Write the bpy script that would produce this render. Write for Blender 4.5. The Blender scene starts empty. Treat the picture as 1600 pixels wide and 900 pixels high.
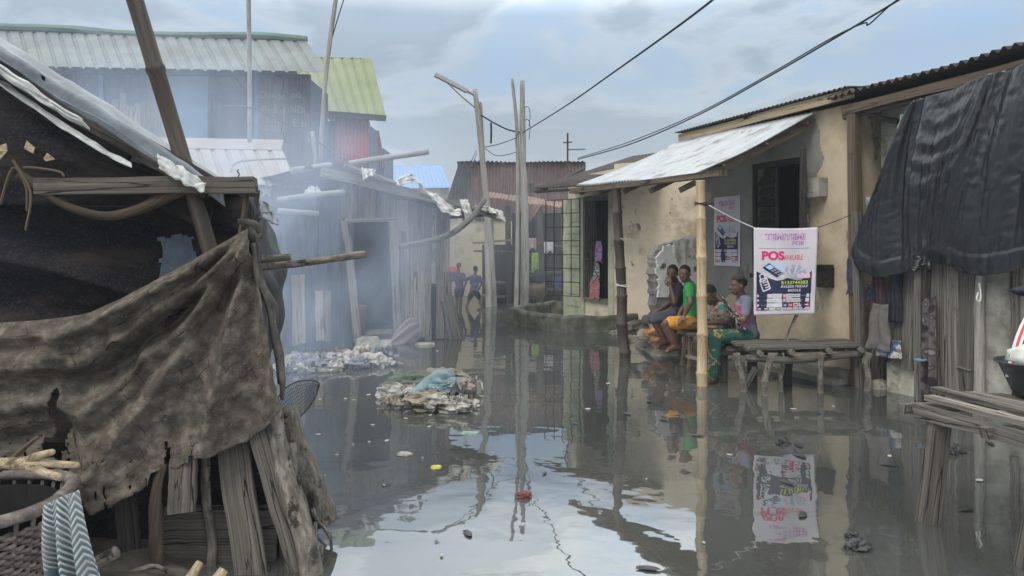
import bpy, bmesh, math, random
from mathutils import Vector, Matrix, noise
R = math.radians
random.seed(7)
S = bpy.context.scene
COL = S.collection

# ------------------------------------------------------------------ camera, sky, sun, exposure
FPX = 26 / 36 * 1600
EYE = 1.6
HOR = 388.0
cam = bpy.data.cameras.new("camera")
cam.lens = 26; cam.sensor_width = 36; cam.shift_y = -(450 - HOR) / 1600
cam.clip_end = 1000; cam.clip_start = 0.05
camo = bpy.data.objects.new("camera", cam); COL.objects.link(camo)
camo.location = (0, 0, EYE); camo.rotation_euler = (R(90), 0, 0)
S.camera = camo
S.render.engine = 'CYCLES'
S.cycles.use_denoising = True
S.cycles.max_bounces = 8; S.cycles.diffuse_bounces = 3; S.cycles.glossy_bounces = 4
S.cycles.volume_bounces = 1; S.cycles.transparent_max_bounces = 8
S.cycles.sample_clamp_indirect = 6
try:
    S.cycles.volume_step_rate = 1.5; S.cycles.volume_max_steps = 128
except Exception: pass
S.view_settings.view_transform = 'Standard'; S.view_settings.look = 'None'
S.view_settings.exposure = 0.68; S.view_settings.gamma = 1

SUN_EL, SUN_AZ = R(52), R(215)       # azimuth clockwise from +Y: behind the camera, to the left
W = bpy.data.worlds.new("World"); S.world = W; W.use_nodes = True
nt = W.node_tree; nt.nodes.clear()
def wn(t, **k):
    n = nt.nodes.new(t)
    for a, b in k.items(): setattr(n, a, b)
    return n
out = wn('ShaderNodeOutputWorld'); bg = wn('ShaderNodeBackground'); bg.inputs[1].default_value = 0.1
sky = wn('ShaderNodeTexSky', sky_type='NISHITA', sun_disc=False)
sky.sun_elevation = SUN_EL; sky.sun_rotation = SUN_AZ; sky.air_density = 1.2; sky.dust_density = 2.5
tc = wn('ShaderNodeTexCoord'); sep = wn('ShaderNodeSeparateXYZ')
nt.links.new(tc.outputs['Generated'], sep.inputs[0])
mp = wn('ShaderNodeMapping'); mp.inputs['Scale'].default_value = (1.0, 1.0, 2.6); mp.inputs['Location'].default_value = (3.1, 0.4, 1.7)
nt.links.new(tc.outputs['Generated'], mp.inputs[0])
ns = wn('ShaderNodeTexNoise'); ns.inputs['Scale'].default_value = 3.2; ns.inputs['Detail'].default_value = 7; ns.inputs['Roughness'].default_value = .55
ns.inputs['Distortion'].default_value = .4
nt.links.new(mp.outputs[0], ns.inputs['Vector'])
# brightness of the cloud deck grows towards the zenith
zr = wn('ShaderNodeValToRGB'); nt.links.new(sep.outputs[2], zr.inputs[0])
e = zr.color_ramp.elements
e[0].position = 0.0; e[0].color = (2.85, 3.25, 3.65, 1)
e[1].position = 0.24; e[1].color = (2.75, 3.3, 3.95, 1)
k = e.new(0.30); k.color = (3.3, 4.0, 4.8, 1)
k = e.new(0.365); k.color = (10.5, 11.4, 12, 1)
k = e.new(0.5); k.color = (13.5, 13.8, 13.4, 1)
k = e.new(1.0); k.color = (13, 13.2, 13.2, 1)
cr = wn('ShaderNodeValToRGB'); nt.links.new(ns.outputs[0], cr.inputs[0])
e = cr.color_ramp.elements
e[0].position = 0.34; e[0].color = (.92, 1.06, 1.22, 1)
e[1].position = 0.44; e[1].color = (1.0, 1.06, 1.12, 1)
k = e.new(0.50); k.color = (1.22, 1.16, 1.10, 1)
k = e.new(0.56); k.color = (.90, .89, .88, 1)
k = e.new(0.66); k.color = (.95, .94, .93, 1)
k = e.new(0.76); k.color = (.86, .86, .87, 1)
mul = wn('ShaderNodeMix', data_type='RGBA', blend_type='MULTIPLY'); mul.inputs[0].default_value = 1
nt.links.new(zr.outputs[0], mul.inputs[6]); nt.links.new(cr.outputs[0], mul.inputs[7])
mx = wn('ShaderNodeMix', data_type='RGBA'); mx.inputs[0].default_value = .86
nt.links.new(sky.outputs[0], mx.inputs[6]); nt.links.new(mul.outputs[2], mx.inputs[7])
nt.links.new(mx.outputs[2], bg.inputs[0]); nt.links.new(bg.outputs[0], out.inputs[0])

sl = bpy.data.lights.new("sun", 'SUN'); sl.energy = 1.0; sl.angle = R(16); sl.color = (1, .96, .90)
so = bpy.data.objects.new("sun", sl); COL.objects.link(so)
sd = Vector((math.sin(SUN_AZ) * math.cos(SUN_EL), math.cos(SUN_AZ) * math.cos(SUN_EL), math.sin(SUN_EL)))
so.rotation_euler = sd.to_track_quat('Z', 'Y').to_euler(); so.location = (0, -5, 20)

# ------------------------------------------------------------------ helpers
def P(px, py, Y):
    """photo pixel (1600x900) at depth Y -> world"""
    return Vector(((px - 800) / FPX * Y, Y, EYE - (py - HOR) / FPX * Y))
def G(px, py, z=0.0):
    """photo pixel on a horizontal level z -> world"""
    Y = (EYE - z) * FPX / (py - HOR)
    return P(px, py, Y)
def V(*a): return Vector(a)
def nz(p, s=1.0, seed=0.0):
    return noise.noise(Vector(p) * s + Vector((seed, seed * 1.7, seed * .3)))
def rnd(a, b): return random.uniform(a, b)
def polyline(pts):
    pts = [Vector(p) for p in pts]
    L = [0]
    for a, b in zip(pts, pts[1:]): L.append(L[-1] + (b - a).length)
    def f(u):
        d = max(0, min(1, u)) * L[-1]
        for i in range(len(pts) - 1):
            if d <= L[i + 1] or i == len(pts) - 2:
                t = (d - L[i]) / max(1e-9, L[i + 1] - L[i]); return pts[i].lerp(pts[i + 1], t)
    return f

ORG = {}          # object name -> origin of the thing it belongs to
def tag(o, label=None, cat=None, group=None, kind=None):
    if label: o['label'] = label
    if cat: o['category'] = cat
    if group: o['group'] = group
    if kind: o['kind'] = kind
    return o
def thing(name, label, cat, loc=(0, 0, 0), group=None):
    o = bpy.data.objects.new(name, None); COL.objects.link(o); o.location = loc
    o.empty_display_size = .1
    ORG[o.name] = Vector(loc)
    return tag(o, label, cat, group)
def copy_tree(o, parent=None):
    c = o.copy(); COL.objects.link(c); c.parent = parent
    for ch in list(o.children): copy_tree(ch, c)
    return c

class MB:
    def __init__(s): s.v = []; s.f = []; s.uv = []; s.mi = []; s.m = 0
    def face(s, idx, uv=None):
        s.f.append(idx); s.uv.append(uv or [(0, 0)] * len(idx)); s.mi.append(s.m)
    def add(s, pts):
        b = len(s.v); s.v += [Vector(p) for p in pts]; return b
    def hexa(s, c8):
        """8 corners: bottom 4 ccw, top 4 ccw"""
        b = s.add(c8); c = [Vector(p) for p in c8]
        for q in ((0, 3, 2, 1), (4, 5, 6, 7), (0, 1, 5, 4), (1, 2, 6, 5), (2, 3, 7, 6), (3, 0, 4, 7)):
            w = (c[q[1]] - c[q[0]]).length; h = (c[q[2]] - c[q[1]]).length
            uv = [(0, 0), (w, 0), (w, h), (0, h)]
            if h > w: uv = [(0, 0), (0, w), (h, w), (h, 0)]
            s.face([b + i for i in q], uv)
    def box(s, a, b_):
        x0, y0, z0 = a; x1, y1, z1 = b_
        s.hexa([(x0, y0, z0), (x1, y0, z0), (x1, y1, z0), (x0, y1, z0), (x0, y0, z1), (x1, y0, z1), (x1, y1, z1), (x0, y1, z1)])
    def board(s, p0, p1, w, t, nrm=(0, -1, 0), jit=.006, segs=4, taper=1.0):
        """a rough board from p0 to p1, width w, thickness t along nrm"""
        p0 = Vector(p0); p1 = Vector(p1); d = (p1 - p0); L = d.length; d.normalize()
        n = Vector(nrm); n = (n - d * n.dot(d)).normalized(); sd_ = d.cross(n)
        sx = rnd(0, 50); base = len(s.v)
        for i in range(segs + 1):
            k = i / segs; c = p0.lerp(p1, k); ww = w * (1 + (taper - 1) * k)
            c = c + sd_ * nz((sx, k * 2, 0), 1.3) * jit * 2 + n * nz((sx, k * 2, 9), 1.3) * jit
            for a, b in ((-1, -1), (1, -1), (1, 1), (-1, 1)):
                s.v.append(c + sd_ * (a * ww / 2 + rnd(-jit, jit)) + n * (b * t / 2 + rnd(-jit, jit) * .3) + (d * rnd(-jit, jit) * 2.5 if i in (0, segs) else Vector()))
        for i in range(segs):
            for j in range(4):
                a = base + i * 4 + j; b = base + i * 4 + (j + 1) % 4
                w_ = w if j in (0, 2) else t
                u0, u1 = L * i / segs, L * (i + 1) / segs
                s.face([a, b, b + 4, a + 4], [(u0, j * .37), (u0, j * .37 + w_), (u1, j * .37 + w_), (u1, j * .37)])
        s.face([base + 3, base + 2, base + 1, base], [(0, 0), (.02, w), (.03, w), (.03, 0)])
        e_ = base + segs * 4
        s.face([e_, e_ + 1, e_ + 2, e_ + 3], [(0, 0), (.02, w), (.03, w), (.03, 0)])
    def tube(s, pts, rad, sides=8, jit=0.0, sub=1, knots=None, cap=True, flat=1.0):
        pts = [Vector(p) for p in pts]
        if not isinstance(rad, (list, tuple)): rad = [rad] * len(pts)
        if sub > 1:
            q = []; r2 = []
            for i in range(len(pts) - 1):
                p_1 = pts[max(0, i - 1)]; p0 = pts[i]; p1 = pts[i + 1]; p2 = pts[min(len(pts) - 1, i + 2)]
                for k in range(sub):
                    t = k / sub; t2 = t * t; t3 = t2 * t
                    q.append(.5 * ((2 * p0) + (p1 - p_1) * t + (2 * p_1 - 5 * p0 + 4 * p1 - p2) * t2 + (3 * p0 - p_1 - 3 * p1 + p2) * t3))
                    r2.append(rad[i] * (1 - t) + rad[i + 1] * t)
            q.append(pts[-1]); r2.append(rad[-1]); pts, rad = q, r2
        base = len(s.v); up = None; L = 0; sx = rnd(0, 90); Ls = []
        for i, p in enumerate(pts):
            d = (pts[min(i + 1, len(pts) - 1)] - pts[max(i - 1, 0)]).normalized()
            if up is None:
                up = d.orthogonal().normalized()
            else:
                up = (up - d * up.dot(d)); up = up.normalized() if up.length > 1e-6 else d.orthogonal().normalized()
            sd_ = d.cross(up)
            if i: L += (p - pts[i - 1]).length
            Ls.append(L)
            for j in range(sides):
                a = 2 * math.pi * j / sides
                r = rad[i] * (1 + (jit * nz((sx + math.cos(a), math.sin(a), L * 4), 1.5) if jit else 0))
                s.v.append(p + up * math.cos(a) * r * flat + sd_ * math.sin(a) * r)
        for i in range(len(pts) - 1):
            for j in range(sides):
                a = base + i * sides + j; b = base + i * sides + (j + 1) % sides
                va, vb = j / sides * 6.28 * rad[i], (j + 1) / sides * 6.28 * rad[i]
                s.face([a, b, b + sides, a + sides], [(Ls[i], va), (Ls[i], vb), (Ls[i + 1], vb), (Ls[i + 1], va)])
        if cap:
            s.face([base + j for j in range(sides)][::-1]); e_ = base + (len(pts) - 1) * sides
            s.face([e_ + j for j in range(sides)])
    def ell(s, c, r, seg=12, rings=8, rot=None, fn=None):
        c = Vector(c); r = Vector(r) if not isinstance(r, (int, float)) else Vector((r, r, r)); base = len(s.v)
        M_ = rot or Matrix.Identity(3)
        for i in range(rings + 1):
            th = math.pi * i / rings
            for j in range(seg):
                ph = 2 * math.pi * j / seg
                p = Vector((math.sin(th) * math.cos(ph), math.sin(th) * math.sin(ph), math.cos(th)))
                if fn: p = fn(p)
                s.v.append(c + M_ @ Vector((p.x * r.x, p.y * r.y, p.z * r.z)))
        for i in range(rings):
            for j in range(seg):
                a = base + i * seg + j; b = base + i * seg + (j + 1) % seg
                s.face([a + seg, b + seg, b, a], [(j * .05, i * .05), (j * .05 + .05, i * .05), (j * .05 + .05, i * .05 + .05), (j * .05, i * .05 + .05)])
    def surf(s, fn, nu, nv, thick=.003, keep=None, lu=1.0, lv=1.0):
        """sheet with thickness from fn(u, v)"""
        g = [[Vector(fn(i / nu, j / nv)) for j in range(nv + 1)] for i in range(nu + 1)]
        base = len(s.v); n2 = (nu + 1) * (nv + 1)
        nr = []
        for i in range(nu + 1):
            for j in range(nv + 1):
                a = g[min(i + 1, nu)][j] - g[max(i - 1, 0)][j]; b = g[i][min(j + 1, nv)] - g[i][max(j - 1, 0)]
                n = a.cross(b); nr.append(n.normalized() if n.length > 1e-12 else Vector((0, 0, 1)))
        flatg = [g[i][j] for i in range(nu + 1) for j in range(nv + 1)]
        s.v += [p + n * thick / 2 for p, n in zip(flatg, nr)]
        s.v += [p - n * thick / 2 for p, n in zip(flatg, nr)]
        def id_(i, j): return base + i * (nv + 1) + j
        K = {}
        for i in range(nu):
            for j in range(nv):
                K[(i, j)] = True if keep is None else bool(keep((i + .5) / nu, (j + .5) / nv))
        for (i, j), ok in K.items():
            if not ok: continue
            q = [id_(i, j), id_(i + 1, j), id_(i + 1, j + 1), id_(i, j + 1)]
            uv = [(i / nu * lu, j / nv * lv), ((i + 1) / nu * lu, j / nv * lv), ((i + 1) / nu * lu, (j + 1) / nv * lv), (i / nu * lu, (j + 1) / nv * lv)]
            s.face(q, uv); s.face([x + n2 for x in q][::-1], uv[::-1])
            for (di, dj, a, b) in ((0, -1, 0, 1), (1, 0, 1, 2), (0, 1, 2, 3), (-1, 0, 3, 0)):
                if not K.get((i + di, j + dj), False):
                    s.face([q[b], q[a], q[a] + n2, q[b] + n2], [uv[b], uv[a], uv[a], uv[b]])
    def prism(s, outline, n, t):
        """closed outline (3D points, coplanar) given thickness t along n"""
        n = Vector(n).normalized(); k = len(outline); base = len(s.v)
        o = [Vector(p) for p in outline]
        s.v += [p + n * t / 2 for p in o]; s.v += [p - n * t / 2 for p in o]
        s.face([base + i for i in range(k)], [(p.x, p.z) for p in o]); s.face([base + k + i for i in range(k)][::-1], [(p.x, p.z) for p in o][::-1])
        for i in range(k):
            j = (i + 1) % k; s.face([base + j, base + i, base + k + i, base + k + j], [(0, 0), (.05, 0), (.05, .05), (0, .05)])
    def mesh(s, name, off):
        me = bpy.data.meshes.new(name)
        me.from_pydata([v - off for v in s.v], [], s.f)
        ul = me.uv_layers.new(name="UVMap")
        k = 0; data = ul.data
        for uv in s.uv:
            for c in uv: data[k].uv = c; k += 1
        return me
    def build(s, name, mat, parent=None, smooth=False, weld=False):
        if parent is None:
            lo = [min(v[i] for v in s.v) for i in range(3)]; hi = [max(v[i] for v in s.v) for i in range(3)]
            off = Vector(((lo[0] + hi[0]) / 2, (lo[1] + hi[1]) / 2, lo[2]))
        else: off = ORG[parent.name]
        me = s.mesh(name, off)
        mats = mat if isinstance(mat, list) else [mat]
        for m in mats: me.materials.append(m)
        if len(mats) > 1: me.polygons.foreach_set('material_index', s.mi)
        bm = bmesh.new(); bm.from_mesh(me)
        if weld: bmesh.ops.remove_doubles(bm, verts=bm.verts, dist=1e-5)
        bmesh.ops.recalc_face_normals(bm, faces=bm.faces)
        bm.to_mesh(me); bm.free()
        if smooth: me.polygons.foreach_set('use_smooth', [True] * len(me.polygons))
        o = bpy.data.objects.new(name, me); COL.objects.link(o)
        ORG[o.name] = off
        if parent is None: o.location = off
        else: o.parent = parent
        return o

class Frame:
    """a wall line on plan: pt(s along, o outward, z)"""
    def __init__(s, p0, p1, flip=False):
        s.p = Vector((p0[0], p0[1], 0)); d = Vector((p1[0] - p0[0], p1[1] - p0[1], 0)); s.L = d.length; s.d = d.normalized()
        s.n = Vector((s.d.y, -s.d.x, 0)) * (-1 if flip else 1)
    def pt(s, a, o, z): return s.p + s.d * a + s.n * o + Vector((0, 0, z))
    def box(s, mb, s0, s1, o0, o1, z0, z1):
        mb.hexa([s.pt(s0, o0, z0), s.pt(s1, o0, z0), s.pt(s1, o1, z0), s.pt(s0, o1, z0), s.pt(s0, o0, z1), s.pt(s1, o0, z1), s.pt(s1, o1, z1), s.pt(s0, o1, z1)])
    def wall(s, mb, s0, s1, o0, o1, z0, z1, holes=()):
        """wall slab with rectangular holes (a0, a1, b0, b1), made of butted blocks"""
        hs = sorted(holes); cur = s0
        for (a0, a1, b0, b1) in hs:
            if a0 > cur: s.box(mb, cur, a0, o0, o1, z0, z1)
            if b0 > z0: s.box(mb, a0, a1, o0, o1, z0, b0)
            if b1 < z1: s.box(mb, a0, a1, o0, o1, b1, z1)
            cur = a1
        if cur < s1: s.box(mb, cur, s1, o0, o1, z0, z1)

def corr(mb, a0, a1, b1, b0, waves, amp, per=6, nv=6, thick=.002, sag=0.0, rib=False, wob=0.0, ragged=0.0, keep=None, seed=0):
    """corrugated sheet: a0->a1 top edge, b0->b1 bottom edge; waves counted along a0->a1"""
    a0, a1, b0, b1 = map(Vector, (a0, a1, b0, b1))
    n = (a1 - a0).cross(b0 - a0).normalized()
    nu = waves * per
    def fn(u, v):
        c = a0.lerp(a1, u).lerp(b0.lerp(b1, u), v * (1 + ragged * nz((u * 9, seed, 3), 1) if v > .9 else v * 0 + 1) if ragged else v)
        ph = u * waves
        if rib:
            f_ = ph % 1.0; h = 1 if f_ < .12 else (0 if f_ > .24 else 1 - (f_ - .12) / .12)
            if f_ > .9: h = (f_ - .9) / .1
        else: h = math.sin(ph * 2 * math.pi)
        return c + n * (amp * h + sag * math.sin(math.pi * v) + wob * nz((u * 3, v * 2, seed), 1.0))
    mb.surf(fn, nu, nv, thick, keep, (a1 - a0).length, (b0 - a0).length)

def loft(top, bot, disp=None):
    """surface between two polylines of world points; disp(u,v)->Vector"""
    ft, fb = polyline(top), polyline(bot)
    def fn(u, v):
        p = ft(u).lerp(fb(u), v)
        return p + disp(u, v) if disp else p
    return fn

# ------------------------------------------------------------------ materials
MATS = {}
def mat(name, stops, scale=4.0, stretch=(1, 1, 1), rough=.8, bump=.25, bscale=None, island=0.0, coord='Object', spec=.3, metal=0.0, patch=None, patch2=None, detail=6, dist=0.01, sheen=0, rvar=0.0, distort=0.0, lines=None):
    """noise-driven colour ramp; patch=(colour, scale, lo, hi[, stretch]) lays stains over it"""
    m = bpy.data.materials.new(name); m.use_nodes = True; t = m.node_tree; L = t.links.new
    b = t.nodes['Principled BSDF']
    b.inputs['Roughness'].default_value = rough; b.inputs['Metallic'].default_value = metal
    b.inputs['Specular IOR Level'].default_value = spec
    if sheen: b.inputs['Sheen Weight'].default_value = sheen
    c = t.nodes.new('ShaderNodeTexCoord'); src = c.outputs[coord]
    if island:
        g = t.nodes.new('ShaderNodeNewGeometry'); ad = t.nodes.new('ShaderNodeVectorMath'); ad.operation = 'MULTIPLY_ADD'
        cb = t.nodes.new('ShaderNodeCombineXYZ')
        for i in range(3): L(g.outputs['Random Per Island'], cb.inputs[i])
        L(cb.outputs[0], ad.inputs[0]); ad.inputs[1].default_value = (37, 91, 53); L(src, ad.inputs[2]); src = ad.outputs[0]
    mp_ = t.nodes.new('ShaderNodeMapping'); mp_.inputs['Scale'].default_value = stretch; L(src, mp_.inputs[0])
    n = t.nodes.new('ShaderNodeTexNoise'); n.inputs['Scale'].default_value = scale; n.inputs['Detail'].default_value = detail
    n.inputs['Roughness'].default_value = .62; n.inputs['Distortion'].default_value = distort
    L(mp_.outputs[0], n.inputs['Vector'])
    r = t.nodes.new('ShaderNodeValToRGB'); L(n.outputs[0], r.inputs[0])
    el = r.color_ramp.elements
    while len(el) > 1: el.remove(el[0])
    for i, (p_, col) in enumerate(stops):
        x = el[0] if i == 0 else el.new(p_)
        x.position = p_; x.color = (*col, 1)
    colr = r.outputs[0]
    for pt in (patch, patch2):
        if not pt: continue
        pc, ps, lo, hi = pt[:4]; pst = pt[4] if len(pt) > 4 else (1, 1, 1)
        m2 = t.nodes.new('ShaderNodeMapping'); m2.inputs['Scale'].default_value = pst; m2.inputs['Location'].default_value = (ps * 1.3, 2.2, .7); L(src, m2.inputs[0])
        n2 = t.nodes.new('ShaderNodeTexNoise'); n2.inputs['Scale'].default_value = ps; n2.inputs['Detail'].default_value = 7; n2.inputs['Roughness'].default_value = .65; L(m2.outputs[0], n2.inputs['Vector'])
        mr = t.nodes.new('ShaderNodeMapRange'); mr.inputs[1].default_value = lo; mr.inputs[2].default_value = hi; L(n2.outputs[0], mr.inputs[0])
        mxx = t.nodes.new('ShaderNodeMix'); mxx.data_type = 'RGBA'; L(mr.outputs[0], mxx.inputs[0]); L(colr, mxx.inputs[6]); mxx.inputs[7].default_value = (*pc, 1)
        colr = mxx.outputs[2]
    if lines and len(lines) == 5:               # rectangular tears: (colour, scale, mortar, rotation, mask threshold)
        lc, ls, lw, lr, lm = lines
        m3 = t.nodes.new('ShaderNodeMapping'); m3.inputs['Rotation'].default_value = (0, 0, lr); L(c.outputs['UV'], m3.inputs[0])
        nn = t.nodes.new('ShaderNodeTexNoise'); nn.inputs['Scale'].default_value = 5; nn.inputs['Detail'].default_value = 5; L(m3.outputs[0], nn.inputs['Vector'])
        mm = t.nodes.new('ShaderNodeMix'); mm.data_type = 'RGBA'; mm.inputs[0].default_value = .13; L(m3.outputs[0], mm.inputs[6]); L(nn.outputs[1], mm.inputs[7])
        bk_ = t.nodes.new('ShaderNodeTexBrick'); bk_.inputs['Scale'].default_value = ls; bk_.inputs['Mortar Size'].default_value = lw; bk_.inputs['Mortar Smooth'].default_value = .15; bk_.inputs['Brick Width'].default_value = .55; bk_.inputs['Row Height'].default_value = .34; bk_.offset = .37; L(mm.outputs[2], bk_.inputs['Vector'])
        ms = t.nodes.new('ShaderNodeTexNoise'); ms.inputs['Scale'].default_value = 6; ms.inputs['Detail'].default_value = 6; ms.inputs['Roughness'].default_value = .7; L(m3.outputs[0], ms.inputs['Vector'])
        mk = t.nodes.new('ShaderNodeMapRange'); mk.inputs[1].default_value = lm; mk.inputs[2].default_value = lm + .06; L(ms.outputs[0], mk.inputs[0])
        fm = t.nodes.new('ShaderNodeMath'); fm.operation = 'MULTIPLY'; L(bk_.outputs['Fac'], fm.inputs[0]); L(mk.outputs[0], fm.inputs[1])
        mxx = t.nodes.new('ShaderNodeMix'); mxx.data_type = 'RGBA'; L(fm.outputs[0], mxx.inputs[0]); L(colr, mxx.inputs[6]); mxx.inputs[7].default_value = (*lc, 1)
        colr = mxx.outputs[2]
    elif lines:                                   # thin dark cracks / creases: (colour, scale, width, stretch)
        lc, ls, lw, lst = lines
        m3 = t.nodes.new('ShaderNodeMapping'); m3.inputs['Scale'].default_value = lst; L(src, m3.inputs[0])
        nn = t.nodes.new('ShaderNodeTexNoise'); nn.inputs['Scale'].default_value = 7; nn.inputs['Detail'].default_value = 4; L(m3.outputs[0], nn.inputs['Vector'])
        mm = t.nodes.new('ShaderNodeMix'); mm.data_type = 'RGBA'; mm.inputs[0].default_value = .12; L(m3.outputs[0], mm.inputs[6]); L(nn.outputs[1], mm.inputs[7])
        vo = t.nodes.new('ShaderNodeTexVoronoi'); vo.feature = 'DISTANCE_TO_EDGE'; vo.inputs['Scale'].default_value = ls; L(mm.outputs[2], vo.inputs['Vector'])
        ms = t.nodes.new('ShaderNodeTexNoise'); ms.inputs['Scale'].default_value = ls * .35; ms.inputs['Detail'].default_value = 3; L(m3.outputs[0], ms.inputs['Vector'])
        wmul = t.nodes.new('ShaderNodeMapRange'); wmul.inputs[1].default_value = .42; wmul.inputs[2].default_value = .62; wmul.inputs[3].default_value = 0; wmul.inputs[4].default_value = lw; L(ms.outputs[0], wmul.inputs[0])
        lt = t.nodes.new('ShaderNodeMath'); lt.operation = 'LESS_THAN'; L(vo.outputs['Distance'], lt.inputs[0]); L(wmul.outputs[0], lt.inputs[1])
        mxx = t.nodes.new('ShaderNodeMix'); mxx.data_type = 'RGBA'; L(lt.outputs[0], mxx.inputs[0]); L(colr, mxx.inputs[6]); mxx.inputs[7].default_value = (*lc, 1)
        colr = mxx.outputs[2]
    if island:
        mr = t.nodes.new('ShaderNodeMapRange'); mr.inputs[3].default_value = 1 - island; mr.inputs[4].default_value = 1 + island; L(g.outputs['Random Per Island'], mr.inputs[0])
        mxx = t.nodes.new('ShaderNodeVectorMath'); mxx.operation = 'SCALE'; L(colr, mxx.inputs[0]); L(mr.outputs[0], mxx.inputs['Scale'])
        colr = mxx.outputs[0]
    L(colr, b.inputs['Base Color'])
    if rvar:
        mr = t.nodes.new('ShaderNodeMapRange'); mr.inputs[3].default_value = max(.05, rough - rvar); mr.inputs[4].default_value = min(1, rough + rvar); L(n.outputs[0], mr.inputs[0]); L(mr.outputs[0], b.inputs['Roughness'])
    if bump:
        n3 = t.nodes.new('ShaderNodeTexNoise'); n3.inputs['Scale'].default_value = bscale or scale * 4; n3.inputs['Detail'].default_value = 5; L(mp_.outputs[0], n3.inputs['Vector'])
        bp = t.nodes.new('ShaderNodeBump'); bp.inputs['Strength'].default_value = bump; bp.inputs['Distance'].default_value = dist
        L(n3.outputs[0], bp.inputs['Height']); L(bp.outputs[0], b.inputs['Normal'])
    MATS[name] = m
    return m
def flat(name, c, rough=.7, spec=.3, metal=0, bump=0, var=.12, scale=12):
    d = tuple(x * (1 - var) for x in c); h = tuple(x * (1 + var) for x in c)
    return mat(name, [(.3, d), (.7, h)], scale=scale, rough=rough, spec=spec, metal=metal, bump=bump)

def wood(name, dark, mid, light, island=.42, sc=1.0, **k):
    return mat(name, [(.28, dark), (.5, mid), (.72, light)], scale=3.0 * sc, stretch=(.4, 34, 1), coord='UV', lines=((.010, .009, .008), 2.4, .05, (.32, 11, 1)), rough=.85, bump=.6, bscale=9 * sc, island=island, dist=.004, detail=8, patch=(tuple(x * .55 for x in dark), 2.2, .56, .74), **k)
m_wood_grey = wood('weathered_grey_wood', (.030, .027, .025), (.095, .085, .073), (.21, .19, .165))
m_wood_pale = wood('pale_weathered_wood', (.06, .053, .045), (.17, .15, .125), (.33, .30, .255))
m_wood_brown = wood('brown_wood', (.03, .022, .016), (.09, .065, .045), (.17, .125, .09))
m_wood_old = wood('dirty_old_wood', (.028, .024, .021), (.075, .066, .056), (.14, .125, .105))
m_wood_tan = wood('tan_timber', (.16, .12, .075), (.30, .235, .15), (.42, .34, .23))
m_wood_dark = wood('dark_wood', (.012, .011, .011), (.035, .03, .027), (.07, .06, .05))
m_bamboo = mat('yellow_bamboo', [(.3, (.24, .17, .095)), (.5, (.38, .285, .17)), (.75, (.47, .37, .24))], scale=2.5, stretch=(.8, 12, 1), coord='UV', rough=.5, bump=.2, spec=.4, patch=((.16, .11, .06), 3, .58, .72))
m_bamboo_old = mat('old_brown_bamboo', [(.3, (.022, .017, .014)), (.5, (.045, .034, .026)), (.75, (.09, .07, .054))], scale=3, stretch=(.8, 12, 1), coord='UV', rough=.6, bump=.3, spec=.35)
m_bark = mat('grey_bark', [(.3, (.05, .043, .036)), (.5, (.125, .11, .092)), (.72, (.27, .245, .21))], scale=9, stretch=(1, 3, 1), coord='UV', rough=.9, bump=1.0, bscale=22, dist=.012, patch=((.16, .06, .035), 5, .64, .68), patch2=((.028, .024, .02), 9, .56, .62))
m_pole_grey = mat('grey_weathered_pole', [(.3, (.12, .115, .10)), (.5, (.24, .225, .20)), (.75, (.36, .34, .30))], scale=3, stretch=(.8, 10, 1), coord='UV', rough=.85, bump=.4)
m_stick = mat('pale_stick', [(.3, (.16, .12, .075)), (.5, (.36, .29, .19)), (.75, (.54, .46, .33))], scale=14, stretch=(1, 4, 1), coord='UV', rough=.85, bump=.9, patch=((.10, .075, .05), 9, .56, .64))
m_plaster_tan = mat('tan_plaster', [(.3, (.42, .355, .26)), (.5, (.525, .45, .34)), (.7, (.59, .515, .395))], scale=1.6, rough=.9, bump=.3, bscale=14, patch=((.30, .25, .18), 1.3, .55, .66), patch2=((.15, .13, .10), 3.4, .645, .67, (1.4, 1.4, .7)))
m_plaster_mix = mat('grey_and_tan_plaster', [(.3, (.33, .27, .18)), (.5, (.43, .355, .245)), (.7, (.50, .42, .30))], scale=2.5, rough=.9, bump=.5, bscale=11, patch=((.33, .275, .185), .8, .50, .62), patch2=((.17, .15, .12), 2.6, .61, .66, (1, 1, .45)))
m_green_plaster = mat('pale_green_plaster', [(.3, (.22, .25, .17)), (.5, (.33, .36, .25)), (.7, (.42, .43, .31))], scale=3, rough=.9, bump=.3, patch=((.14, .13, .09), 2.2, .58, .7))
m_cement = mat('grey_cement', [(.3, (.12, .115, .10)), (.5, (.22, .21, .18)), (.72, (.34, .32, .275))], scale=3, rough=.92, bump=.5, bscale=12, patch=((.065, .06, .048), 2.2, .55, .7))
m_concrete_dark = mat('mossy_concrete', [(.3, (.045, .047, .036)), (.5, (.09, .09, .07)), (.72, (.19, .185, .15))], scale=5, rough=.9, bump=.6, patch=((.045, .06, .025), 2.5, .5, .66))
m_rubble = mat('rubble_concrete', [(.3, (.15, .14, .115)), (.5, (.29, .27, .22)), (.72, (.42, .4, .34))], scale=6, rough=.95, bump=.7, patch=((.09, .08, .06), 4, .55, .68))
m_white_plaster = mat('flaking_white_plaster', [(.3, (.62, .61, .57)), (.6, (.80, .79, .75))], scale=5, rough=.9, bump=.4, patch=((.11, .10, .075), 2.6, .56, .61), patch2=((.05, .055, .035), 5, .66, .70))
m_silver = mat('bright_zinc', [(.3, (.27, .285, .30)), (.5, (.38, .40, .42)), (.7, (.44, .46, .48))], scale=2.0, stretch=(9, .8, 1), coord='UV', rough=.5, metal=.35, bump=.12, spec=.4, patch=((.20, .19, .18), 3, .55, .68), patch2=((.16, .11, .08), 4, .66, .72))
m_zinc_dark = mat('dark_rusted_zinc', [(.3, (.018, .015, .014)), (.6, (.05, .04, .034))], scale=4, rough=.75, bump=.3, patch=((.09, .045, .025), 3, .58, .7))
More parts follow.
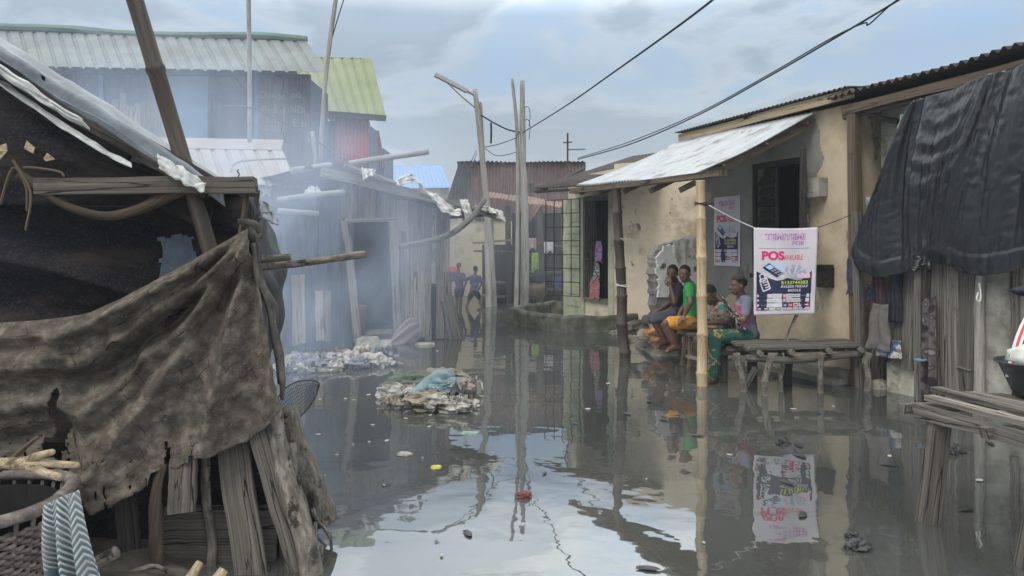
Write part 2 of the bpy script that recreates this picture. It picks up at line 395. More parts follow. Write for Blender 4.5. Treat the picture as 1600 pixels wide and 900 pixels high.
m_rust = mat('rusty_red_zinc', [(.3, (.075, .043, .040)), (.5, (.12, .070, .063)), (.72, (.17, .108, .096))], scale=2.2, rough=.85, bump=.3, stretch=(1.6, 1.6, .35), patch=((.25, .21, .17), 1.5, .60, .74, (1.6, 1, .3)))
m_rust_orange = mat('orange_rust_zinc', [(.3, (.11, .06, .042)), (.5, (.20, .115, .08)), (.72, (.29, .185, .135))], scale=3, rough=.85, bump=.3)
m_roof_grey = mat('grey_green_roofing', [(.3, (.09, .105, .098)), (.5, (.128, .148, .137)), (.72, (.17, .19, .175))], scale=1.2, rough=.6, bump=.1, patch=((.10, .085, .07), .9, .54, .68, (2, .5, 1)), spec=.4)
m_roof_green = mat('lime_green_roofing', [(.3, (.115, .14, .075)), (.5, (.16, .19, .092)), (.72, (.20, .225, .12))], scale=1, rough=.55, bump=.1, patch=((.17, .19, .10), 1.4, .52, .68, (2, .5, 1)), spec=.4)
m_roof_tan = mat('faded_tan_roofing', [(.3, (.24, .22, .18)), (.5, (.31, .285, .24)), (.72, (.37, .34, .29))], scale=1.6, rough=.6, bump=.1, spec=.4)
m_roof_blue = mat('blue_roofing', [(.3, (.10, .20, .38)), (.7, (.14, .25, .44))], scale=1, rough=.5, bump=.05, spec=.4)
m_red_sheet = mat('crimson_sheet', [(.3, (.30, .04, .055)), (.7, (.42, .075, .09))], scale=2, rough=.7, bump=.1, stretch=(1, 1, .4))
m_blue_wall = mat('blue_painted_boards', [(.3, (.035, .045, .06)), (.55, (.065, .082, .105)), (.75, (.12, .14, .16))], scale=3, rough=.85, bump=.3, stretch=(5, 5, .7))
m_blue_paint = mat('bright_blue_paint', [(.3, (.07, .14, .21)), (.7, (.12, .21, .29))], scale=4, rough=.8, bump=.2)
m_tan_wall_far = mat('cream_wall', [(.3, (.38, .32, .20)), (.7, (.50, .43, .28))], scale=1.5, rough=.9, bump=.2, patch=((.24, .22, .17), 1.2, .54, .66))
m_black = mat('plain_black', [(.3, (.006, .006, .007)), (.7, (.016, .015, .015))], scale=6, rough=.95, bump=.2)  # near-black for boot, shorts, basket lining and dark interiors
m_iron = mat('dark_iron', [(.3, (.012, .012, .013)), (.7, (.045, .036, .03))], scale=20, rough=.7, bump=.2, metal=.3)
m_wire = flat('cable_black', (.012, .012, .013), rough=.6)
m_burlap = mat('dirty_burlap', [(.28, (.036, .030, .025)), (.5, (.085, .072, .059)), (.72, (.185, .158, .13))], scale=14, rough=.95, bump=.9, bscale=110, dist=.004, spec=.15, patch=((.075, .063, .053), 3.1, .56, .66, (.6, 1, 2.2)), patch2=((.185, .162, .135), 60, .58, .74, (.35, 1, 1.6)), lines=((.018, .015, .013), 5.0, .010, .25, .515))
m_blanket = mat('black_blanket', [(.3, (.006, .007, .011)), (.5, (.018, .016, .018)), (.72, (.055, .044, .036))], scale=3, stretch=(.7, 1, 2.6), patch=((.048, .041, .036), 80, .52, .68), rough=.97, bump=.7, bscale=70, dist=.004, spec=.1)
m_tarp_black = mat('black_plastic', [(.3, (.006, .007, .009)), (.7, (.013, .014, .017))], scale=3, stretch=(1.6, 1, 1), coord='UV', rough=.31, spec=.6, bump=.32, bscale=14, dist=.010, rvar=.1, distort=1.2)
m_tarp_navy = mat('dark_grey_tarp', [(.3, (.02, .022, .026)), (.7, (.055, .058, .065))], scale=4, rough=.6, spec=.3, bump=.5, bscale=10, dist=.02)
m_plastic_white = mat('white_plastic_sheet', [(.3, (.26, .27, .27)), (.6, (.46, .47, .46))], scale=6, rough=.5, spec=.4, bump=.6, bscale=9, dist=.02, patch=((.30, .29, .25), 3, .56, .7))
m_plastic_blue = mat('bluish_plastic_sheet', [(.3, (.085, .10, .12)), (.6, (.20, .225, .25))], scale=5, rough=.45, spec=.4, bump=.6, bscale=9, dist=.02)
m_rag_white = mat('off_white_rag', [(.3, (.42, .41, .37)), (.6, (.62, .61, .57))], scale=9, rough=.9, bump=.4)
m_mud = mat('mud', [(.3, (.03, .026, .02)), (.5, (.055, .048, .038)), (.72, (.10, .09, .07))], scale=5, rough=.7, bump=.8, bscale=14, dist=.03, spec=.4)
m_wicker = mat('grey_purple_wicker', [(.3, (.06, .05, .055)), (.5, (.135, .112, .10)), (.72, (.25, .21, .185))], scale=16, rough=.8, bump=.4, island=.2)

def translucent(name, c, tr=.6):
    m = bpy.data.materials.new(name); m.use_nodes = True; t = m.node_tree; t.nodes.clear(); L = t.links.new
    o = t.nodes.new('ShaderNodeOutputMaterial'); a = t.nodes.new('ShaderNodeBsdfDiffuse'); b = t.nodes.new('ShaderNodeBsdfTranslucent'); x = t.nodes.new('ShaderNodeMixShader')
    n = t.nodes.new('ShaderNodeTexNoise'); n.inputs['Scale'].default_value = 7; n.inputs['Detail'].default_value = 5; r = t.nodes.new('ShaderNodeValToRGB'); L(n.outputs[0], r.inputs[0])
    r.color_ramp.elements[0].position = .3; r.color_ramp.elements[0].color = (*[v * .75 for v in c], 1); r.color_ramp.elements[1].position = .7; r.color_ramp.elements[1].color = (*c, 1)
    for q in (a, b): L(r.outputs[0], q.inputs['Color'])
    x.inputs[0].default_value = tr; L(a.outputs[0], x.inputs[1]); L(b.outputs[0], x.inputs[2]); L(x.outputs[0], o.inputs['Surface']); return m
m_bank = mat('trampled_bank_soil', [(.3, (.085, .078, .064)), (.5, (.15, .138, .115)), (.72, (.24, .22, .185))], scale=5, rough=.9, bump=.9, bscale=16, dist=.03)
m_fibre = mat('shaggy_fibre', [(.3, (.03, .022, .016)), (.5, (.075, .055, .04)), (.72, (.14, .105, .08))], scale=4, stretch=(1, 30, 1), coord='UV', rough=.95, bump=1.0, bscale=14, dist=.012)
m_coat = mat('smooth_grey_cement', [(.3, (.155, .155, .145)), (.5, (.205, .20, .185)), (.7, (.26, .25, .225))], scale=1.6, rough=.9, bump=.35, bscale=9, patch=((.33, .28, .19), 1.5, .60, .68), patch2=((.12, .118, .11), 2.6, .6, .7, (1, 1, .5)))
m_film = translucent('cloudy_plastic_film', (.62, .68, .74))
# ------------------------------------------------------------------ setting: water, ground, banks
def water_mat():
    m = bpy.data.materials.new('murky_flood_water'); m.use_nodes = True; t = m.node_tree; L = t.links.new
    t.nodes.clear(); o = t.nodes.new('ShaderNodeOutputMaterial')
    c = t.nodes.new('ShaderNodeTexCoord')
    df = t.nodes.new('ShaderNodeBsdfDiffuse'); gl = t.nodes.new('ShaderNodeBsdfGlossy'); mxs = t.nodes.new('ShaderNodeMixShader')
    n = t.nodes.new('ShaderNodeTexNoise'); n.inputs['Scale'].default_value = .55; n.inputs['Detail'].default_value = 6; L(c.outputs['Object'], n.inputs['Vector'])
    r = t.nodes.new('ShaderNodeValToRGB'); L(n.outputs[0], r.inputs[0])
    r.color_ramp.elements[0].position = .35; r.color_ramp.elements[0].color = (.042, .044, .041, 1)
    r.color_ramp.elements[1].position = .7; r.color_ramp.elements[1].color = (.078, .077, .069, 1)
    L(r.outputs[0], df.inputs['Color'])
    gl.inputs['Roughness'].default_value = .018; gl.inputs['Color'].default_value = (.93, .97, 1, 1)
    lw = t.nodes.new('ShaderNodeFresnel'); lw.inputs['IOR'].default_value = 3.3
    ms_ = t.nodes.new('ShaderNodeMapping'); ms_.inputs['Scale'].default_value = (.55, 1.5, 1); L(c.outputs['Object'], ms_.inputs[0])
    sc = t.nodes.new('ShaderNodeTexNoise'); sc.inputs['Scale'].default_value = 1.1; sc.inputs['Detail'].default_value = 9; sc.inputs['Roughness'].default_value = .68; sc.inputs['Distortion'].default_value = .8; L(ms_.outputs[0], sc.inputs['Vector'])
    sm = t.nodes.new('ShaderNodeMapRange'); sm.inputs[1].default_value = .57; sm.inputs[2].default_value = .68; sm.inputs[3].default_value = 1; sm.inputs[4].default_value = .62; L(sc.outputs[0], sm.inputs[0])
    fm_ = t.nodes.new('ShaderNodeMath'); fm_.operation = 'MULTIPLY'; L(lw.outputs[0], fm_.inputs[0]); L(sm.outputs[0], fm_.inputs[1])
    L(fm_.outputs[0], mxs.inputs[0]); L(df.outputs[0], mxs.inputs[1]); L(gl.outputs[0], mxs.inputs[2])
    # slow ripples plus a fine shiver, stronger where the two boys wade
    mp_ = t.nodes.new('ShaderNodeMapping'); mp_.inputs['Scale'].default_value = (1.0, 1.0, 1); L(c.outputs['Object'], mp_.inputs[0])
    n1 = t.nodes.new('ShaderNodeTexNoise'); n1.inputs['Scale'].default_value = 2.0; n1.inputs['Detail'].default_value = 2.5; n1.inputs['Roughness'].default_value = .45; L(mp_.outputs[0], n1.inputs['Vector'])
    n2 = t.nodes.new('ShaderNodeTexNoise'); n2.inputs['Scale'].default_value = 6; n2.inputs['Detail'].default_value = 2; L(mp_.outputs[0], n2.inputs['Vector'])
    vd = t.nodes.new('ShaderNodeVectorMath'); vd.operation = 'DISTANCE'; vd.inputs[1].default_value = (-1.3, 19.0, 0); L(c.outputs['Object'], vd.inputs[0])
    mr = t.nodes.new('ShaderNodeMapRange'); mr.inputs[1].default_value = .5; mr.inputs[2].default_value = 6; mr.inputs[3].default_value = .05; mr.inputs[4].default_value = .0022; L(vd.outputs['Value'], mr.inputs[0])
    b1 = t.nodes.new('ShaderNodeBump'); b1.inputs['Strength'].default_value = 1; b1.inputs['Distance'].default_value = .0048; L(n1.outputs[0], b1.inputs['Height'])
    mu = t.nodes.new('ShaderNodeMath'); mu.operation = 'MULTIPLY'; L(n2.outputs[0], mu.inputs[0]); L(mr.outputs[0], mu.inputs[1])
    b2 = t.nodes.new('ShaderNodeBump'); b2.inputs['Strength'].default_value = 1; b2.inputs['Distance'].default_value = .25; L(mu.outputs[0], b2.inputs['Height']); L(b1.outputs[0], b2.inputs['Normal'])
    for x in (df, gl): L(b2.outputs[0], x.inputs['Normal'])
    L(b2.outputs[0], lw.inputs['Normal'])
    L(mxs.outputs[0], o.inputs['Surface'])
    return m
m_water = water_mat()
mb = MB(); mb.v = [V(-60, -12, 0), V(60, -12, 0), V(60, 70, 0), V(-60, 70, 0)]; mb.face([0, 1, 2, 3])
w_ = mb.build('water', m_water); tag(w_, kind='structure')
mb = MB(); mb.v = [V(-140, -60, -.35), V(140, -60, -.35), V(140, 140, -.35), V(-140, 140, -.35)]; mb.face([0, 1, 2, 3])
tag(mb.build('ground', m_mud), kind='structure')

def heap(x0, x1, y0, y1, h, seed, nx=40, ny=30, base=-.12, edge=.25):
    def fn(u, v):
        e_ = min(u, 1 - u, v, 1 - v) / edge; e_ = max(0, min(1, e_)); e_ = e_ * e_ * (3 - 2 * e_)
        x = x0 + (x1 - x0) * u; y = y0 + (y1 - y0) * v
        return V(x + .2 * nz((u * 3, v * 3, seed), 1), y + .2 * nz((u * 3, v * 3, seed + 5), 1), base + e_ * (h - base) + e_ * .10 * nz((x, y, seed), 1.6) + e_ * .05 * nz((x, y, seed), 5))
    return fn
mb = MB(); mb.surf(heap(1.75, 4.2, 10.7, 14.6, .24, 3, 60, 60), 60, 70, .02, None, 3, 4)
tag(mb.build('right_bank', m_bank, smooth=True), kind='structure')
mb = MB(); mb.surf(heap(-4.6, -1.0, 2.7, 5.4, .10, 11), 60, 50, .02, None, 3, 3)
tag(mb.build('left_bank', m_mud, smooth=True), kind='structure')

# ------------------------------------------------------------------ right: plastered house under the zinc awning
LX = lambda Y, off=0: 7.27 - .37 * Y - off          # wall line of the right-hand row
FR = Frame((LX(8.7), 8.7), (LX(11.75), 11.75), flip=False)
if FR.n.x > 0: FR.n = -FR.n
def sY(Y): return (Y - 8.7) / FR.d.y
t = thing('plaster_house', 'tan and grey plastered house with a bright zinc awning on poles, right of the alley', 'house', (LX(10), 10, 0))
mb = MB(); Ls = sY(11.62)
FR.wall(mb, 0, Ls, -.16, 0, -.3, 3.32, [(sY(9.5), sY(10.42), 1.25, 2.76)])
Ls2 = Ls - .16
FR.box(mb, Ls2, Ls, -3.6, -.16, -.3, 3.32); FR.box(mb, 0, .16, -3.6, -.16, -.3, 3.32); FR.box(mb, .16, Ls2, -3.6, -3.44, -.3, 3.32)
mb.build('wall', m_plaster_mix, t)
a, b = sY(9.5), sY(10.42)
def coat(u, v):
    s_ = sY(9.02) + .12 + (Ls - .02 - sY(9.02) - .12) * u; z = .75 + 2.5 * v
    return FR.pt(s_, .003, z)
def coat_keep(u, v):
    p = coat(u, v); s_ = (p - FR.p).dot(FR.d)
    if a - .04 < s_ < b + .04 and 1.16 < p.z < 2.80: return False
    e_ = min(u * 1.25 + .10 * nz((v * 3, 2, 5)) + .05 * nz((v * 11, 4, 5)), 1.0) - .10; f_ = v - .06 - .16 * u * 0 + .10 * nz((u * 4, 7, 1)) + .04 * nz((u * 15, 7, 1))
    return e_ > 0 and f_ > 0
mb = MB(); mb.surf(coat, 110, 90, .005, coat_keep, 2.4, 2.5); mb.build('cement_coat', m_coat, t)
mb = MB(); FR.box(mb, .02, Ls - .3, 0, .16, -.3, .16); FR.box(mb, .02, 1.6, .16, .34, -.3, .07)
mb.build('plinth', m_cement, t)
# window: frame, closed louvre leaf, open leaf
fr_ = MB(); a, b = sY(9.5), sY(10.42)
FR.box(fr_, a, b, -.02, .03, 2.70, 2.78); FR.box(fr_, a, a + .05, -.02, .03, 1.25, 2.70); FR.box(fr_, b - .05, b, -.02, .03, 1.25, 2.70); FR.box(fr_, a - .03, b + .03, -.02, .06, 1.19, 1.25)
wf = fr_.build('window', m_iron, t)
lf = MB(); mid = sY(10.0)
FR.box(lf, mid, mid + .05, -.05, -.02, 1.26, 2.69)
for k in range(9):
    z = 1.30 + k * .155
    lf.board(FR.pt(mid + .05, -.04, z + rnd(-.01, .01)), FR.pt(b - .055, -.04, z + rnd(-.015, .015)), .15, .014, FR.n * .8 + V(0, 0, .6), .004)
lf.build('louvre_leaf', m_wood_dark, wf)
lf = MB()
ol = lambda s_, z: FR.pt(a + .0 - .76 * s_, .035 + .64 * s_, z)
lf.board(ol(.38, 1.25), ol(.38, 2.84), .06, .045, FR.d); lf.board(ol(.02, 1.25), ol(.02, 2.70), .06, .04, FR.d)
for k in range(9):
    z = 1.33 + k * .16; lf.board(ol(.03, z), ol(.36, z + .01), .13, .014, FR.d + V(0, 0, .5), .003)
lf.build('open_shutter', m_wood_dark, wf)
# black panel that gives the dark of the room behind the window
mb = MB(); FR.box(mb, .3, Ls - .3, -1.3, -1.25, .2, 3.2); mb.build('dark_panel', m_black, t)
# meter boxes, a child of the wall they are screwed to
mb = MB(); s0 = sY(9.12); FR.box(mb, s0, s0 + .21, 0, .13, 2.24, 2.47); FR.box(mb, s0 - .006, s0 + .216, .13, .145, 2.235, 2.475)
FR.box(mb, s0 + .08, s0 + .12, .145, .155, 2.30, 2.34); mb.build('meter_box', m_cement, t)
mb = MB(); s0 = sY(9.02); FR.box(mb, s0, s0 + .17, 0, .12, 1.12, 1.36); FR.box(mb, s0 - .01, s0 + .18, .02, .16, 1.36, 1.40); mb.build('socket_box', m_iron, t)
# main roof: tan fascia with corrugated sheets on top
mb = MB(); ov = .14
f0, f1 = sY(8.62), sY(12.0)
mb.board(FR.pt(f0, ov, 3.40), FR.pt(f1, ov, 3.38), .11, .04, FR.n, .006, 8); mb.build('fascia', m_wood_tan, t)
mb = MB(); corr(mb, FR.pt(f0, ov + .06, 3.475), FR.pt(f1, ov + .08, 3.46), FR.pt(f1, -3.8, 3.75), FR.pt(f0, -3.8, 3.75), 44, .016, 6, 4)
mb.build('roof', m_zinc_dark, t, smooth=True)
# porch awning
A = P(901, 289, 11.95); B = P(1070, 279, 8.98); C = P(1277, 174, 9.2); D = P(1058, 222, 11.95)
mb = MB(); corr(mb, D, C, B, A, 36, .02, 6, 14, .002, sag=.04, wob=.03, seed=3)
mb.build('awning', m_silver, t, smooth=True)
mb = MB()
dn = V(0, 0, -.075)
e0 = P(1131, 266, 8.33); e1 = A + V(-.06, .12, -.10)
mb.board(e0 + V(0, 0, -.03), e1, .11, .07, (0, 0, 1), .006, 8)
mb.build('eave_beam', m_wood_brown, t)
for k in range(5):
    q = (k + .15) / 4.3
    mb = MB(); mb.board(A.lerp(B, q) + dn * 1.9, D.lerp(C, q) + dn * 1.9, .05, .07, (0, 0, 1), .005, 4); mb.build('rafter', m_wood_brown, t)
for q in (.3, .62, .93):
    mb = MB(); mb.board(A.lerp(D, q) + V(0, 0, -.085), B.lerp(C, q) + V(0, 0, -.085), .04, .03, (0, 0, 1), .004, 6); mb.build('purlin', m_wood_brown, t)
def bamboo(mb, p0, p1, r0, r1, n, jit=.04, wig=.02):
    p0 = Vector(p0); p1 = Vector(p1); pts = []; rad = []
    for i in range(n):
        c = p0.lerp(p1, i / n); c1 = p0.lerp(p1, (i + 1) / n); w0 = V(nz((i, 1, p0.x)), nz((i, 2, p0.x)), 0) * wig; w1 = V(nz((i + 1, 1, p0.x)), nz((i + 1, 2, p0.x)), 0) * wig
        r = r0 + (r1 - r0) * i / n; Ls_ = (c1 - c)
        for q, rr in ((.0, 1.13), (.02, 1.13), (.05, .97), (.5, .95), (.95, 1.0), (.985, 1.1)):
            pts.append(c + Ls_ * q + w0.lerp(w1, q)); rad.append(r * rr)
    mb.tube(pts, rad, 12, jit)
mb = MB(); pb = G(1098, 603); bamboo(mb, pb + V(0, 0, -.3), P(1095, 281, pb.y - .02), .062, .054, 6, .04, .02); tag(mb.build('bamboo_post', m_bamboo, t, smooth=True), 'yellow bamboo post')
BPOST = pb
mb = MB(); pb2 = G(978, 561); bamboo(mb, pb2 + V(0, 0, -.3), P(962, 288, pb2.y), .083, .062, 7, .10, .03); tag(mb.build('pole_post', m_bamboo_old, t, smooth=True), 'dark brown post')
# ties on the posts
for (c, r) in ((P(1095, 320, pb.y), .066), (P(969, 375, pb2.y), .078), (P(972, 447, pb2.y), .08)):
    mb = MB()
    for k in range(3): mb.tube([c + V(math.cos(x) * r * 1.04, math.sin(x) * r * 1.04, .012 * k + .01 * math.sin(2 * x + k)) for x in [i * .5236 for i in range(13)]], .005, 5)
    mb.tube([c + V(r, -.03, 0), c + V(r + .05, -.05, .02), c + V(r + .09, -.02, .0)], .004, 5)
    mb.build('rope_tie', m_iron if c.x > 2 else m_rag_white, t)

# ------------------------------------------------------------------ right: shack behind the black plastic sheet
def plane_pt(px, py, off=0.0):
    Y = (7.27 - off * 1.066) / (.37 + (px - 800) / FPX); return P(px, py, Y)
t = thing('tarp_shack', 'block and plank shack with a door of grey planks, right of the tan plaster house', 'shack', (LX(7.5), 7.5, 0))
FS = Frame((LX(8.62), 8.62), (LX(5.0), 5.0))
if FS.n.x > 0: FS.n = -FS.n
def sS(Y): return (8.62 - Y) / -FS.d.y
d0, d1 = sS(plane_pt(1447, 500).y), sS(plane_pt(1528, 500).y)
mb = MB(); FS.wall(mb, .03, 3.9, -.42, -.26, -.3, 3.3, [(.5, d1, .1, 2.3)])
FS.box(mb, .03, .19, -2.6, -.42, -.3, 3.3); FS.box(mb, 3.74, 3.9, -2.6, -.42, -.3, 3.3); FS.box(mb, .19, 3.74, -2.6, -2.44, -.3, 3.3)
# block courses on the recessed wall
for z in (1.9, 2.15, 2.40, 2.65, 2.90):
    FS.box(mb, .04, .48, -.26, -.245, z + .012, z + .235)
mb.build('block_wall', m_cement, t)
mb = MB(); FS.box(mb, d1 + .02, 3.9, -.24, .02, -.3, 1.6); mb.build('low_cement_wall', m_cement, t)
mb = MB(); FS.box(mb, .35, d0 - .05, -.2, .0, -.3, .33); mb.build('rubble_footing', m_rubble, t)
# plank door
mb = MB(); xs = [d0 + .02, d0 + .24, d0 + .42, d1 - .18, d1]
for i, (a_, b_) in enumerate(zip(xs, xs[1:])):
    mb.board(FS.pt((a_ + b_) / 2, .03 + .006 * (i % 2), .02), FS.pt((a_ + b_) / 2 + rnd(-.01, .01), .04, 1.75), (b_ - a_) * .985, .03, FS.n, .004, 5)
mb.board(FS.pt(d0 + .4, .065, .42), FS.pt(d1 - .02, .065, .40), .02, .015, FS.n, .002)
mb.build('plank_door', m_wood_grey, t)
# side leaning boards
mb = MB(); a_ = sS(plane_pt(1400, 500).y); b_ = sS(plane_pt(1430, 500).y)
mb.board(FS.pt(a_ + .12, .03, .30), FS.pt(a_ + .16, .0, 1.5), .28, .025, FS.n, .006); mb.build('leaning_board', m_wood_grey, t)
# posts
def post(px0, py0, px1, py1, off, w, m, nm='post', rd=False, lab=None):
    p0 = plane_pt(px0, py0, off); p1 = plane_pt(px1, py1, off); p1 = P(px1, py1, p0.y)
    mb = MB()
    if rd: mb.tube([p0 + V(0, 0, -.25), p0.lerp(p1, .3) + V(.01, 0, 0), p0.lerp(p1, .7) - V(.01, 0, 0), p1], [w * .55, w * .5, w * .48, w * .45], 9, .12, 3)
    else: mb.board(p0 + V(0, 0, -.25), p1, w, w * .8, (-.9, -.35, 0), .006, 6)
    return mb.build(nm, m, t)
post(1341, 600, 1334, 178, .05, .125, m_wood_brown, 'corner_post')
post(1346, 602, 1338, 330, .13, .09, m_wood_grey)
post(1436, 612, 1437, 175, .10, .085, m_wood_grey)
post(1448, 606, 1452, 415, .06, .06, m_wood_dark)
post(1529, 612, 1533, 430, .06, .10, m_pole_grey, rd=True)
post(1584, 560, 1587, 400, .06, .075, m_wood_grey, rd=True)
mb = MB(); mb.board(plane_pt(1318, 182, .02), plane_pt(1440, 152, .02) + V(0, 0, .0), .08, .05, FS.n, .004); mb.board(plane_pt(1340, 178, -.2), plane_pt(1404, 190, -.2), .06, .05, FS.n, .004)
mb.build('cross_timber', m_wood_grey, t)
mb = MB(); e0 = plane_pt(1318, 174, .12); e1 = plane_pt(1760, 62, .12)
mb.board(e0, e1, .10, .07, FS.n, .007, 8); mb.build('eave_beam', m_wood_brown, t)
mb = MB(); r0 = plane_pt(1292, 160, .22); r1 = plane_pt(1770, 18, .22); r0.z += .03
corr(mb, r0, r1, r1 + V(2.9, 1.0, .45), r0 + V(2.9, 1.0, .45), 30, .024, 6, 3, .002, wob=.03)
mb.build('roof', m_zinc_dark, t, smooth=True)
# the black plastic
topl = [plane_pt(*q, .18) for q in ((1418, 172), (1437, 154), (1470, 147), (1500, 138), (1547, 116), (1563, 112), (1600, 101), (1680, 76), (1770, 52))]
botl = [plane_pt(*q, .22) for q in ((1335, 398), (1345, 420), (1372, 436), (1410, 425), (1447, 412), (1480, 412), (1500, 424), (1540, 432), (1600, 420), (1700, 430), (1770, 420))]
ft, fb = polyline(topl), polyline(botl)
knot = plane_pt(1447, 408, .2); t1 = plane_pt(1430, 165, .2); t2 = plane_pt(1555, 117, .2)
def tri(x):
    x = (x / 6.2832) % 1.0
    return (1 - abs(2 * x - 1)) ** 1.5 * 2 - 1
U1 = min((i / 400 for i in range(401)), key=lambda q: (ft(q) - t1).length); U2 = min((i / 400 for i in range(401)), key=lambda q: (ft(q) - t2).length); UK = min((i / 400 for i in range(401)), key=lambda q: (fb(q) - knot).length)
def ridge(x): return 1 - 2.6 * abs(x)
def tarp(u, v):
    p = ft(u).lerp(fb(u), v)
    d = 0
    A_ = u + .10 * math.tanh((u - U1) / .028) + .11 * math.tanh((u - U2) / .03); B_ = u + .22 * math.tanh((u - UK) / .05)
    q = v ** 1.15; fc_ = A_ * (1 - q) + B_ * q
    am = .088 * (.35 + .65 * math.sin(math.pi * min(1, max(0, v * .9 + .08))))
    d += am * (ridge(nz((fc_ * 6.2, v * .6, 3), 1)) + .26 * ridge(nz((fc_ * 17, v * 1.0, 9), 1)) + .08 * ridge(nz((fc_ * 52, v * 2.4, 5), 1)))
    d += .03 * math.sin(math.pi * v) + .04 * nz((u * 3, v * 1.3, 2), 1) + .005 * ridge(nz((u * 26, v * 18, 8), 1)) + .002 * ridge(nz((u * 80, v * 50, 8), 1))
    m_ = math.exp(-((u - .30) / .12) ** 2) * math.exp(-((v - .3) / .35) ** 2)
    d += .012 * m_ * math.sin(v * 48 + 12 * (u - .3) ** 2 * 20 + 3 * nz((u * 6, v * 3, 1)))
    kk = (p - knot).length
    d -= .06 * math.exp(-(kk / .2) ** 2)
    if v > .9: d += .015 * math.sin((v - .86) / .14 * 3.14)
    return p + FS.n * d + V(0, 0, .025 * nz((u * 9, v * 2, 4)) * v)
mb = MB(); mb.surf(tarp, 220, 110, .003, None, 4, 2.2)
tarpo = mb.build('plastic_sheet', m_tarp_black, None, smooth=True)
tag(tarpo, 'big black plastic sheet gathered in a knot, hanging from the eave over the plank door', 'tarp')
mb = MB()
for k in range(7): mb.ell(knot + FS.n * (.10 + .01 * k) + V(rnd(-.02, .02), 0, .04 - .022 * k), (.035, .04, .022), 8, 6)
mb.tube([knot + V(-.02, -.09, .0), knot + V(-.03, -.11, -.06), knot + V(-.01, -.1, -.10)], [.022, .026, .012], 7, .3)
o = mb.build('knot', m_tarp_black, tarpo, smooth=True)

# pale torn plastic at the tarp's left edge, a green bag and other hung things
def hang(name, label, px, py, w, h, off, m, cat='cloth', seed=0, fold=.03, nfold=3, taper=.75, group=None, tilt=0.0, thick=.006, wv=0.0):
    """a cloth hung by its top edge from the wall line at pixel px,py (top centre), size in metres"""
    c = plane_pt(px, py, off)
    def fn(u, v):
        ww = w * (taper + (1 - taper) * v) * (1 + .12 * nz((v * 3, seed, 1), 1))
        s_ = (u - .5) * ww + tilt * v
        o_ = fold * math.sin(u * nfold * 6.28 + 2 * nz((v * 2, seed, 5), 1)) * (.4 + .6 * v) + .02 * nz((u * 4, v * 4, seed), 1)
        return c + FS.d * s_ + FS.n * o_ + V(0, 0, -h * v - .06 * h * nz((u * 4, seed, 9), 1) * v + (0.03 * h * math.sin(u * 3.14) * -1 if v < .1 else 0))
    mb = MB(); mb.surf(fn, 26, 26, thick, None, w, h)
    o = mb.build(name, m, None, smooth=True); return tag(o, label, cat, group)
m_purple = mat('dusty_purple_cloth', [(.3, (.045, .03, .06)), (.7, (.085, .06, .11))], scale=8, rough=.95, bump=.4)
m_wine = mat('wine_cloth', [(.3, (.035, .016, .024)), (.7, (.07, .035, .05))], scale=8, rough=.95, bump=.4)
m_navyc = mat('navy_cloth', [(.3, (.012, .014, .024)), (.7, (.03, .034, .05))], scale=8, rough=.95, bump=.4)
m_greyc = mat('grey_brown_cloth', [(.3, (.085, .075, .07)), (.7, (.15, .135, .125))], scale=8, rough=.95, bump=.5)
m_camo = mat('camouflage_cloth', [(.40, (.02, .015, .018)), (.44, (.05, .035, .035)), (.52, (.10, .085, .08)), (.60, (.025, .02, .022)), (.64, (.16, .145, .135))], scale=7, rough=.95, bump=.3, detail=1)
hang('hanging_shirt', 'dusty purple shirt hung on the corner post left of the black plastic sheet', 1329, 402, .13, .42, .16, m_purple, 'shirt', 3, .02, 2, .5)
hang('hanging_cloth', 'wine red cloth hanging beside the dark navy one under the plastic sheet', 1372, 425, .20, .50, .12, m_wine, 'cloth', 5, .03, 3)
hang('hanging_cloth', 'dark navy cloth hanging under the black plastic sheet left of the grey board', 1398, 425, .17, .55, .09, m_navyc, 'cloth', 6, .03, 3)
hang('hanging_sack', 'grey brown sack cloth hanging above the low rubble wall', 1376, 474, .34, .52, .17, m_greyc, 'sack', 8, .025, 2, .6, tilt=-.05)
hang('camouflage_trousers', 'brown camouflage trousers hanging from the post beside the plank door', 1451, 462, .17, 1.05, .15, m_camo, 'trousers', 9, .025, 2, .95)
hang('hanging_bag', 'small dark bag hung by the corner post beneath the tarp edge', 1358, 445, .14, .16, .15, m_navyc, 'bag', 12, .04, 2, .8)
m_green_bag = mat('pale_green_plastic', [(.3, (.10, .24, .16)), (.7, (.40, .5, .44))], scale=9, rough=.5, bump=.4)
hang('green_plastic_bag', 'torn pale green plastic bag tied up under the eave beam', 1410, 178, .09, .16, .1, m_green_bag, 'bag', 14, .03, 2, .4)
hang('torn_plastic', 'strip of grey translucent plastic at the left edge of the black sheet', 1356, 306, .16, .70, .14, m_plastic_blue, 'plastic', 15, .03, 2, .3, tilt=.08)
m_blue_sack = mat('printed_sack', [(.35, (.04, .07, .16)), (.5, (.10, .13, .22)), (.58, (.45, .43, .38)), (.66, (.30, .17, .05))], scale=9, rough=.7, bump=.2, detail=3)
hang('printed_sack', 'blue and ochre printed sack on the rubble footing below the grey sack cloth', 1388, 530, .34, .20, .10, m_blue_sack, 'sack', 17, .015, 2, .95)
mb = MB(); c = plane_pt(1530, 462, .2)
mb.tube([c + V(0, 0, .12), c + V(.015, 0, .02), c + V(0, -.01, -.05), c + V(-.03, -.01, -.03), c + V(-.01, 0, .03)], .008, 6, 0, 4)
tag(mb.build('rope_loop', m_rag_white, None, smooth=True), 'white rope loop hanging on the grey post right of the plank door', 'rope')
mb = MB(); c = plane_pt(1438, 562, .2)
mb.tube([c + V(math.cos(x) * .05, math.sin(x) * .05, 0) for x in [i * .5236 for i in range(13)]], .012, 6)
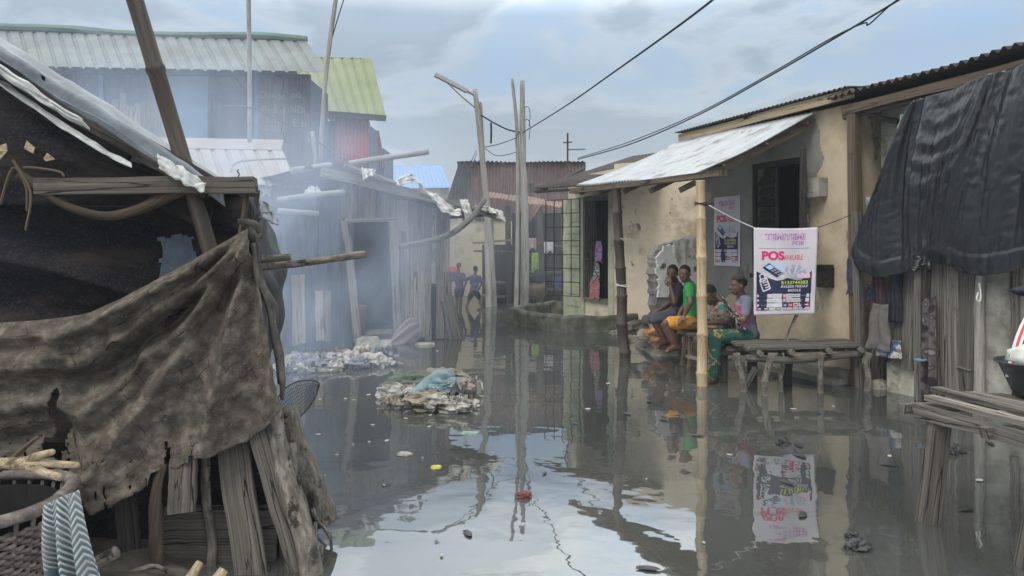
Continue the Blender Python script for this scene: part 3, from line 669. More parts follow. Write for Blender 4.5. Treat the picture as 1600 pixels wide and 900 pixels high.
tag(mb.build('blue_tie', flat('light_blue_strap', (.10, .19, .26)), None), 'light blue strap tied round the thin post left of the plank door', 'strap')
for (px, py, r, lb) in ((1393, 608, .075, 'dark boot shaped lump standing in the water by the rubble footing'), ):
    mb = MB(); c = G(px, py); mb.ell(c + V(0, 0, .10), (r * .6, r * .7, .13), 10, 8); mb.ell(c + V(0, -.06, .03), (r * .6, r * 1.1, .05), 10, 6)
    tag(mb.build('boot', m_black, None, smooth=True), 'black rubber boot standing at the foot of the rubble footing', 'boot')
for k, (px, py, r, lb) in enumerate(((1372, 606, .12, 'pale concrete lump at the foot of the thick wooden post beside the slatted bench'), (1418, 606, .10, 'dark round stone in the water right of the black boot'))):
    mb = MB(); c = G(px, py); mb.ell(c + V(0, 0, .02), (r, r, r * .7), 10, 7, None, lambda p: p * (1 + .25 * nz(p, 2, k * 9)))
    tag(mb.build('stone', m_rubble if k == 0 else m_concrete_dark, None), lb, 'stone')
p0 = G(1372, 604); mb = MB(); mb.board(p0 + V(0, .03, -.2), p0 + V(0, .03, .55), .12, .10, (-.3, -.9, 0), .006)
tag(mb.build('thick_post', m_wood_grey, None), 'thick squared wooden post standing in the water right of the slatted bench', 'post')

# ------------------------------------------------------------------ slatted bench in the water
t = thing('slatted_bench', 'wide low bench of rough grey slats standing in the water below the POS banner', 'bench', (3.3, 8.3, 0))
zb = .50
c00, c10, c11, c01 = V(2.62, 8.06, zb), V(4.0, 8.38, zb + .0), V(3.98, 8.95, zb + .0), V(2.60, 8.85, zb)
for k in range(9):
    v = (k + .5) / 9; a = c00.lerp(c01, v); b = c10.lerp(c11, v)
    mb = MB(); ex = rnd(-.06, .05); d = (b - a).normalized()
    if k > 6: b = a.lerp(b, .55 if k == 8 else .8)
    mb.board(a - d * (.03 + ex), b + d * rnd(-.05, .06) + V(0, 0, rnd(-.012, .012)), .075, .028, (0, 0, 1), .006, 6)
    mb.build('slat', m_wood_grey, t)
for q in (.06, .33, .66, .95):
    mb = MB(); a = c00.lerp(c10, q) + V(0, -.06, -.045); b = c01.lerp(c11, q) + V(0, .05, -.045)
    mb.tube([a, a.lerp(b, .5), b], [.034, .038, .034], 8, .15, 3); mb.build('bearer', m_bark, t)
mb = MB(); mb.tube([c00 + V(-.05, .03, -.10), c00.lerp(c10, .4) + V(0, .03, -.14), c10 + V(.04, .03, -.085)], [.038, .042, .036], 8, .12, 4); mb.build('rail', m_wood_grey, t, smooth=True)
mb = MB(); mb.tube([c01 + V(-.05, -.05, -.10), c01.lerp(c11, .5) + V(0, -.05, -.11), c11 + V(.04, -.05, -.10)], [.034, .04, .036], 8, .12, 4); mb.build('rail', m_wood_grey, t, smooth=True)
for (px, py, tx, dy, r, m) in ((1196, 618, 1204, 0, .036, m_bark), (1165, 612, 1151, .0, .038, m_bark), (1222, 612, 1218, .1, .026, m_bark), (1282, 614, 1283, .0, .034, m_bark), (1353, 610, 1357, 0, .042, m_bark), (1232, 600, 1233, .3, .05, m_wood_dark), (1312, 590, 1314, .4, .04, m_wood_dark)):
    p0 = G(px, py); zt = zb - .07; p1 = P(tx, HOR + (EYE - zt) / p0.y * FPX, p0.y)
    mb = MB(); mb.tube([p0 + V(0, 0, -.2), p0.lerp(p1, .35) + V(rnd(-.03, .03), 0, 0), p0.lerp(p1, .7) + V(rnd(-.03, .03), 0, 0), p1], [r, r * .95, r * 1.05, r * 1.1], 9, .22, 4)
    mb.build('leg', m, t, smooth=True)
mb = MB(); mb.board(G(1165, 612) + V(.03, .3, -.1), P(1180, 575, 8.3), .07, .03, (0, -1, 0)); mb.build('brace', m_wood_pale, t)
mb = MB(); mb.board(P(1217, 558, 8.6), P(1246, 488, 8.75), .035, .02, (0, -1, 0), .003)
tag(mb.build('leaning_stick', m_wood_pale, None), 'pale flat stick leaning up behind the banner from the slatted bench', 'stick')

# ------------------------------------------------------------------ plank table at the right edge
t = thing('plank_table', 'rough plank table on square legs in the water at the right edge', 'table', (3.0, 4.2, 0))
zt = .68
q0 = V(2.45, 4.32, zt - .05); dr = V(.17, -.72, 0).normalized(); ac = V(.98, .2, 0).normalized()
for k in range(11):
    a = q0 + ac * (.06 + k * .125) + dr * (-.10 + rnd(-.09, .04)) + V(0, 0, .075 + (.03 if k == 1 else 0) + rnd(-.008, .008)); b = q0 + ac * (.06 + k * .125 + rnd(-.02, .02)) + dr * 1.25 + V(0, 0, .075 + rnd(-.01, .01))
    mb = MB(); mb.board(a, b, .100 + rnd(-.025, .008), .028, (0, 0, 1), .005, 6); mb.build('plank', m_wood_grey if k % 3 else m_wood_pale, t)
mb = MB(); mb.board(q0 + dr * -.12, q0 + dr * 1.3, .075, .05, -ac, .006, 6); mb.build('rail', m_wood_grey, t)
mb = MB(); mb.board(q0 + ac * 1.25 + dr * -.12, q0 + ac * 1.25 + dr * 1.3, .075, .05, -ac, .006, 6); mb.build('rail', m_wood_grey, t)
for q in (-.16, .42, 1.1):
    mb = MB(); mb.board(q0 + dr * q - ac * .06, q0 + dr * q + ac * 1.35, .05, .06, (0, 0, 1), .005, 4); mb.build('bearer', m_wood_grey, t)
for (b0, tp) in ((G(1446, 816), q0 + dr * .02 + ac * .05), (G(1597, 884), q0 + dr * .72 + ac * .05), (G(1446, 816) + ac * 1.3, q0 + dr * .02 + ac * 1.3), (G(1597, 884) + ac * 1.3, q0 + dr * .72 + ac * 1.3)):
    mb = MB(); mb.board(b0 + V(-.01, 0, -.2), tp + V(0, 0, .02), .095, .085, (.12, -1, 0), .003, 6); mb.build('leg', m_wood_old, t)
# basin with laundry
bc = V(3.14, 4.36, zt + .045)
t = thing('black_basin', 'black plastic basin full of laundry on the plank table', 'basin', bc)
mb = MB()
def basin(u, v):
    a = u * 2 * math.pi; r = .15 + .085 * v; r += .02 if v > .93 else 0
    return bc + V(math.cos(a) * r, math.sin(a) * r, .004 + .20 * v)
mb.surf(basin, 36, 12, .008); mb.surf(lambda u, v: bc + V(math.cos(u * 6.2832) * .15 * (1 - v), math.sin(u * 6.2832) * .15 * (1 - v), .006), 36, 3, .006)
mb.build('shell', flat('black_basin_plastic', (.016, .017, .019), rough=.4, spec=.5), t, smooth=True)
def stripes(name, cols, scale, coord='UV', axis=0, rough=.9, wob=0.0):
    m = bpy.data.materials.new(name); m.use_nodes = True; tt = m.node_tree; L = tt.links.new; b = tt.nodes['Principled BSDF']; b.inputs['Roughness'].default_value = rough
    b.inputs['Specular IOR Level'].default_value = .2
    c = tt.nodes.new('ShaderNodeTexCoord'); sp = tt.nodes.new('ShaderNodeSeparateXYZ'); L(c.outputs[coord], sp.inputs[0])
    v = sp.outputs[axis]
    mu = tt.nodes.new('ShaderNodeMath'); mu.operation = 'MULTIPLY'; mu.inputs[1].default_value = scale; L(v, mu.inputs[0])
    fr2 = tt.nodes.new('ShaderNodeMath'); fr2.operation = 'FRACT'; L(mu.outputs[0], fr2.inputs[0])
    r = tt.nodes.new('ShaderNodeValToRGB'); r.color_ramp.interpolation = 'CONSTANT'; L(fr2.outputs[0], r.inputs[0])
    el = r.color_ramp.elements
    while len(el) > 1: el.remove(el[0])
    for i, (p_, col) in enumerate(cols):
        x = el[0] if i == 0 else el.new(p_)
        x.position = p_; x.color = (*col, 1)
    n = tt.nodes.new('ShaderNodeTexNoise'); n.inputs['Scale'].default_value = 60; L(c.outputs['Object'], n.inputs['Vector'])
    bp = tt.nodes.new('ShaderNodeBump'); bp.inputs['Strength'].default_value = .3; bp.inputs['Distance'].default_value = .004; L(n.outputs[0], bp.inputs['Height']); L(bp.outputs[0], b.inputs['Normal'])
    L(r.outputs[0], b.inputs['Base Color']); return m
wht = (.62, .60, .57); nvy = (.03, .035, .055); red = (.50, .08, .09)
m_striped = stripes('striped_cloth', [(0, wht), (.18, nvy), (.36, wht), (.55, red), (.68, wht), (.82, nvy), (.95, wht)], 5.5)
def drape(u, v):
    a = (u - .5) * 3.6 - 1.7; r = .03 + .21 * (v ** .65) * (1 + .08 * math.sin(a * 9)); z = .62 - .46 * v ** 1.5
    return bc + V(math.cos(a) * r + .05, math.sin(a) * r, z - .05 + .03 * nz((u * 8, v * 3, 3), 1) + .06 * math.sin(u * 3.1))
mb = MB(); mb.surf(drape, 60, 24, .006, None, 1.2, .6)
tag(mb.build('striped_cloth', m_striped, None, smooth=True), 'white, navy and red striped cloth heaped over the black basin', 'cloth')
mb = MB(); mb.ell(bc + V(-.02, -.04, .24), (.19, .18, .10), 18, 12, None, lambda p: p * (1 + .25 * nz(p, 2.5, 4)))
mb.build('laundry', m_rag_white, t, smooth=True)
mb = MB(); mb.ell(bc + V(.08, .05, .62), (.20, .16, .05), 18, 10, None, lambda p: p * (1 + .45 * nz(p, 2.2, 8)))
tag(mb.build('folded_cloth', m_navyc, None, smooth=True), 'crumpled navy cloth on top of the striped laundry', 'cloth')

# ------------------------------------------------------------------ shop house further up on the right
t = thing('shop_house', 'tan and pale green shop with an open doorway beyond the dark awning pole', 'shop', (2.4, 14.6, 0))
WA = Frame((3.85, 13.55), (2.06, 14.9)); WA.n = -WA.n if WA.n.y > 0 else WA.n
mb = MB(); WA.box(mb, -.5, WA.L, -.18, 0, -.3, 3.3); mb.build('wall', m_plaster_tan, t)
e_ = WA.pt(WA.L, 0, 0)
DW = Frame((e_.x, e_.y), (P(888, 0, 16.9).x, 16.9)); DW.n = -DW.n if DW.n.x > 0 else DW.n
def sD(px):
    k = (px - 800) / FPX; return (k * DW.p.y - DW.p.x) / (DW.d.x - k * DW.d.y)
a, b = sD(952), sD(917)
mb = MB(); DW.box(mb, a, b + .1, -.2, -.01, -.3, .50); mb.build('door_sill', m_plaster_tan, t); mb = MB(); DW.box(mb, -.02, DW.L, -.2, 0, 2.72, 3.2); mb.build('door_lintel', m_plaster_tan, t)
mb = MB(); DW.box(mb, .0, a, -.22, .03, -.3, 2.72); DW.box(mb, b + .1, DW.L + .2, -.22, .03, -.3, 2.72); mb.build('pillar', m_green_plaster, t)
mb = MB(); DW.box(mb, b - .0, b + .1, -.25, .05, .50, 2.62); DW.box(mb, a, b + .1, -.25, .05, 2.62, 2.70); DW.box(mb, a, b + .1, -.25, .06, .50, .54); mb.build('door_frame', m_wood_grey, t)
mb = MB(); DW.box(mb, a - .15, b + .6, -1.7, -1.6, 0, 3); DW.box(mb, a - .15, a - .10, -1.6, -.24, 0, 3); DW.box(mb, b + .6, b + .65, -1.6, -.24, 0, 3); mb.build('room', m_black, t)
mb = MB()
for k in range(7):
    s_ = a + (b - a) * (k + .5) / 7
    mb.tube([DW.pt(s_, -.1, 2.62), DW.pt(s_ + .01, -.1, 1.5), DW.pt(s_, -.1, .54)], .008, 5)
mb.build('bead_curtain', m_iron, t)
r_ = MB(); T1 = P(834, 295, 15.2); T4 = P(978, 286, 13.3); T3 = P(1005, 254, 15.6); T2 = P(903, 261, 17.6)
corr(r_, T1, T4, T3 + V(2, .6, .5), T2 + V(1.5, 1.2, .4), 26, .02, 6, 5); r_.build('roof', m_zinc_dark, t, smooth=True)
r_ = MB(); r_.board(T1 + V(.05, .03, -.06), T4 + V(0, .05, -.06), .09, .05, (0, 0, 1), .005, 6); r_.board(T1 + V(.1, .05, -.06), T2 + V(.1, 0, -.06), .09, .05, (0, 0, 1), .005, 6); r_.build('roof_beam', m_wood_dark, t)
# block courses with dark joints beside the door
mb = MB(); s_a, s_b = sD(909), sD(889)
for k in range(9): DW.box(mb, s_b * 1.0 - .02, s_a, .03, .045, .30 + k * .27 + .012, .30 + (k + 1) * .27 - .012) if s_b < s_a else DW.box(mb, s_a, s_b, .03, .045, .30 + k * .27 + .012, .30 + (k + 1) * .27 - .012)
mb.build('block_facing', m_green_plaster, t)
# clothes hanging in the doorway
m_plaid = mat('red_plaid_cloth', [(.40, (.22, .04, .05)), (.46, (.38, .30, .28)), (.52, (.16, .04, .05)), (.6, (.32, .13, .13))], scale=16, rough=.9, bump=.2, detail=1)
m_lilac = mat('lilac_print_cloth', [(.4, (.20, .12, .32)), (.5, (.26, .20, .36)), (.6, (.20, .08, .10))], scale=14, rough=.9, bump=.2, detail=1)
m_bwp = mat('black_white_print', [(.45, (.02, .02, .025)), (.5, (.5, .5, .48)), (.56, (.03, .03, .04))], scale=18, rough=.9, bump=.2, detail=1)
for nm, lb, px, z0, h, w, m in (('hanging_dress', 'lilac and red print dress hanging highest in the shop doorway', 940, 1.75, .42, .36, m_lilac), ('hanging_blouse', 'black and white print blouse hanging in the shop doorway', 937, 1.30, .35, .32, m_bwp), ('hanging_shirt', 'red plaid shirt hanging low in the shop doorway', 934, 1.0, .46, .48, m_plaid)):
    c = DW.pt(sD(px), .07, z0)
    def fn(u, v, c=c, w=w, h=h): return c + DW.d * ((u - .5) * w * (.5 + .5 * min(1, v * 3))) + DW.n * (.03 * math.sin(u * 15 + z0) * v) + V(0, 0, -h * v * (1 + .1 * math.sin(u * 9)))
    mb = MB(); mb.surf(fn, 20, 16, .006, None, w, h); tag(mb.build(nm, m, None, smooth=True), lb, 'clothing')
# iron grille gate
t = thing('iron_grille', 'thin iron bar grille standing beside the green pillar of the shop', 'grille', P(877, 480, 16.2))
g0, g1 = P(853, 460, 16.5), P(906, 460, 15.9); zt_, zb_ = P(0, 312, 16.2).z, P(0, 462, 16.2).z
mb = MB()
for k in range(5):
    a = g0.lerp(g1, k / 4); mb.tube([V(a.x, a.y, zb_), V(a.x, a.y, zt_)], .011, 5)
mb.build('upright_bars', m_iron, t)
mb = MB()
for k in range(8):
    z = zb_ + (zt_ - zb_) * k / 7; mb.tube([V(g0.x, g0.y - .012, z), V(g1.x, g1.y - .012, z)], .009, 5)
mb.build('cross_bars', m_iron, t)
# low mossy wall in the water
def lowwall(mb, pts, h, th, seed):
    f = polyline(pts); n = 50
    def fn(u, v):
        c = f(u); d = (f(min(1, u + .01)) - f(max(0, u - .01))).normalized(); nn = V(d.y, -d.x, 0)
        hh = h + .05 * nz((u * 7, seed, 0), 1) + .02 * nz((u * 30, seed, 0), 1)
        prof = [(-1, -.2), (-1, .85), (-.7, 1), (.7, 1), (1, .85), (1, -.2)]
        k = v * 5; i = min(4, int(k)); q = k - i
        o_ = prof[i][0] * (1 - q) + prof[i + 1][0] * q; z = prof[i][1] * (1 - q) + prof[i + 1][1] * q
        return c + nn * (o_ * th / 2 * (1 + .2 * nz((u * 12, v * 4, seed), 1))) + V(0, 0, z * hh)
    mb.surf(fn, n, 15, .01, None, 3, .6)
t = thing('low_mossy_wall', 'low curved mossy concrete kerb wall rising from the water before the shop', 'wall', G(860, 505))
mb = MB(); w0, w1, w2, w3 = G(799, 503), G(835, 512), G(885, 520), G(972, 517)
lowwall(mb, [w0, w1, w2, w3, w3 + V(.3, .3, 0)], .31, .16, 3); mb.build('front_wall', m_concrete_dark, t)
mb = MB(); lowwall(mb, [w0 + V(.05, .12, 0), P(825, 490, 17.3) * 1, P(850, 490, 18), P(890, 490, 18)] if False else [w0 + V(.05, .14, 0), V(w0.x + .5, 17.3, 0), V(w0.x + .9, 17.9, 0), V(w0.x + 1.6, 18.0, 0)], .30, .15, 9); mb.build('back_wall', m_concrete_dark, t)

# broken wall stub with a white rag, behind the two seated men
cst = P(1058, 440, 12.7)
stub = thing('broken_wall', 'broken stub of old wall with flaking white plaster behind the seated men', 'wall', V(cst.x, cst.y, 0))
outl = [P(*q, 12.7) for q in ((1018, 515), (1020, 470), (1017, 425), (1019, 398), (1030, 383), (1050, 376), (1075, 374), (1096, 376), (1100, 420), (1100, 515))]
f_ = polyline(outl + [outl[0]])
pts = [f_(i / 90) + V(.07 * nz((i * .6, 1, 1)) + .03 * nz((i * 1.9, 1, 8)), 0, .07 * nz((i * .6, 5, 1)) + .03 * nz((i * 1.9, 4, 8))) for i in range(90)]
mb = MB(); mb.prism(pts, (0.25, -1, 0), .34); mb.build('stub', m_cement, stub)
pts2 = [p.lerp(cst, .07 + .26 * abs(nz((i * .45, 2, 7))) + .08 * nz((i * 1.7, 2, 7))) + V(0, -.20, .03) for i, p in enumerate(pts)]
pts2 = [V(p.x, p.y, max(p.z, 1.6 - 75 * 12.7 / FPX + .05 * nz((i, 3, 3)))) for i, p in enumerate(pts2)]
mb = MB(); mb.prism(pts2, (0.25, -1, 0), .06); mb.build('plaster_face', m_white_plaster, stub)
tr = [P(*q, 12.35) for q in ((1052, 378), (1065, 372), (1082, 373), (1100, 374))]; br = [P(*q, 12.3) for q in ((1050, 396), (1066, 424), (1080, 396), (1100, 432))]
mb = MB(); mb.surf(loft(tr, br, lambda u, v: V(0, -.05 * math.sin(u * 22) * v - .03, .02 * nz((u * 7, v * 5, 1)))), 40, 24, .008, lambda u, v: not (.45 < u < .8 and v > .55 and nz((u * 9, v * 9, 2)) > -.1), .6, .4)
tag(mb.build('white_rag', m_rag_white, None, smooth=True), 'torn white rag draped over the top of the broken wall stub', 'rag')
# ------------------------------------------------------------------ printed banners
def text_mesh(body, height, sx=1.0, bold=0.0, spacing=1.0, outline=0.0):
    cu = bpy.data.curves.new('txt', 'FONT'); cu.body = body; cu.size = 1; cu.offset = bold; cu.space_character = spacing
    o = bpy.data.objects.new('txt', cu); COL.objects.link(o)
    dg = bpy.context.evaluated_depsgraph_get(); me = bpy.data.meshes.new_from_object(o.evaluated_get(dg))
    bpy.data.objects.remove(o); bpy.data.curves.remove(cu)
    vs = [v.co.copy() for v in me.vertices]; fs = [list(p.vertices) for p in me.polygons]; bpy.data.meshes.remove(me)
    x0 = min(v.x for v in vs); x1 = max(v.x for v in vs); y0 = min(v.y for v in vs); y1 = max(v.y for v in vs)
    k = height / (y1 - y0)
    return [((v.x - x0) * k * sx, (v.y - y0) * k) for v in vs], fs, (x1 - x0) * k * sx
C_ = {}
def fc(name, c):
    if name not in C_: C_[name] = mat('print_' + name, [(.3, tuple(x * .93 for x in c)), (.7, c)], scale=9, rough=.45, bump=0, spec=.35)
    return C_[name]
def banner(name, label, surf_pt, W_, H_, full=True):
    """surf_pt(x, y, off): banner metres (origin bottom left) to world"""
    t = thing(name, label, 'banner', surf_pt(W_ / 2, 0, 0))
    X = W_; Y = H_
    mb = MB(); mb.surf(lambda u, v: surf_pt(u * X, Y * (1 - v), 0), 40, 44, .002, None, X, Y)
    mb.build('sheet', mat('banner_vinyl', [(.3, (.50, .465, .51)), (.7, (.60, .555, .60))], scale=3, rough=.42, bump=.15, spec=.4), t, smooth=True)
    def poly(nm, pts, c, off, n=10):
        # strips so that the print follows the ripples
        mb = MB(); P4 = [Vector((p[0] * X, p[1] * Y)) for p in pts]
        if len(P4) == 4:
            for i in range(n):
                for j in range(n):
                    q = []
                    for (a, b) in ((i, j), (i + 1, j), (i + 1, j + 1), (i, j + 1)):
                        a /= n; b /= n; p = P4[0].lerp(P4[1], a).lerp(P4[3].lerp(P4[2], a), b); q.append(surf_pt(p.x, p.y, off))
                    s = mb.add(q); mb.face([s, s + 1, s + 2, s + 3])
        return mb.build(nm, c, t)
    def many(nm, quads, c, off):
        mb = MB()
        for pts in quads:
            P4 = [Vector((p[0] * X, p[1] * Y)) for p in pts]; n = 4
            for i in range(n):
                q = []
                for (a, b) in ((i, 0), (i + 1, 0), (i + 1, 1), (i, 1)):
                    a /= n; p = P4[0].lerp(P4[1], a).lerp(P4[3].lerp(P4[2], a), b); q.append(surf_pt(p.x, p.y, off))
                s = mb.add(q); mb.face([s, s + 1, s + 2, s + 3])
        return mb.build(nm, c, t)
    def text(nm, body, x, y, h, w, c, off, bold=0, spacing=1.0):
        pts, fs, tw = text_mesh(body, h * Y, 1, bold, spacing)
        sx = w * X / tw
        mb = MB(); mb.v = [surf_pt(x * X + p[0] * sx, y * Y + p[1], off) for p in pts]
        for f in fs: mb.face(f)
        return mb.build(nm, c, t)
    rect = lambda x0, y0, x1, y1: [(x0, y0), (x1, y0), (x1, y1), (x0, y1)]
    a = .003
    navy, pink, purple, white, yel = fc('navy', (.018, .022, .065)), fc('magenta', (.62, .03, .16)), fc('purple', (.30, .12, .40)), fc('white', (.62, .60, .63)), fc('lime', (.62, .72, .06))
    redc, orange, green, lblue, palep = fc('red', (.60, .05, .06)), fc('orange', (.62, .25, .06)), fc('green', (.08, .32, .14)), fc('pale_blue', (.42, .56, .70)), fc('pale_pink', (.72, .50, .58))
    grey, blk = fc('grey', (.30, .30, .34)), fc('black', (.02, .02, .03))
    # heading, outlined
    for (s_, x, y, h, w) in (('TEMIYEMI', .17, .865, .075, .64), ('POS', .60, .805, .052, .20)):
        text('heading', s_, x, y, h, w, purple, a, .05); text('heading', s_, x + .002, y + .003, h * .94, w * .985, palep, a * 1.7, -.005)
    poly('rule_line', rect(.08, .765, .88, .769), purple, a, 6)
    text('lettering', 'POS', .125, .632, .105, .355, pink, a, .05); text('lettering', 'AVAILABLE', .475, .632, .062, .31, redc, a, .01, 1.15)
    # navy panel with a wavy upper edge
    mb = MB(); n = 28
    up = [(.045, .50), (.12, .475), (.22, .43), (.36, .395), (.46, .405), (.52, .43), (.62, .41), (.75, .395), (.82, .42), (.90, .48), (.93, .505)]
    fu = polyline([(p[0], p[1], 0) for p in up])
    for i in range(n):
        for j in range(6):
            q = []
            for (aa, bb) in ((i, j), (i + 1, j), (i + 1, j + 1), (i, j + 1)):
                u_ = fu(aa / n); y_ = .245 + (u_.y - .245) * bb / 6; q.append(surf_pt(u_.x * X, y_ * Y, a))
            s = mb.add(q); mb.face([s, s + 1, s + 2, s + 3])
    mb.build('navy_panel', navy, t)
    poly('picture_panel', [(.15, .50), (.47, .43), (.50, .60), (.15, .60)], lblue, a * .6, 6)
    # card machine
    many('card_machine', [[(.14, .545), (.36, .43), (.47, .475), (.24, .60)]], navy, a * 2); many('machine_screen', [[(.18, .555), (.25, .522), (.32, .548), (.25, .583)]], lblue, a * 3)
    many('machine_keys', [[(.27 + .05 * i + .03 * j, .513 - .025 * i + .012 * j), (.30 + .05 * i + .03 * j, .498 - .025 * i + .012 * j), (.322 + .05 * i + .03 * j, .507 - .025 * i + .012 * j), (.292 + .05 * i + .03 * j, .522 - .025 * i + .012 * j)] for i in range(3) for j in range(3)], grey, a * 3)
    many('receipt_slip', [[(.40, .445), (.44, .425), (.48, .445), (.44, .465)]], white, a * 3)
    # fan of banknotes
    for i in range(7):
        an = R(125 - i * 16); c0 = Vector((.64, .41)); d = Vector((math.cos(an), math.sin(an) * .72)); nn = Vector((-d.y, d.x)) * .035
        p = [c0 + d * .03 - nn, c0 + d * .23 - nn * 1.25, c0 + d * .23 + nn * 1.25, c0 + d * .03 + nn]
        many('banknote', [p], fc('note_pale', (.52, .52, .62)) if i % 2 else fc('note_grey', (.36, .38, .46)), a * (2 + .25 * i))
        q = [c0 + d * .09 - nn * .5, c0 + d * .18 - nn * .6, c0 + d * .18 + nn * .6, c0 + d * .09 + nn * .5]
        many('banknote_print', [q], fc('note_teal', (.22, .36, .42)) if i % 3 else palep, a * (2.15 + .25 * i))
    many('note_stack', [rect(.69, .42, .90, .47)], palep, a * 4.2)
    # white phone outline
    mb_ = []
    def line(p, q, w=.012):
        p = Vector(p); q = Vector(q); d = (q - p); d2 = Vector((d.x * X, d.y * Y)).normalized(); n_ = Vector((-d2.y / X, d2.x / Y)) * w * X * .5
        mb_.append([p - n_, q - n_, q + n_, p + n_])
    body = [(.10, .445), (.19, .455), (.25, .30), (.15, .27)]
    body = [(.095, .40), (.205, .43), (.265, .305), (.155, .270)]
    for i in range(4): line(body[i], body[(i + 1) % 4], .018)
    scr = [(.095, .455), (.165, .475), (.19, .40), (.12, .38)]
    for i in range(4): line(scr[i], scr[(i + 1) % 4], .018)
    for k in range(3): line((.145 + .02 * k, .365 - .027 * k), (.215 + .018 * k, .383 - .027 * k), .016)
    many('phone_icon', mb_, white, a * 2.5)
    text('phone_number', '5133744383', .43, .352, .038, .44, yel, a * 2.5, .012)
    text('lettering', 'AVLESSI FRIDAY', .42, .312, .030, .46, white, a * 2.5, .02); text('lettering', 'MIDDLE', .54, .267, .030, .22, white, a * 2.5, .02)
    # service rows
    many('row_band', [rect(.04, .055, .92, .245)], navy, a)
    for q in (rect(.10, .200, .44, .240), rect(.10, .145, .44, .190), rect(.10, .090, .44, .135), rect(.52, .200, .90, .240), rect(.52, .148, .90, .190)): many('row_box', [q], white, a * 2)
    many('row_icon', [rect(.045, .200, .095, .240), rect(.045, .145, .095, .190), rect(.045, .090, .095, .135), rect(.46, .200, .51, .240), rect(.46, .148, .51, .190)], fc('icon_pink', (.62, .30, .32)), a * 2)
    many('icon_mark', [rect(.058, .210, .082, .230), rect(.058, .157, .082, .178), rect(.058, .102, .082, .123), rect(.473, .210, .497, .230), rect(.473, .158, .497, .180)], white, a * 3)
    for (s_, x, y, w) in (('Deposit money', .12, .211, .29), ('Send money', .12, .157, .24), ('Pay bills', .12, .102, .17), ('Withdraw money', .54, .211, .33), ('Buy airtime', .54, .159, .25)):
        text('lettering', s_, x, y, .019, w, grey, a * 3, .01)
    cols = [navy, redc, palep, white, redc]
    for i, c in enumerate(cols): many('logo_box', [rect(.46 + .09 * i, .092, .54 + .09 * i, .138)], c if c is not navy else fc('logo_blue', (.06, .09, .25)), a * 2)
    many('logo_mark', [rect(.48, .106, .52, .118), rect(.565, .106, .615, .118), rect(.83, .108, .89, .120)], white, a * 3)
    many('logo_mark', [rect(.66, .104, .70, .126), rect(.745, .110, .79, .118)], redc, a * 3)
    cols = [redc, orange, fc('pale_green', (.45, .55, .45)), green, white, white, white, lblue, white]
    for i, c in enumerate(cols): many('logo_box', [rect(.05 + .097 * i, .058, .137 + .097 * i, .085)], c, a * 2)
    many('logo_mark', [rect(.065 + .097 * i, .068, .12 + .097 * i, .075) for i in (4, 5, 6, 7, 8)], grey, a * 3)
    many('logo_mark', [rect(.072 + .097 * i, .066, .115 + .097 * i, .078) for i in (0, 1, 3)], white, a * 3)
    return t
# big banner on the rope between the bamboo post and the house corner
YB = 8.62
b_l, b_r = P(1178, 355, YB), P(1279, 354, YB); WB = b_r.x - b_l.x; HB = (491 - 355) / FPX * YB
def big(x, y, off):
    u = x / WB; v = y / HB
    rip = .012 * math.sin(u * 9 + 1.5 * v) * (1 - .3 * v) + .016 * nz((u * 2.5, v * 2.5, 4), 1)
    z = b_l.z - HB + y - .012 * math.sin(u * 3.14) * v + (-.004 * (1 - u) if v > .5 else 0)
    return V(b_l.x + x * (.955 + .045 * v) - .004, YB + rip - off + .03 * (u - .5), z - .012 * (1 - u) * (1 - v) )
banner('advert_banner', 'large white POS AVAILABLE banner strung on a rope from the yellow bamboo post', big, WB, HB)
# small one on the wall, turned with it
wy = 11.05
s0 = sY(wy + .18); s1 = sY(wy - .60)
pz0, pz1 = 1.31, 2.36
wl = FR
def small(x, y, off):
    return wl.pt(s0 - x, .012 + off * .8 + .008 * nz((x * 5, y * 4, 1), 1) + .006 * abs(math.sin(x * 14)), pz0 + y)
cs0 = sY(plane_pt(1117, 360).y); cs1 = sY(plane_pt(1158, 360).y)
s0 = max(cs0, cs1) ; W2 = abs(cs0 - cs1); yy = plane_pt(1137, 360).y
pz1 = EYE - (307 - HOR) / FPX * yy; pz0 = EYE - (416 - HOR) / FPX * yy
banner('advert_poster', 'smaller faded POS poster fixed flat on the grey wall left of the shuttered window', small, W2, pz1 - pz0)
# rope
t = None
def wire(name, label, pts, r, cat='cable', m=None, group=None, sub=8):
    mb = MB(); mb.tube(pts, r, 5, 0, sub); return tag(mb.build(name, m or m_wire, None, smooth=True), label, cat, group)
cp = plane_pt(1334, 335, .1)
mb = MB(); mb.tube([P(1108, 321, BPOST.y - .06), P(1145, 341, 8.63), b_l + V(.01, 0, -.01)], .006, 5, 0, 6)
tag(mb.build('white_rope', m_rag_white, None, smooth=True), 'white rope from the bamboo post to the left corner of the banner', 'rope')
mb = MB(); mb.tube([b_r + V(-.01, 0, -.01), P(1305, 346, 8.6), P(1328, 336, 8.6), cp], .005, 5, 0, 6)
tag(mb.build('grey_rope', m_iron, None, smooth=True), 'thin dark rope from the right corner of the banner to the house corner post', 'rope')
# two pens tucked by the shutter
for k, (c, px) in enumerate((((.55, .07, .05), 1259), ((.6, .30, .12), 1263))):
    pp = plane_pt(px, 347, .03); mb = MB(); mb.tube([pp, pp + V(-.01, 0, .06)], .010, 6); mb.tube([pp + V(-.01, 0, .06), pp + V(-.02, 0, .11)], .008, 6)
    tag(mb.build('toothbrush', flat('red_plastic' if k == 0 else 'orange_plastic', c, rough=.4), None), ('red' if k == 0 else 'orange') + ' toothbrush tucked in the wall beside the shutter', 'toothbrush')

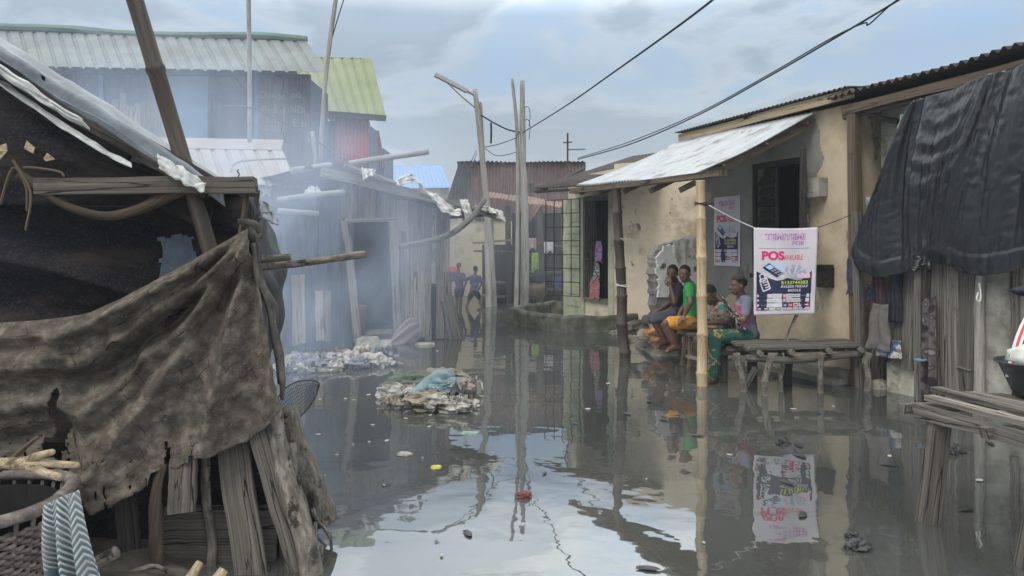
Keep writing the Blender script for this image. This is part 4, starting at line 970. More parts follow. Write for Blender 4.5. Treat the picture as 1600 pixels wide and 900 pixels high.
# ------------------------------------------------------------------ poles, lamp, wires
YP = 20.6
def pole(mb, pts, r0, r1, jit=.12): 
    n = len(pts); mb.tube(pts, [r0 + (r1 - r0) * i / (n - 1) for i in range(n)], 9, jit, 6)
t = thing('lamp_pole', 'grey street lamp pole with a long tube lamp arm leaning over the alley', 'lamp pole', G(770, 478))
mb = MB(); pole(mb, [G(771, 478) + V(0, 0, -.3), P(765, 380, YP), P(754, 250, YP), P(742, 140, YP)], .12, .065); mb.build('pole', m_pole_grey, t, smooth=True)
mb = MB(); a, b = P(744, 150, YP), P(679, 116, YP - .4); mb.tube([a, a.lerp(b, .3)], .035, 7); mb.build('arm', m_pole_grey, t)
mb = MB(); mb.board(a.lerp(b, .22), b, .13, .10, (0, 0, 1), .004, 4); mb.build('lamp', flat('pale_grey_paint', (.34, .34, .32)), t)
mb = MB(); mb.tube([P(742, 168, YP), P(720, 150, YP - .2), P(700, 130, YP - .3)], .02, 5); mb.build('brace', m_pole_grey, t)
mb = MB(); pole(mb, [G(764, 480) + V(0, 0, -.3), P(760, 330, YP + .2), P(754, 240, YP + .2), P(750, 160, YP + .2)], .09, .06)
tag(mb.build('wooden_pole', m_pole_grey, None, smooth=True), 'bare wooden pole standing against the lamp pole', 'pole')
mb = MB(); pole(mb, [G(806, 478) + V(0, 0, -.3), P(809, 340, YP), P(808, 210, YP), P(800, 123, YP)], .065, .045, .05)
tag(mb.build('thin_bamboo_pole', m_pole_grey, None, smooth=True), 'thin pale bamboo pole next to the thick knotty pole in mid alley', 'pole')
t = thing('knotty_pole', 'thick knotty wooden utility pole carrying the wires in mid alley', 'pole', G(818, 476))
mb = MB(); pole(mb, [G(819, 476) + V(0, 0, -.3), P(820, 360, YP), P(817, 240, YP), P(816, 126, YP)], .125, .07, .3); mb.build('trunk', m_pole_grey, t, smooth=True)
for (z, s_) in ((170, 1), (212, -1), (190, 1)):
    mb = MB(); c = P(817, z, YP); mb.tube([c, c + V(.14 * s_, -.05, .05), c + V(.2 * s_, -.05, -.15), c + V(.17 * s_, 0, -.5)], .012, 4, 0, 3); mb.build('loose_end', m_wire, t)
kp = P(817, 207, YP)
wire('power_cable', 'upper thick cable from the knotty pole to the upper right over the alley', [kp, P(880, 168, 15), P(960, 112, 11), P(1040, 55, 9), P(1113, 0, 7.6), P(1200, -75, 6.5)], .014, sub=6)
wire('power_cable', 'twin lower cable from the shop roof to the upper right sky', [P(903, 249, 16), P(985, 225, 13), P(1090, 180, 10.5), P(1200, 120, 9), P(1300, 62, 8), P(1404, 0, 7), P(1500, -60, 6.3)], .011, sub=6)
wire('power_cable', 'second strand twisted beside the lower cable over the awning', [P(903, 247, 16), P(985, 221, 13), P(1090, 177, 10.5), P(1200, 117, 9), P(1300, 59, 8), P(1350, 36, 7.5), P(1358, 38, 7.5), P(1404, -2, 7), P(1500, -62, 6.3)], .008, sub=6)
wire('slack_cable', 'slack cable drooping between the lamp pole and the knotty pole', [P(752, 180, YP), P(772, 192, YP), P(795, 203, YP), kp], .022)
wire('slack_cable', 'lower slack wire between the lamp pole and the thin bamboo pole', [P(757, 230, YP), P(780, 225, YP), P(808, 215, YP)], .012)
wire('slack_cable', 'lowest slack wire sagging between the two pairs of poles', [P(758, 232, YP), P(775, 243, YP), P(795, 241, YP), P(810, 236, YP)], .010)
wire('hanging_wire_end', 'short thick wire end hanging straight down beside the lamp pole', [P(767, 192, YP), P(767.5, 205, YP), P(767, 224, YP)], .03)
for (a, b, c, lb) in (((744, 235), (715, 300), (690, 335), 'thin stay wire from the lamp pole down to the plank shack eave'), ((745, 240), (735, 262), (712, 290), 'frayed wire from the lamp pole to the rusty shed corner'), ((760, 255), (785, 285), (795, 308), 'thin wire from the lamp pole to the stall roof')):
    wire('stay_wire', lb, [P(*a, YP), P(*b, YP - 1), P(*c, YP - 2)], .010)
# antenna
t = thing('roof_antenna', 'thin aerial mast above the rusty red shed roof', 'antenna', P(887, 255, 24))
mb = MB(); mb.tube([P(887, 262, 24), P(887, 208, 24)], .03, 5); mb.build('mast', m_iron, t)
mb = MB(); mb.tube([P(880, 223, 24), P(894, 222, 24)], .02, 5); mb.tube([P(887, 234, 24), P(915, 233, 24)], .016, 5); mb.build('cross_rods', m_iron, t)

# ------------------------------------------------------------------ mid left: smoky plank shack
Yl, Yr = 11.35, 13.3
A0 = V(-3.62, 11.35, 0); A1 = V(-.95, 13.25, 0)
FM = Frame((A0.x, A0.y), (A1.x, A1.y)); FM.n = -FM.n if FM.n.y > 0 else FM.n
def sM(px):
    k = (px - 800) / FPX; return (k * FM.p.y - FM.p.x) / (FM.d.x - k * FM.d.y)
def mpt(px, py, o=0.0):
    q = FM.pt(sM(px), o, 0); return V(q.x, q.y, EYE - (py - HOR) / FPX * q.y)
t = thing('plank_shack', 'smoky grey plank shack with a dark open doorway and rubble doorstep', 'shack', FM.pt(1.5, 0, 0))
mb = MB()
def planks(x0, x1, ytop, ybot, o, w=.105, gaps=(), jit=.006):
    s_, e_ = sM(x0), sM(x1); k = 0
    while s_ < e_ - .03:
        ww = w * rnd(.8, 1.2); px = x0 + (x1 - x0) * (s_ - sM(x0)) / (e_ - sM(x0))
        q = FM.pt(s_ + ww / 2, o + .008 * (k % 2), 0); yt = ytop(px) if callable(ytop) else ytop; yb = ybot(px) if callable(ybot) else ybot
        z1 = EYE - (yt - HOR) / FPX * q.y; z0 = EYE - (yb + rnd(-4, 4) - HOR) / FPX * q.y
        if not any(g0 < px < g1 for g0, g1 in gaps):
            mb.board(q + V(0, 0, z0), q + FM.d * rnd(-.015, .015) + V(0, 0, z1), ww * .985, .022, FM.n, jit, 5)
        s_ += ww; k += 1
roofy = lambda px: 268 + (px - 505) * .27 + 6
planks(612, 702, lambda px: roofy(px) + 6, 440, .02); planks(613, 628, 360, 530, .035, .12); planks(630, 700, 425, 530, .05, .13, gaps=((640, 648), (668, 674)))
planks(532, 612, lambda px: roofy(px) + 4, 345, .0, .11)
mb.build('plank_wall', m_wood_pale, t)
mb = MB(); planks(440, 541, 300, 548, -.02, .2, jit=.01); mb.build('side_boards', m_blue_wall, t)
mb = MB(); planks(455, 472, 430, 540, .05, .10); planks(492, 508, 455, 535, .05, .12); mb.build('lower_boards', m_wood_pale, t)
mb = MB(); q0, q1 = mpt(556, 535, .08), mpt(537, 345, .06); mb.board(q0, q1, .12, .05, FM.n, .006); q0, q1 = mpt(619, 528, .06), mpt(609, 345, .06); mb.board(q0, q1, .11, .05, FM.n, .006); mb.board(mpt(536, 345, .05), mpt(616, 342, .05), .07, .04, FM.n, .005)
mb.build('door_frame', m_wood_pale, t)
mb = MB(); mb.board(mpt(708, 535, .12), mpt(688, 432, .02), .26, .03, FM.n, .008); mb.build('leaning_board', m_wood_grey, t)
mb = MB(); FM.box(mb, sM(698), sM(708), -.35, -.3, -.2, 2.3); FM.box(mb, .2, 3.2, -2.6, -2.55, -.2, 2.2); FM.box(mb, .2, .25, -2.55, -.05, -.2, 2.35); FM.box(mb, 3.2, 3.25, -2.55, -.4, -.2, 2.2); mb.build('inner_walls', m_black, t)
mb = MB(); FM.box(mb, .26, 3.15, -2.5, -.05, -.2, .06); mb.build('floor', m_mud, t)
# roof
mb = MB(); e0 = mpt(470, 262, .3); e1 = mpt(764, 338, .3); k0 = e0 + FM.n * -3.5; k1 = e1 + FM.n * -3.5
corr(mb, e0 + V(0, 0, .03), e1 + V(0, 0, .03), k1, k0, 24, .018, 6, 4, wob=.05); mb.build('roof', m_zinc_dark, t, smooth=True)
mb = MB(); mb.board(mpt(490, 268, .34), mpt(640, 305, .34), .15, .05, FM.n, .008, 6); mb.board(mpt(640, 305, .33), mpt(762, 338, .33), .12, .05, FM.n, .008, 6); mb.build('bargeboard', m_wood_pale, t)
for (a, b, r) in (((522, 258), (600, 287), .04), ((540, 268), (575, 280), .035), ((690, 320), (765, 335), .035)):
    mb = MB(); mb.tube([mpt(*a, .42), mpt(*b, .42)], r, 7, .1); mb.build('roof_pole', m_wood_pale, t)
def mcloth(name, label, top, bot, m, o, seed, fold=.05, keep=None, cat='cloth'):
    f = loft([mpt(*p, o) for p in top], [mpt(*p, o + .05) for p in bot], lambda u, v: FM.n * (fold * math.sin(u * 17 + seed) * v + .05 * nz((u * 6, v * 6, seed), 1)) + V(0, 0, .03 * nz((u * 8, v * 5, seed + 3), 1)))
    mb = MB(); mb.surf(f, 40, 20, .006, keep, .8, .4); return tag(mb.build(name, m, None, smooth=True), label, cat)
mcloth('crumpled_cloth', 'off white cloth crumpled on the plank shack roof edge', [(598, 283), (612, 274), (622, 271), (640, 290)], [(600, 290), (615, 287), (628, 284), (642, 297)], m_rag_white, .45, 2, .08)
mcloth('drooping_cloth', 'long white cloth strip drooping from the plank shack roof', [(642, 296), (662, 303), (690, 328), (698, 326)], [(652, 308), (668, 330), (684, 337), (698, 337)], m_rag_white, .46, 5)
mcloth('hanging_cloth', 'white cloth hanging down from the plank shack roof corner', [(696, 312), (708, 312)], [(704, 348), (718, 346)], m_rag_white, .48, 8)
mcloth('torn_cloth', 'torn white cloth tied at the roof end beside the lamp pole', [(722, 320), (738, 322), (764, 330)], [(724, 328), (742, 330), (766, 348)], m_rag_white, .44, 11)
mcloth('knotted_cloth', 'pale knotted cloth tied round the roof poles of the plank shack', [(545, 262), (556, 264), (566, 266)], [(544, 284), (554, 274), (563, 275)], m_rag_white, .50, 14, .05)
mcloth('white_bundle', 'small white bundle on the pole ends left of the plank shack roof', [(466, 297), (476, 290), (488, 294)], [(466, 306), (478, 306), (488, 305)], m_rag_white, .3, 17, .08)
def mpole(name, label, pts, r, m, cat='pole'):
    mb = MB(); mb.tube([P(*p) for p in pts], r, 8, .06, 4); return tag(mb.build(name, m, None, smooth=True), label, cat)
m_pvc = mat('dull_grey_pipe', [(.3, (.13, .125, .115)), (.5, (.24, .235, .22)), (.7, (.33, .32, .30))], scale=3, stretch=(.8, 6, 1), coord='UV', rough=.7, bump=.3)
mpole('jutting_pole', 'long grey pole jutting up to the right over the plank shack roof', [(545, 256, 12.2), (600, 247, 12.3), (670, 237, 12.4)], .05, m_pvc)
mpole('jutting_pole', 'pale pole jutting left from the plank shack eave, uppermost of three', [(456, 267, 11.3), (516, 258, 12.0)], .05, m_pvc)
mpole('jutting_pole', 'pale pole under the white bundle left of the plank shack doorway', [(434, 313, 10.9), (490, 305, 11.2), (538, 300, 11.6)], .045, m_pvc)
mpole('jutting_pole', 'lowest short pale pole left of the plank shack doorway', [(434, 329, 10.9), (498, 334, 11.2)], .04, m_pvc)
mpole('diagonal_branch', 'crooked grey branch propping the plank shack roof end', [(624, 386, 11.9), (695, 370, 12.3), (735, 342, 12.6), (757, 312, 12.9)], .05, m_wood_grey, 'branch')
# in the doorway
mb = MB(); c = mpt(596, 515, -1.0); c.z = .06
mb.surf(lambda u, v: c + V(math.cos(u * 6.2832) * (.15 + .04 * v), math.sin(u * 6.2832) * (.15 + .04 * v), .52 * v), 24, 8, .008); mb.surf(lambda u, v: c + V(math.cos(u * 6.2832) * .19 * v, math.sin(u * 6.2832) * .19 * v, .46), 24, 4, .005)
tag(mb.build('pink_barrel', flat('dull_pink_plastic', (.20, .085, .09)), None, smooth=True), 'dull pink plastic barrel inside the plank shack doorway', 'barrel')
t = thing('white_pot', 'pale metal pot on a box inside the smoky doorway', 'pot', mpt(570, 500, -1.1))
mb = MB(); c = mpt(572, 466, -1.1); mb.surf(lambda u, v: c + V(math.cos(u * 6.2832) * .17 * (1 - .15 * v), math.sin(u * 6.2832) * .17 * (1 - .15 * v), -.2 * v), 24, 5, .008); mb.ell(c + V(0, 0, .01), (.18, .18, .035), 20, 8); mb.build('pot', flat('dull_aluminium', (.4, .41, .42), rough=.5), t)
mb = MB(); mb.box((c.x - .25, c.y - .2, .06), (c.x + .25, c.y + .2, c.z - .2)); mb.build('box', m_wood_grey, t)
# doorstep rubble: single lumps
def lump(name, label, px, py, sx, sy, sz, m, seed, group=None, cat='rubble', sq=.5):
    c = G(px, py)
    def f(p):
        q = V(*[math.copysign(abs(x) ** sq, x) for x in p]); return q * (1 + .16 * nz(p, 2.2, seed))
    mb = MB(); mb.ell(c + V(0, 0, sz * .35), (sx, sy, sz), 14, 10, Matrix.Rotation(seed, 3, 'Z'), f); o = mb.build(name, m, None); return tag(o, label, cat, group)
lump('rubble_block', 'long pale rubble slab behind the other lumps on the plank shack doorstep', 580, 527, .55, .16, .10, m_rubble, .1)
lump('rubble_block', 'square rubble block in the middle of the plank shack doorstep', 575, 541, .20, .15, .12, m_rubble, .3)
lump('rubble_block', 'leftmost rounded rubble lump of the plank shack doorstep', 551, 537, .16, .13, .12, m_rubble, .8)
lump('rubble_block', 'flat rubble lump between the square block and the red cloth bundle', 603, 540, .14, .12, .07, m_rubble, 1.4)
lump('pale_slab', 'small flat pale slab in the water right of the red cloth bundle', 664, 539, .16, .06, .03, m_rubble, .2)
# folded parasol like bundle of red and grey cloth
t = thing('cloth_bundle', 'long pleated bundle of red and grey cloth lying by the plank shack doorstep', 'cloth', G(640, 538))
m_pinkg = mat('faded_red_grey_cloth', [(.35, (.12, .12, .14)), (.52, (.21, .195, .20)), (.66, (.24, .085, .095))], scale=3, stretch=(.4, 12, 1), coord='UV', rough=.9, bump=.3)
e0, e1 = G(612, 540) + V(0, 0, .02), G(660, 532) + V(0, .1, .20)
def bun(u, v):
    a = u * 6.2832; r = .06 + .16 * math.sin(min(1, v * 1.25) * 2.4) ; c = e0.lerp(e1, v); return c + V(0, math.cos(a), math.sin(a)) * r * (1 + .18 * math.sin(a * 7 + v * 3)) + V(0, 0, .04)
mb = MB(); mb.surf(bun, 60, 18, .006, None, 1, 1); mb.build('cloth', m_pinkg, t, smooth=True)

# ------------------------------------------------------------------ background houses on the left
def quadroof(mb, e0, e1, r1, r0, waves, amp, rib=True, **k): corr(mb, r0, r1, e1, e0, waves, amp, 8 if rib else 6, 3, .004, rib=rib, **k)
t = thing('two_storey_house', 'tall blue grey boarded house with a long grey green ribbed roof, upper left', 'house', (-8, 17, 0))
E0, E1 = P(-330, 96, 16), P(511, 112, 15.7); R1, R0 = P(479, 63, 18), P(-330, 38, 18.3)
mb = MB(); quadroof(mb, E0, E1, R1, R0, 40, .035); mb.build('roof', m_roof_grey, t)
mb = MB(); mb.tube([R0, P(60, 50, 18.2) + V(0, 0, .1), P(220, 55, 18.1), P(400, 56, 18), R1], .10, 8, .2, 4); mb.build('ridge_cap', flat('faded_green_paint', (.10, .155, .132)), t)
Eb1 = E1 + V(-1.5, 4.6, 0); mb = MB(); quadroof(mb, E0 + V(0, 4.8, 0), Eb1, R1 + V(-.6, 0, 0), R0, 40, .035); mb.build('back_roof', m_roof_grey, t)
YH = 16.35
hx = lambda px: (px - 800) / FPX * YH
hz = lambda py: EYE - (py - HOR) / FPX * YH
mb = MB(); x1 = hx(484)
mb.box((hx(-330), YH, -.3), (hx(325), YH + .12, 5.45)); mb.box((hx(390), YH, -.3), (x1, YH + .12, 5.45)); mb.box((hx(325), YH, -.3), (hx(390), YH + .12, hz(222)))
mb.box((hx(325), YH, hz(118)), (hx(390), YH + .12, 5.45)); mb.box((x1 - .12, YH + .12, -.3), (x1, YH + 1.5, 5.35)); mb.box((hx(-330), YH + 1.5, -.3), (x1, YH + 1.62, 5.35)); mb.build('wall', m_blue_wall, t)
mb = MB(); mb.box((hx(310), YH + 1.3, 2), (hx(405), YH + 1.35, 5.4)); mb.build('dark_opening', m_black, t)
mb = MB(); x = hx(176)
while x < hx(262):
    w = rnd(.13, .2); mb.board(V(x + w / 2, YH - .03, 2.9), V(x + w / 2, YH - .03, hz(rnd(140, 170))), w * .96, .025, (0, -1, 0), .004); x += w
mb.build('pale_planks', m_wood_pale, t)
mb = MB(); x = hx(402)
while x < hx(482):
    w = rnd(.14, .2); mb.board(V(x + w / 2, YH - .03, 1.5), V(x + w / 2, YH - .03, hz(rnd(120, 126))), w * .97, .025, (0, -1, 0), .004); x += w
mb.build('grey_planks', m_wood_grey, t)
for (p0, p1, q0, q1, dy) in ((262, 325, 222, 120, .04), (399, 405, 230, 112, .06), (156, 163, 210, 118, .05)):
    mb = MB(); mb.box((hx(p0), YH - dy, hz(q0)), (hx(p1), YH, hz(q1))); mb.build('blue_board', m_blue_paint, t)
mb = MB()
for (s_, px, py, h, w) in (('Ounde  oo', 406, 155, .15, .92), ('iBeekt  iNDi', 408, 178, .16, .98), ('in  E b', 436, 198, .15, .62), ('auoar', 412, 206, .12, .5)):
    mb = MB(); pts, fs, tw = text_mesh(s_, h, 1, -.012); b = 0
    x0, z0 = hx(px), hz(py)
    mb.v += [V(x0 + p[0] * w / tw * 1.0, YH - .055, z0 + p[1] + .02 * math.sin(p[0] * 9)) for p in pts]
    for f in fs: mb.face([b + i for i in f])
    mb.build('chalk_writing', MATS.get('chalk') or flat('chalk', (.22, .22, .21)), t)
t = thing('green_roof_house', 'house with a steep lime green roof and crimson sheet wall behind the plank shack', 'house', P(540, 300, 21) * 1)
E0, E1 = P(470, 170, 20), P(603, 180, 20); R1, R0 = P(580, 91, 22.2), P(440, 88, 22.4)
mb = MB(); quadroof(mb, E0, E1, R1, R0, 9, .03); mb.build('roof', m_roof_green, t)
mb = MB(); quadroof(mb, E0 + V(0, 4.4, 0), E1 + V(-1.6, 4.4, 0), R1 + V(-.3, 0, 0), R0, 9, .03); mb.build('back_roof', m_roof_green, t)
mb = MB(); mb.board(E0 + V(0, .03, -.08), E1 + V(0, .03, -.08), .16, .05, (0, -1, 0), .004); mb.build('eave_board', m_wood_dark, t)
yg = 20.35; gx = lambda px: (px - 800) / FPX * yg; gz = lambda py: EYE - (py - HOR) / FPX * yg
mb = MB(); corr(mb, V(gx(524), yg - .03, gz(178)), V(gx(577), yg - .03, gz(180)), V(gx(577), yg - .03, gz(262)), V(gx(524), yg - .03, gz(262)), 10, .022); mb.build('crimson_sheet', m_red_sheet, t, smooth=True)
mb = MB(); mb.box((gx(470), yg, -.3), (gx(577), yg + .1, 5.1)); mb.box((gx(577) - .1, yg + .1, -.3), (gx(577), yg + 1.2, 5.0)); mb.box((gx(470), yg + .1, -.3), (gx(470) + .1, yg + 1.2, 5.0)); mb.build('wall', m_blue_wall, t)
# small tan roofed house with the star
t = thing('small_tan_roof_house', 'low blue walled hut with a faded tan ribbed roof and a pale star emblem', 'hut', P(380, 400, 13.6))
E0, E1 = P(255, 282, 13), P(466, 291, 13); R1, R0 = P(441, 232, 14.6), P(240, 229, 14.6)
mb = MB(); quadroof(mb, E0, E1, R1, R0, 9, .035); mb.build('roof', m_roof_tan, t)
mb = MB(); mb.board(R0 + V(0, -.02, .06), R1 + V(0, -.02, .06), .26, .05, (0, -.8, .5), .006, 6); mb.build('ridge_board', m_roof_tan, t)
mb = MB(); x0, x1 = P(255, 0, 13.25).x, P(455, 0, 13.25).x; mb.box((x0, 13.25, -.3), (x1, 13.37, 2.72)); mb.box((x1 - .12, 13.37, -.3), (x1, 16, 2.72)); mb.box((x0, 15.9, -.3), (x1 - .12, 16, 2.72)); mb.build('wall', m_blue_wall, t)
mb = MB(); c = P(416, 298, 13.22); pts = []
for i in range(10):
    a = R(90 + 36 * i); r = .135 if i % 2 == 0 else .058; pts.append(c + V(math.cos(a) * r, 0, math.sin(a) * r))
mb.prism(pts, (0, -1, 0), .02); mb.build('star_emblem', flat('pale_paint', (.5, .5, .5)), t)
mb = MB(); mb.tube([P(361, 268, 12.95), P(364, 258, 13.1), P(378, 252, 13.4), P(410, 249, 13.5), P(448, 248, 13.5)], .022, 6, 0, 4); tag(mb.build('bent_rod', m_pvc, None, smooth=True), 'bent pale rod lying on the faded tan roof', 'rod')
# bamboo masts
mpole('bamboo_mast', 'tall pale bamboo mast in front of the boarded house, at the tan roof', [(390, 222, 14.3), (390, 120, 14.3), (388, -30, 14.3)], .045, m_pvc)
mpole('bamboo_mast', 'thin leaning bamboo mast before the lime green roof', [(500, 262, 13.2), (508, 130, 13.2), (527, -20, 13.2)], .04, m_pole_grey)
mpole('bamboo_stick', 'short grey stick standing left of the leaning mast', [(494, 262, 12.6), (488, 205, 12.6)], .035, m_pole_grey)
wire('house_wire', 'thin wire slanting across the boarded wall down to the plank shack', [P(330, 168, 15.5), P(390, 168, 14.2), P(470, 206, 13.5), P(540, 250, 12.3)], .014)
wire('mast_wire', 'thin wire hanging from the top of the leaning mast', [P(540, -10, 13.2), P(520, 55, 13.2), P(510, 100, 13.2)], .010)
# orange sheet, blue roof house
t = thing('rust_orange_hut', 'narrow rust orange sheet hut right of the lime green roof house', 'hut', P(588, 300, 24))
mb = MB(); corr(mb, P(577, 204, 24), P(592, 204, 24), P(603, 262, 24), P(584, 262, 24), 5, .03); mb.build('sheet', m_rust_orange, t)
mb = MB(); mb.box((P(578, 0, 24.1).x, 24.1, -.3), (P(600, 0, 24.1).x, 26, P(0, 232, 24.1).z)); mb.build('wall', m_blue_wall, t)
t = thing('blue_roof_house', 'distant cream house with a plain blue hipped roof', 'house', P(650, 380, 34))
E0, E1 = P(596, 295, 33), P(705, 293, 33); R1, R0 = P(690, 259, 36), P(603, 258, 36)
mb = MB(); quadroof(mb, E0, E1, R1, R0, 16, .02); mb.build('roof', m_roof_blue, t)
mb = MB(); mb.box((P(600, 0, 33.3).x, 33.3, -.3), (P(702, 0, 33.3).x, 38, P(0, 293, 33.3).z)); mb.build('wall', m_tan_wall_far, t)
# ------------------------------------------------------------------ rusty shed closing the alley
t = thing('rusty_shed', 'long rusty red corrugated shed over a cream wall closing the alley', 'shed', P(800, 470, 26))
yr = 25.0; rx = lambda px: (px - 800) / FPX * yr; rz = lambda py: EYE - (py - HOR) / FPX * yr
mb = MB(); corr(mb, V(rx(722), yr - .05, rz(254)), V(rx(912), yr - .05, rz(253)), V(rx(912), yr - .05, rz(345)), V(rx(722), yr - .05, rz(345)), 36, .03, wob=.06); mb.build('rusty_sheets', m_rust, t, smooth=True)
mb = MB(); corr(mb, P(718, 252, 24.85), P(738, 252, 24.85), P(722, 322, 24.85), P(695, 322, 24.85), 8, .03); mb.build('end_sheet', m_zinc_dark, t, smooth=True)
mb = MB(); corr(mb, P(714, 253, 24.8), P(915, 252, 24.8), P(915, 268, 29), P(716, 268, 29), 30, .03, wob=.06); mb.build('roof', m_zinc_dark, t)
mb = MB(); mb.box((rx(700), yr, -.3), (rx(912), yr + .15, rz(322))); mb.box((rx(700), yr + .15, -.3), (rx(700) + .15, yr + 4, rz(322))); mb.build('cream_wall', m_tan_wall_far, t)
mb = MB(); mb.box((rx(820), yr - .02, rz(430)), (rx(895), yr - .005, rz(352))); mb.build('shade_panel', m_black, t)  # black panel paints the shade of an opening onto the wall
mb = MB(); mb.box((rx(822), yr - .09, rz(300)), (rx(834), yr - .08, rz(287))); mb.build('vent_hole', m_black, t)
# stall in front of it
t = thing('market_stall', 'open timber stall with a torn rusty awning under the red shed', 'stall', P(825, 470, 21.5))
ys = 21.5
mb = MB()
corr(mb, P(763, 309, ys - .4), P(886, 325, ys - .2), P(886, 316, ys + 2), P(765, 300, ys + 2), 22, .018, 6, 4, wob=.05); mb.build('awning', m_rust_orange, t)
mb = MB(); corr(mb, P(806, 316, ys - .5), P(846, 321, ys - .5), P(828, 347, ys - .7), P(822, 347, ys - .7), 6, .03); mb.build('torn_flap', m_rust_orange, t)
for (px, w, m) in ((797, .16, m_wood_dark), (823, .18, m_wood_dark), (845, .22, m_wood_grey), (771, .09, m_wood_grey), (882, .08, m_wood_grey)):
    p0 = P(px, 0, ys); mb = MB(); mb.board(V(p0.x, ys, -.3), V(p0.x - .06, ys, P(0, 322, ys).z), w, w * .8, (0, -1, 0), .01, 6); mb.build('post', m, t)
for (py, x0, x1) in ((383, 800, 890), (440, 745, 790), (462, 745, 790), (392, 740, 800), (425, 825, 890), (452, 840, 890)):
    mb = MB(); mb.board(P(x0, py, ys + .1), P(x1, py + 1, ys + .1), .5, .05, (0, 0, 1), .01); mb.build('shelf', m_wood_grey, t)
mb = MB(); mb.board(P(738, 380, ys - .2), P(800, 375, ys - .2), .10, .06, (0, 0, 1), .01); mb.build('canopy_edge', m_wood_pale, t)
mb = MB(); mb.box((P(752, 0, ys).x, ys + .6, -.2), (P(800, 0, ys).x, ys + .65, P(0, 382, ys).z)); mb.box((P(800, 0, ys).x, ys + 1.2, -.2), (P(890, 0, ys).x, ys + 1.25, P(0, 330, ys).z)); mb.build('back_boards', m_wood_dark, t)
for (nm, lb, px, py, w, h, c) in (('pink_cloth', 'pale pink printed cloth hung on the stall shelf left of the thick post', 829, 372, .32, .34, (.48, .36, .38)), ('white_cloth', 'pale cloth hung on the stall shelf by the iron grille', 857, 378, .26, .30, (.46, .44, .45)), ('white_jug', 'white cloth bundle at the right end of the stall shelf', 885, 368, .25, .45, (.6, .6, .58)), ('dotted_cloth', 'spotted dark cloth hanging low at the right end of the stall', 884, 398, .2, .45, (.2, .2, .22)), ('lime_cloth', 'bright lime cloth hanging behind the thick stall post', 836, 395, .2, .55, (.32, .46, .12)), ('navy_box_cloth', 'navy blue cloth over a low box in the stall', 880, 432, .6, .3, (.04, .05, .14))):
    c0 = P(px, py, ys - .3); m = mat(nm + '_fabric', [(.4, tuple(x * .7 for x in c)), (.6, c)], scale=14, rough=.9, bump=.3)
    mb = MB(); mb.surf(lambda u, v: c0 + V((u - .5) * w, -.04 * math.sin(u * 14) * v, -h * v * (1 + .15 * math.sin(u * 7))), 16, 10, .01); tag(mb.build(nm, m, None, smooth=True), lb, 'cloth')
for (nm, lb, px, py, rx_, rz_, m) in (('dark_bag', 'dark bag lying on the low stall shelf', 838, 436, .28, .2, m_navyc), ('brown_sack', 'brown sack on the ground under the stall', 838, 452, .33, .28, m_wood_brown)):
    mb = MB(); c0 = P(px, py, ys - .4); mb.ell(c0, (rx_, .25, rz_), 14, 10, None, lambda p: p * (1 + .25 * nz(p, 2, 3))); tag(mb.build(nm, m, None, smooth=True), lb, 'bag')
# ------------------------------------------------------------------ foreground left: burlap shack
def Yf(px): return 3.75 - (400 - px) * .00045
def bpt(px, py, o=0.0): return P(px, py, Yf(px) - o)
FSHACK = V(-2.2, 4.0, 0)
t = thing('burlap_shack', 'patched foreground shack of poles and dark cloth with a sagging sheeted roof, left edge', 'shack', FSHACK)
SH = t
# dark inner blanket with a ragged window-like hole
def blanket(u, v):
    p = bpt(-330 + 730 * u, 296 + 60 * math.sin(math.pi * u) * 0 + (620 - 296) * v, -.22)
    sg = .085 * tri(v * 15 + 3.4 * math.sin(u * 3.4) + .8 + 1.2 * nz((u * 3, v * 2, 7))) * (1 - .3 * u) + .03 * nz((u * 5, v * 4, 3), 1) + .008 * nz((u * 30, v * 30, 3), 1)
    return p + V(0, -sg, -.10 * math.sin(math.pi * min(1, max(0, (u - .45) / .5))) * (1 - v))
def bk(u, v):
    px, py = -330 + 730 * u, 296 + 324 * v
    e = 5 * nz((px * .05, py * .05, 1), 1)
    return not (243 + e < px < 300 + e and 352 + e * 2 < py < 424 + e)
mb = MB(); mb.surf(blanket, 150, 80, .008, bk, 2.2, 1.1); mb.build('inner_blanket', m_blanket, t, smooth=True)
mb = MB(); a, b, c, d = bpt(225, 330, -.75), bpt(310, 330, -.75), bpt(310, 470, -.75), bpt(225, 470, -.75)
mb.surf(lambda u, v: a.lerp(b, u).lerp(d.lerp(c, u), v) + V(0, .02 * nz((u * 3, v * 3, 1)), 0), 12, 12, .006); mb.build('pale_panel', m_film, t)
# dark backing added so the inside reads dark
mb = MB(); mb.box((-4.4, 4.95, 0), (-2.5, 5.0, 2.0)); mb.build('dark_backing', m_blanket, t)
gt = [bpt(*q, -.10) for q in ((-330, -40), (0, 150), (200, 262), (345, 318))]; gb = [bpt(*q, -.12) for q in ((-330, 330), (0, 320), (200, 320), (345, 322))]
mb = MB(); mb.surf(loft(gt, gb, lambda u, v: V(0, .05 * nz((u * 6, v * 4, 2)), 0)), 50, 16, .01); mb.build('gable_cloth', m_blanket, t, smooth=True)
mb = MB(); a, b, c, d = bpt(-330, 690, -.16), bpt(470, 690, -.22), bpt(480, 905, -.30), bpt(-330, 905, -.16)
mb.surf(lambda u, v: a.lerp(b, u).lerp(d.lerp(c, u), v) + V(0, .05 * nz((u * 6, v * 3, 1)), 0), 40, 12, .01); mb.build('lower_backing', m_blanket, t, smooth=True)  # dark sheet added behind the planks to darken the inside
# rolled cloth edge sagging under the beam
mb = MB(); mb.tube([bpt(*q, .02) for q in ((30, 272), (60, 292), (105, 322), (165, 337), (215, 328), (262, 306), (300, 290))], [.022, .024, .02, .022, .028, .036, .03], 9, .25, 5)
mb.build('rolled_cloth', m_fibre, t, smooth=True)
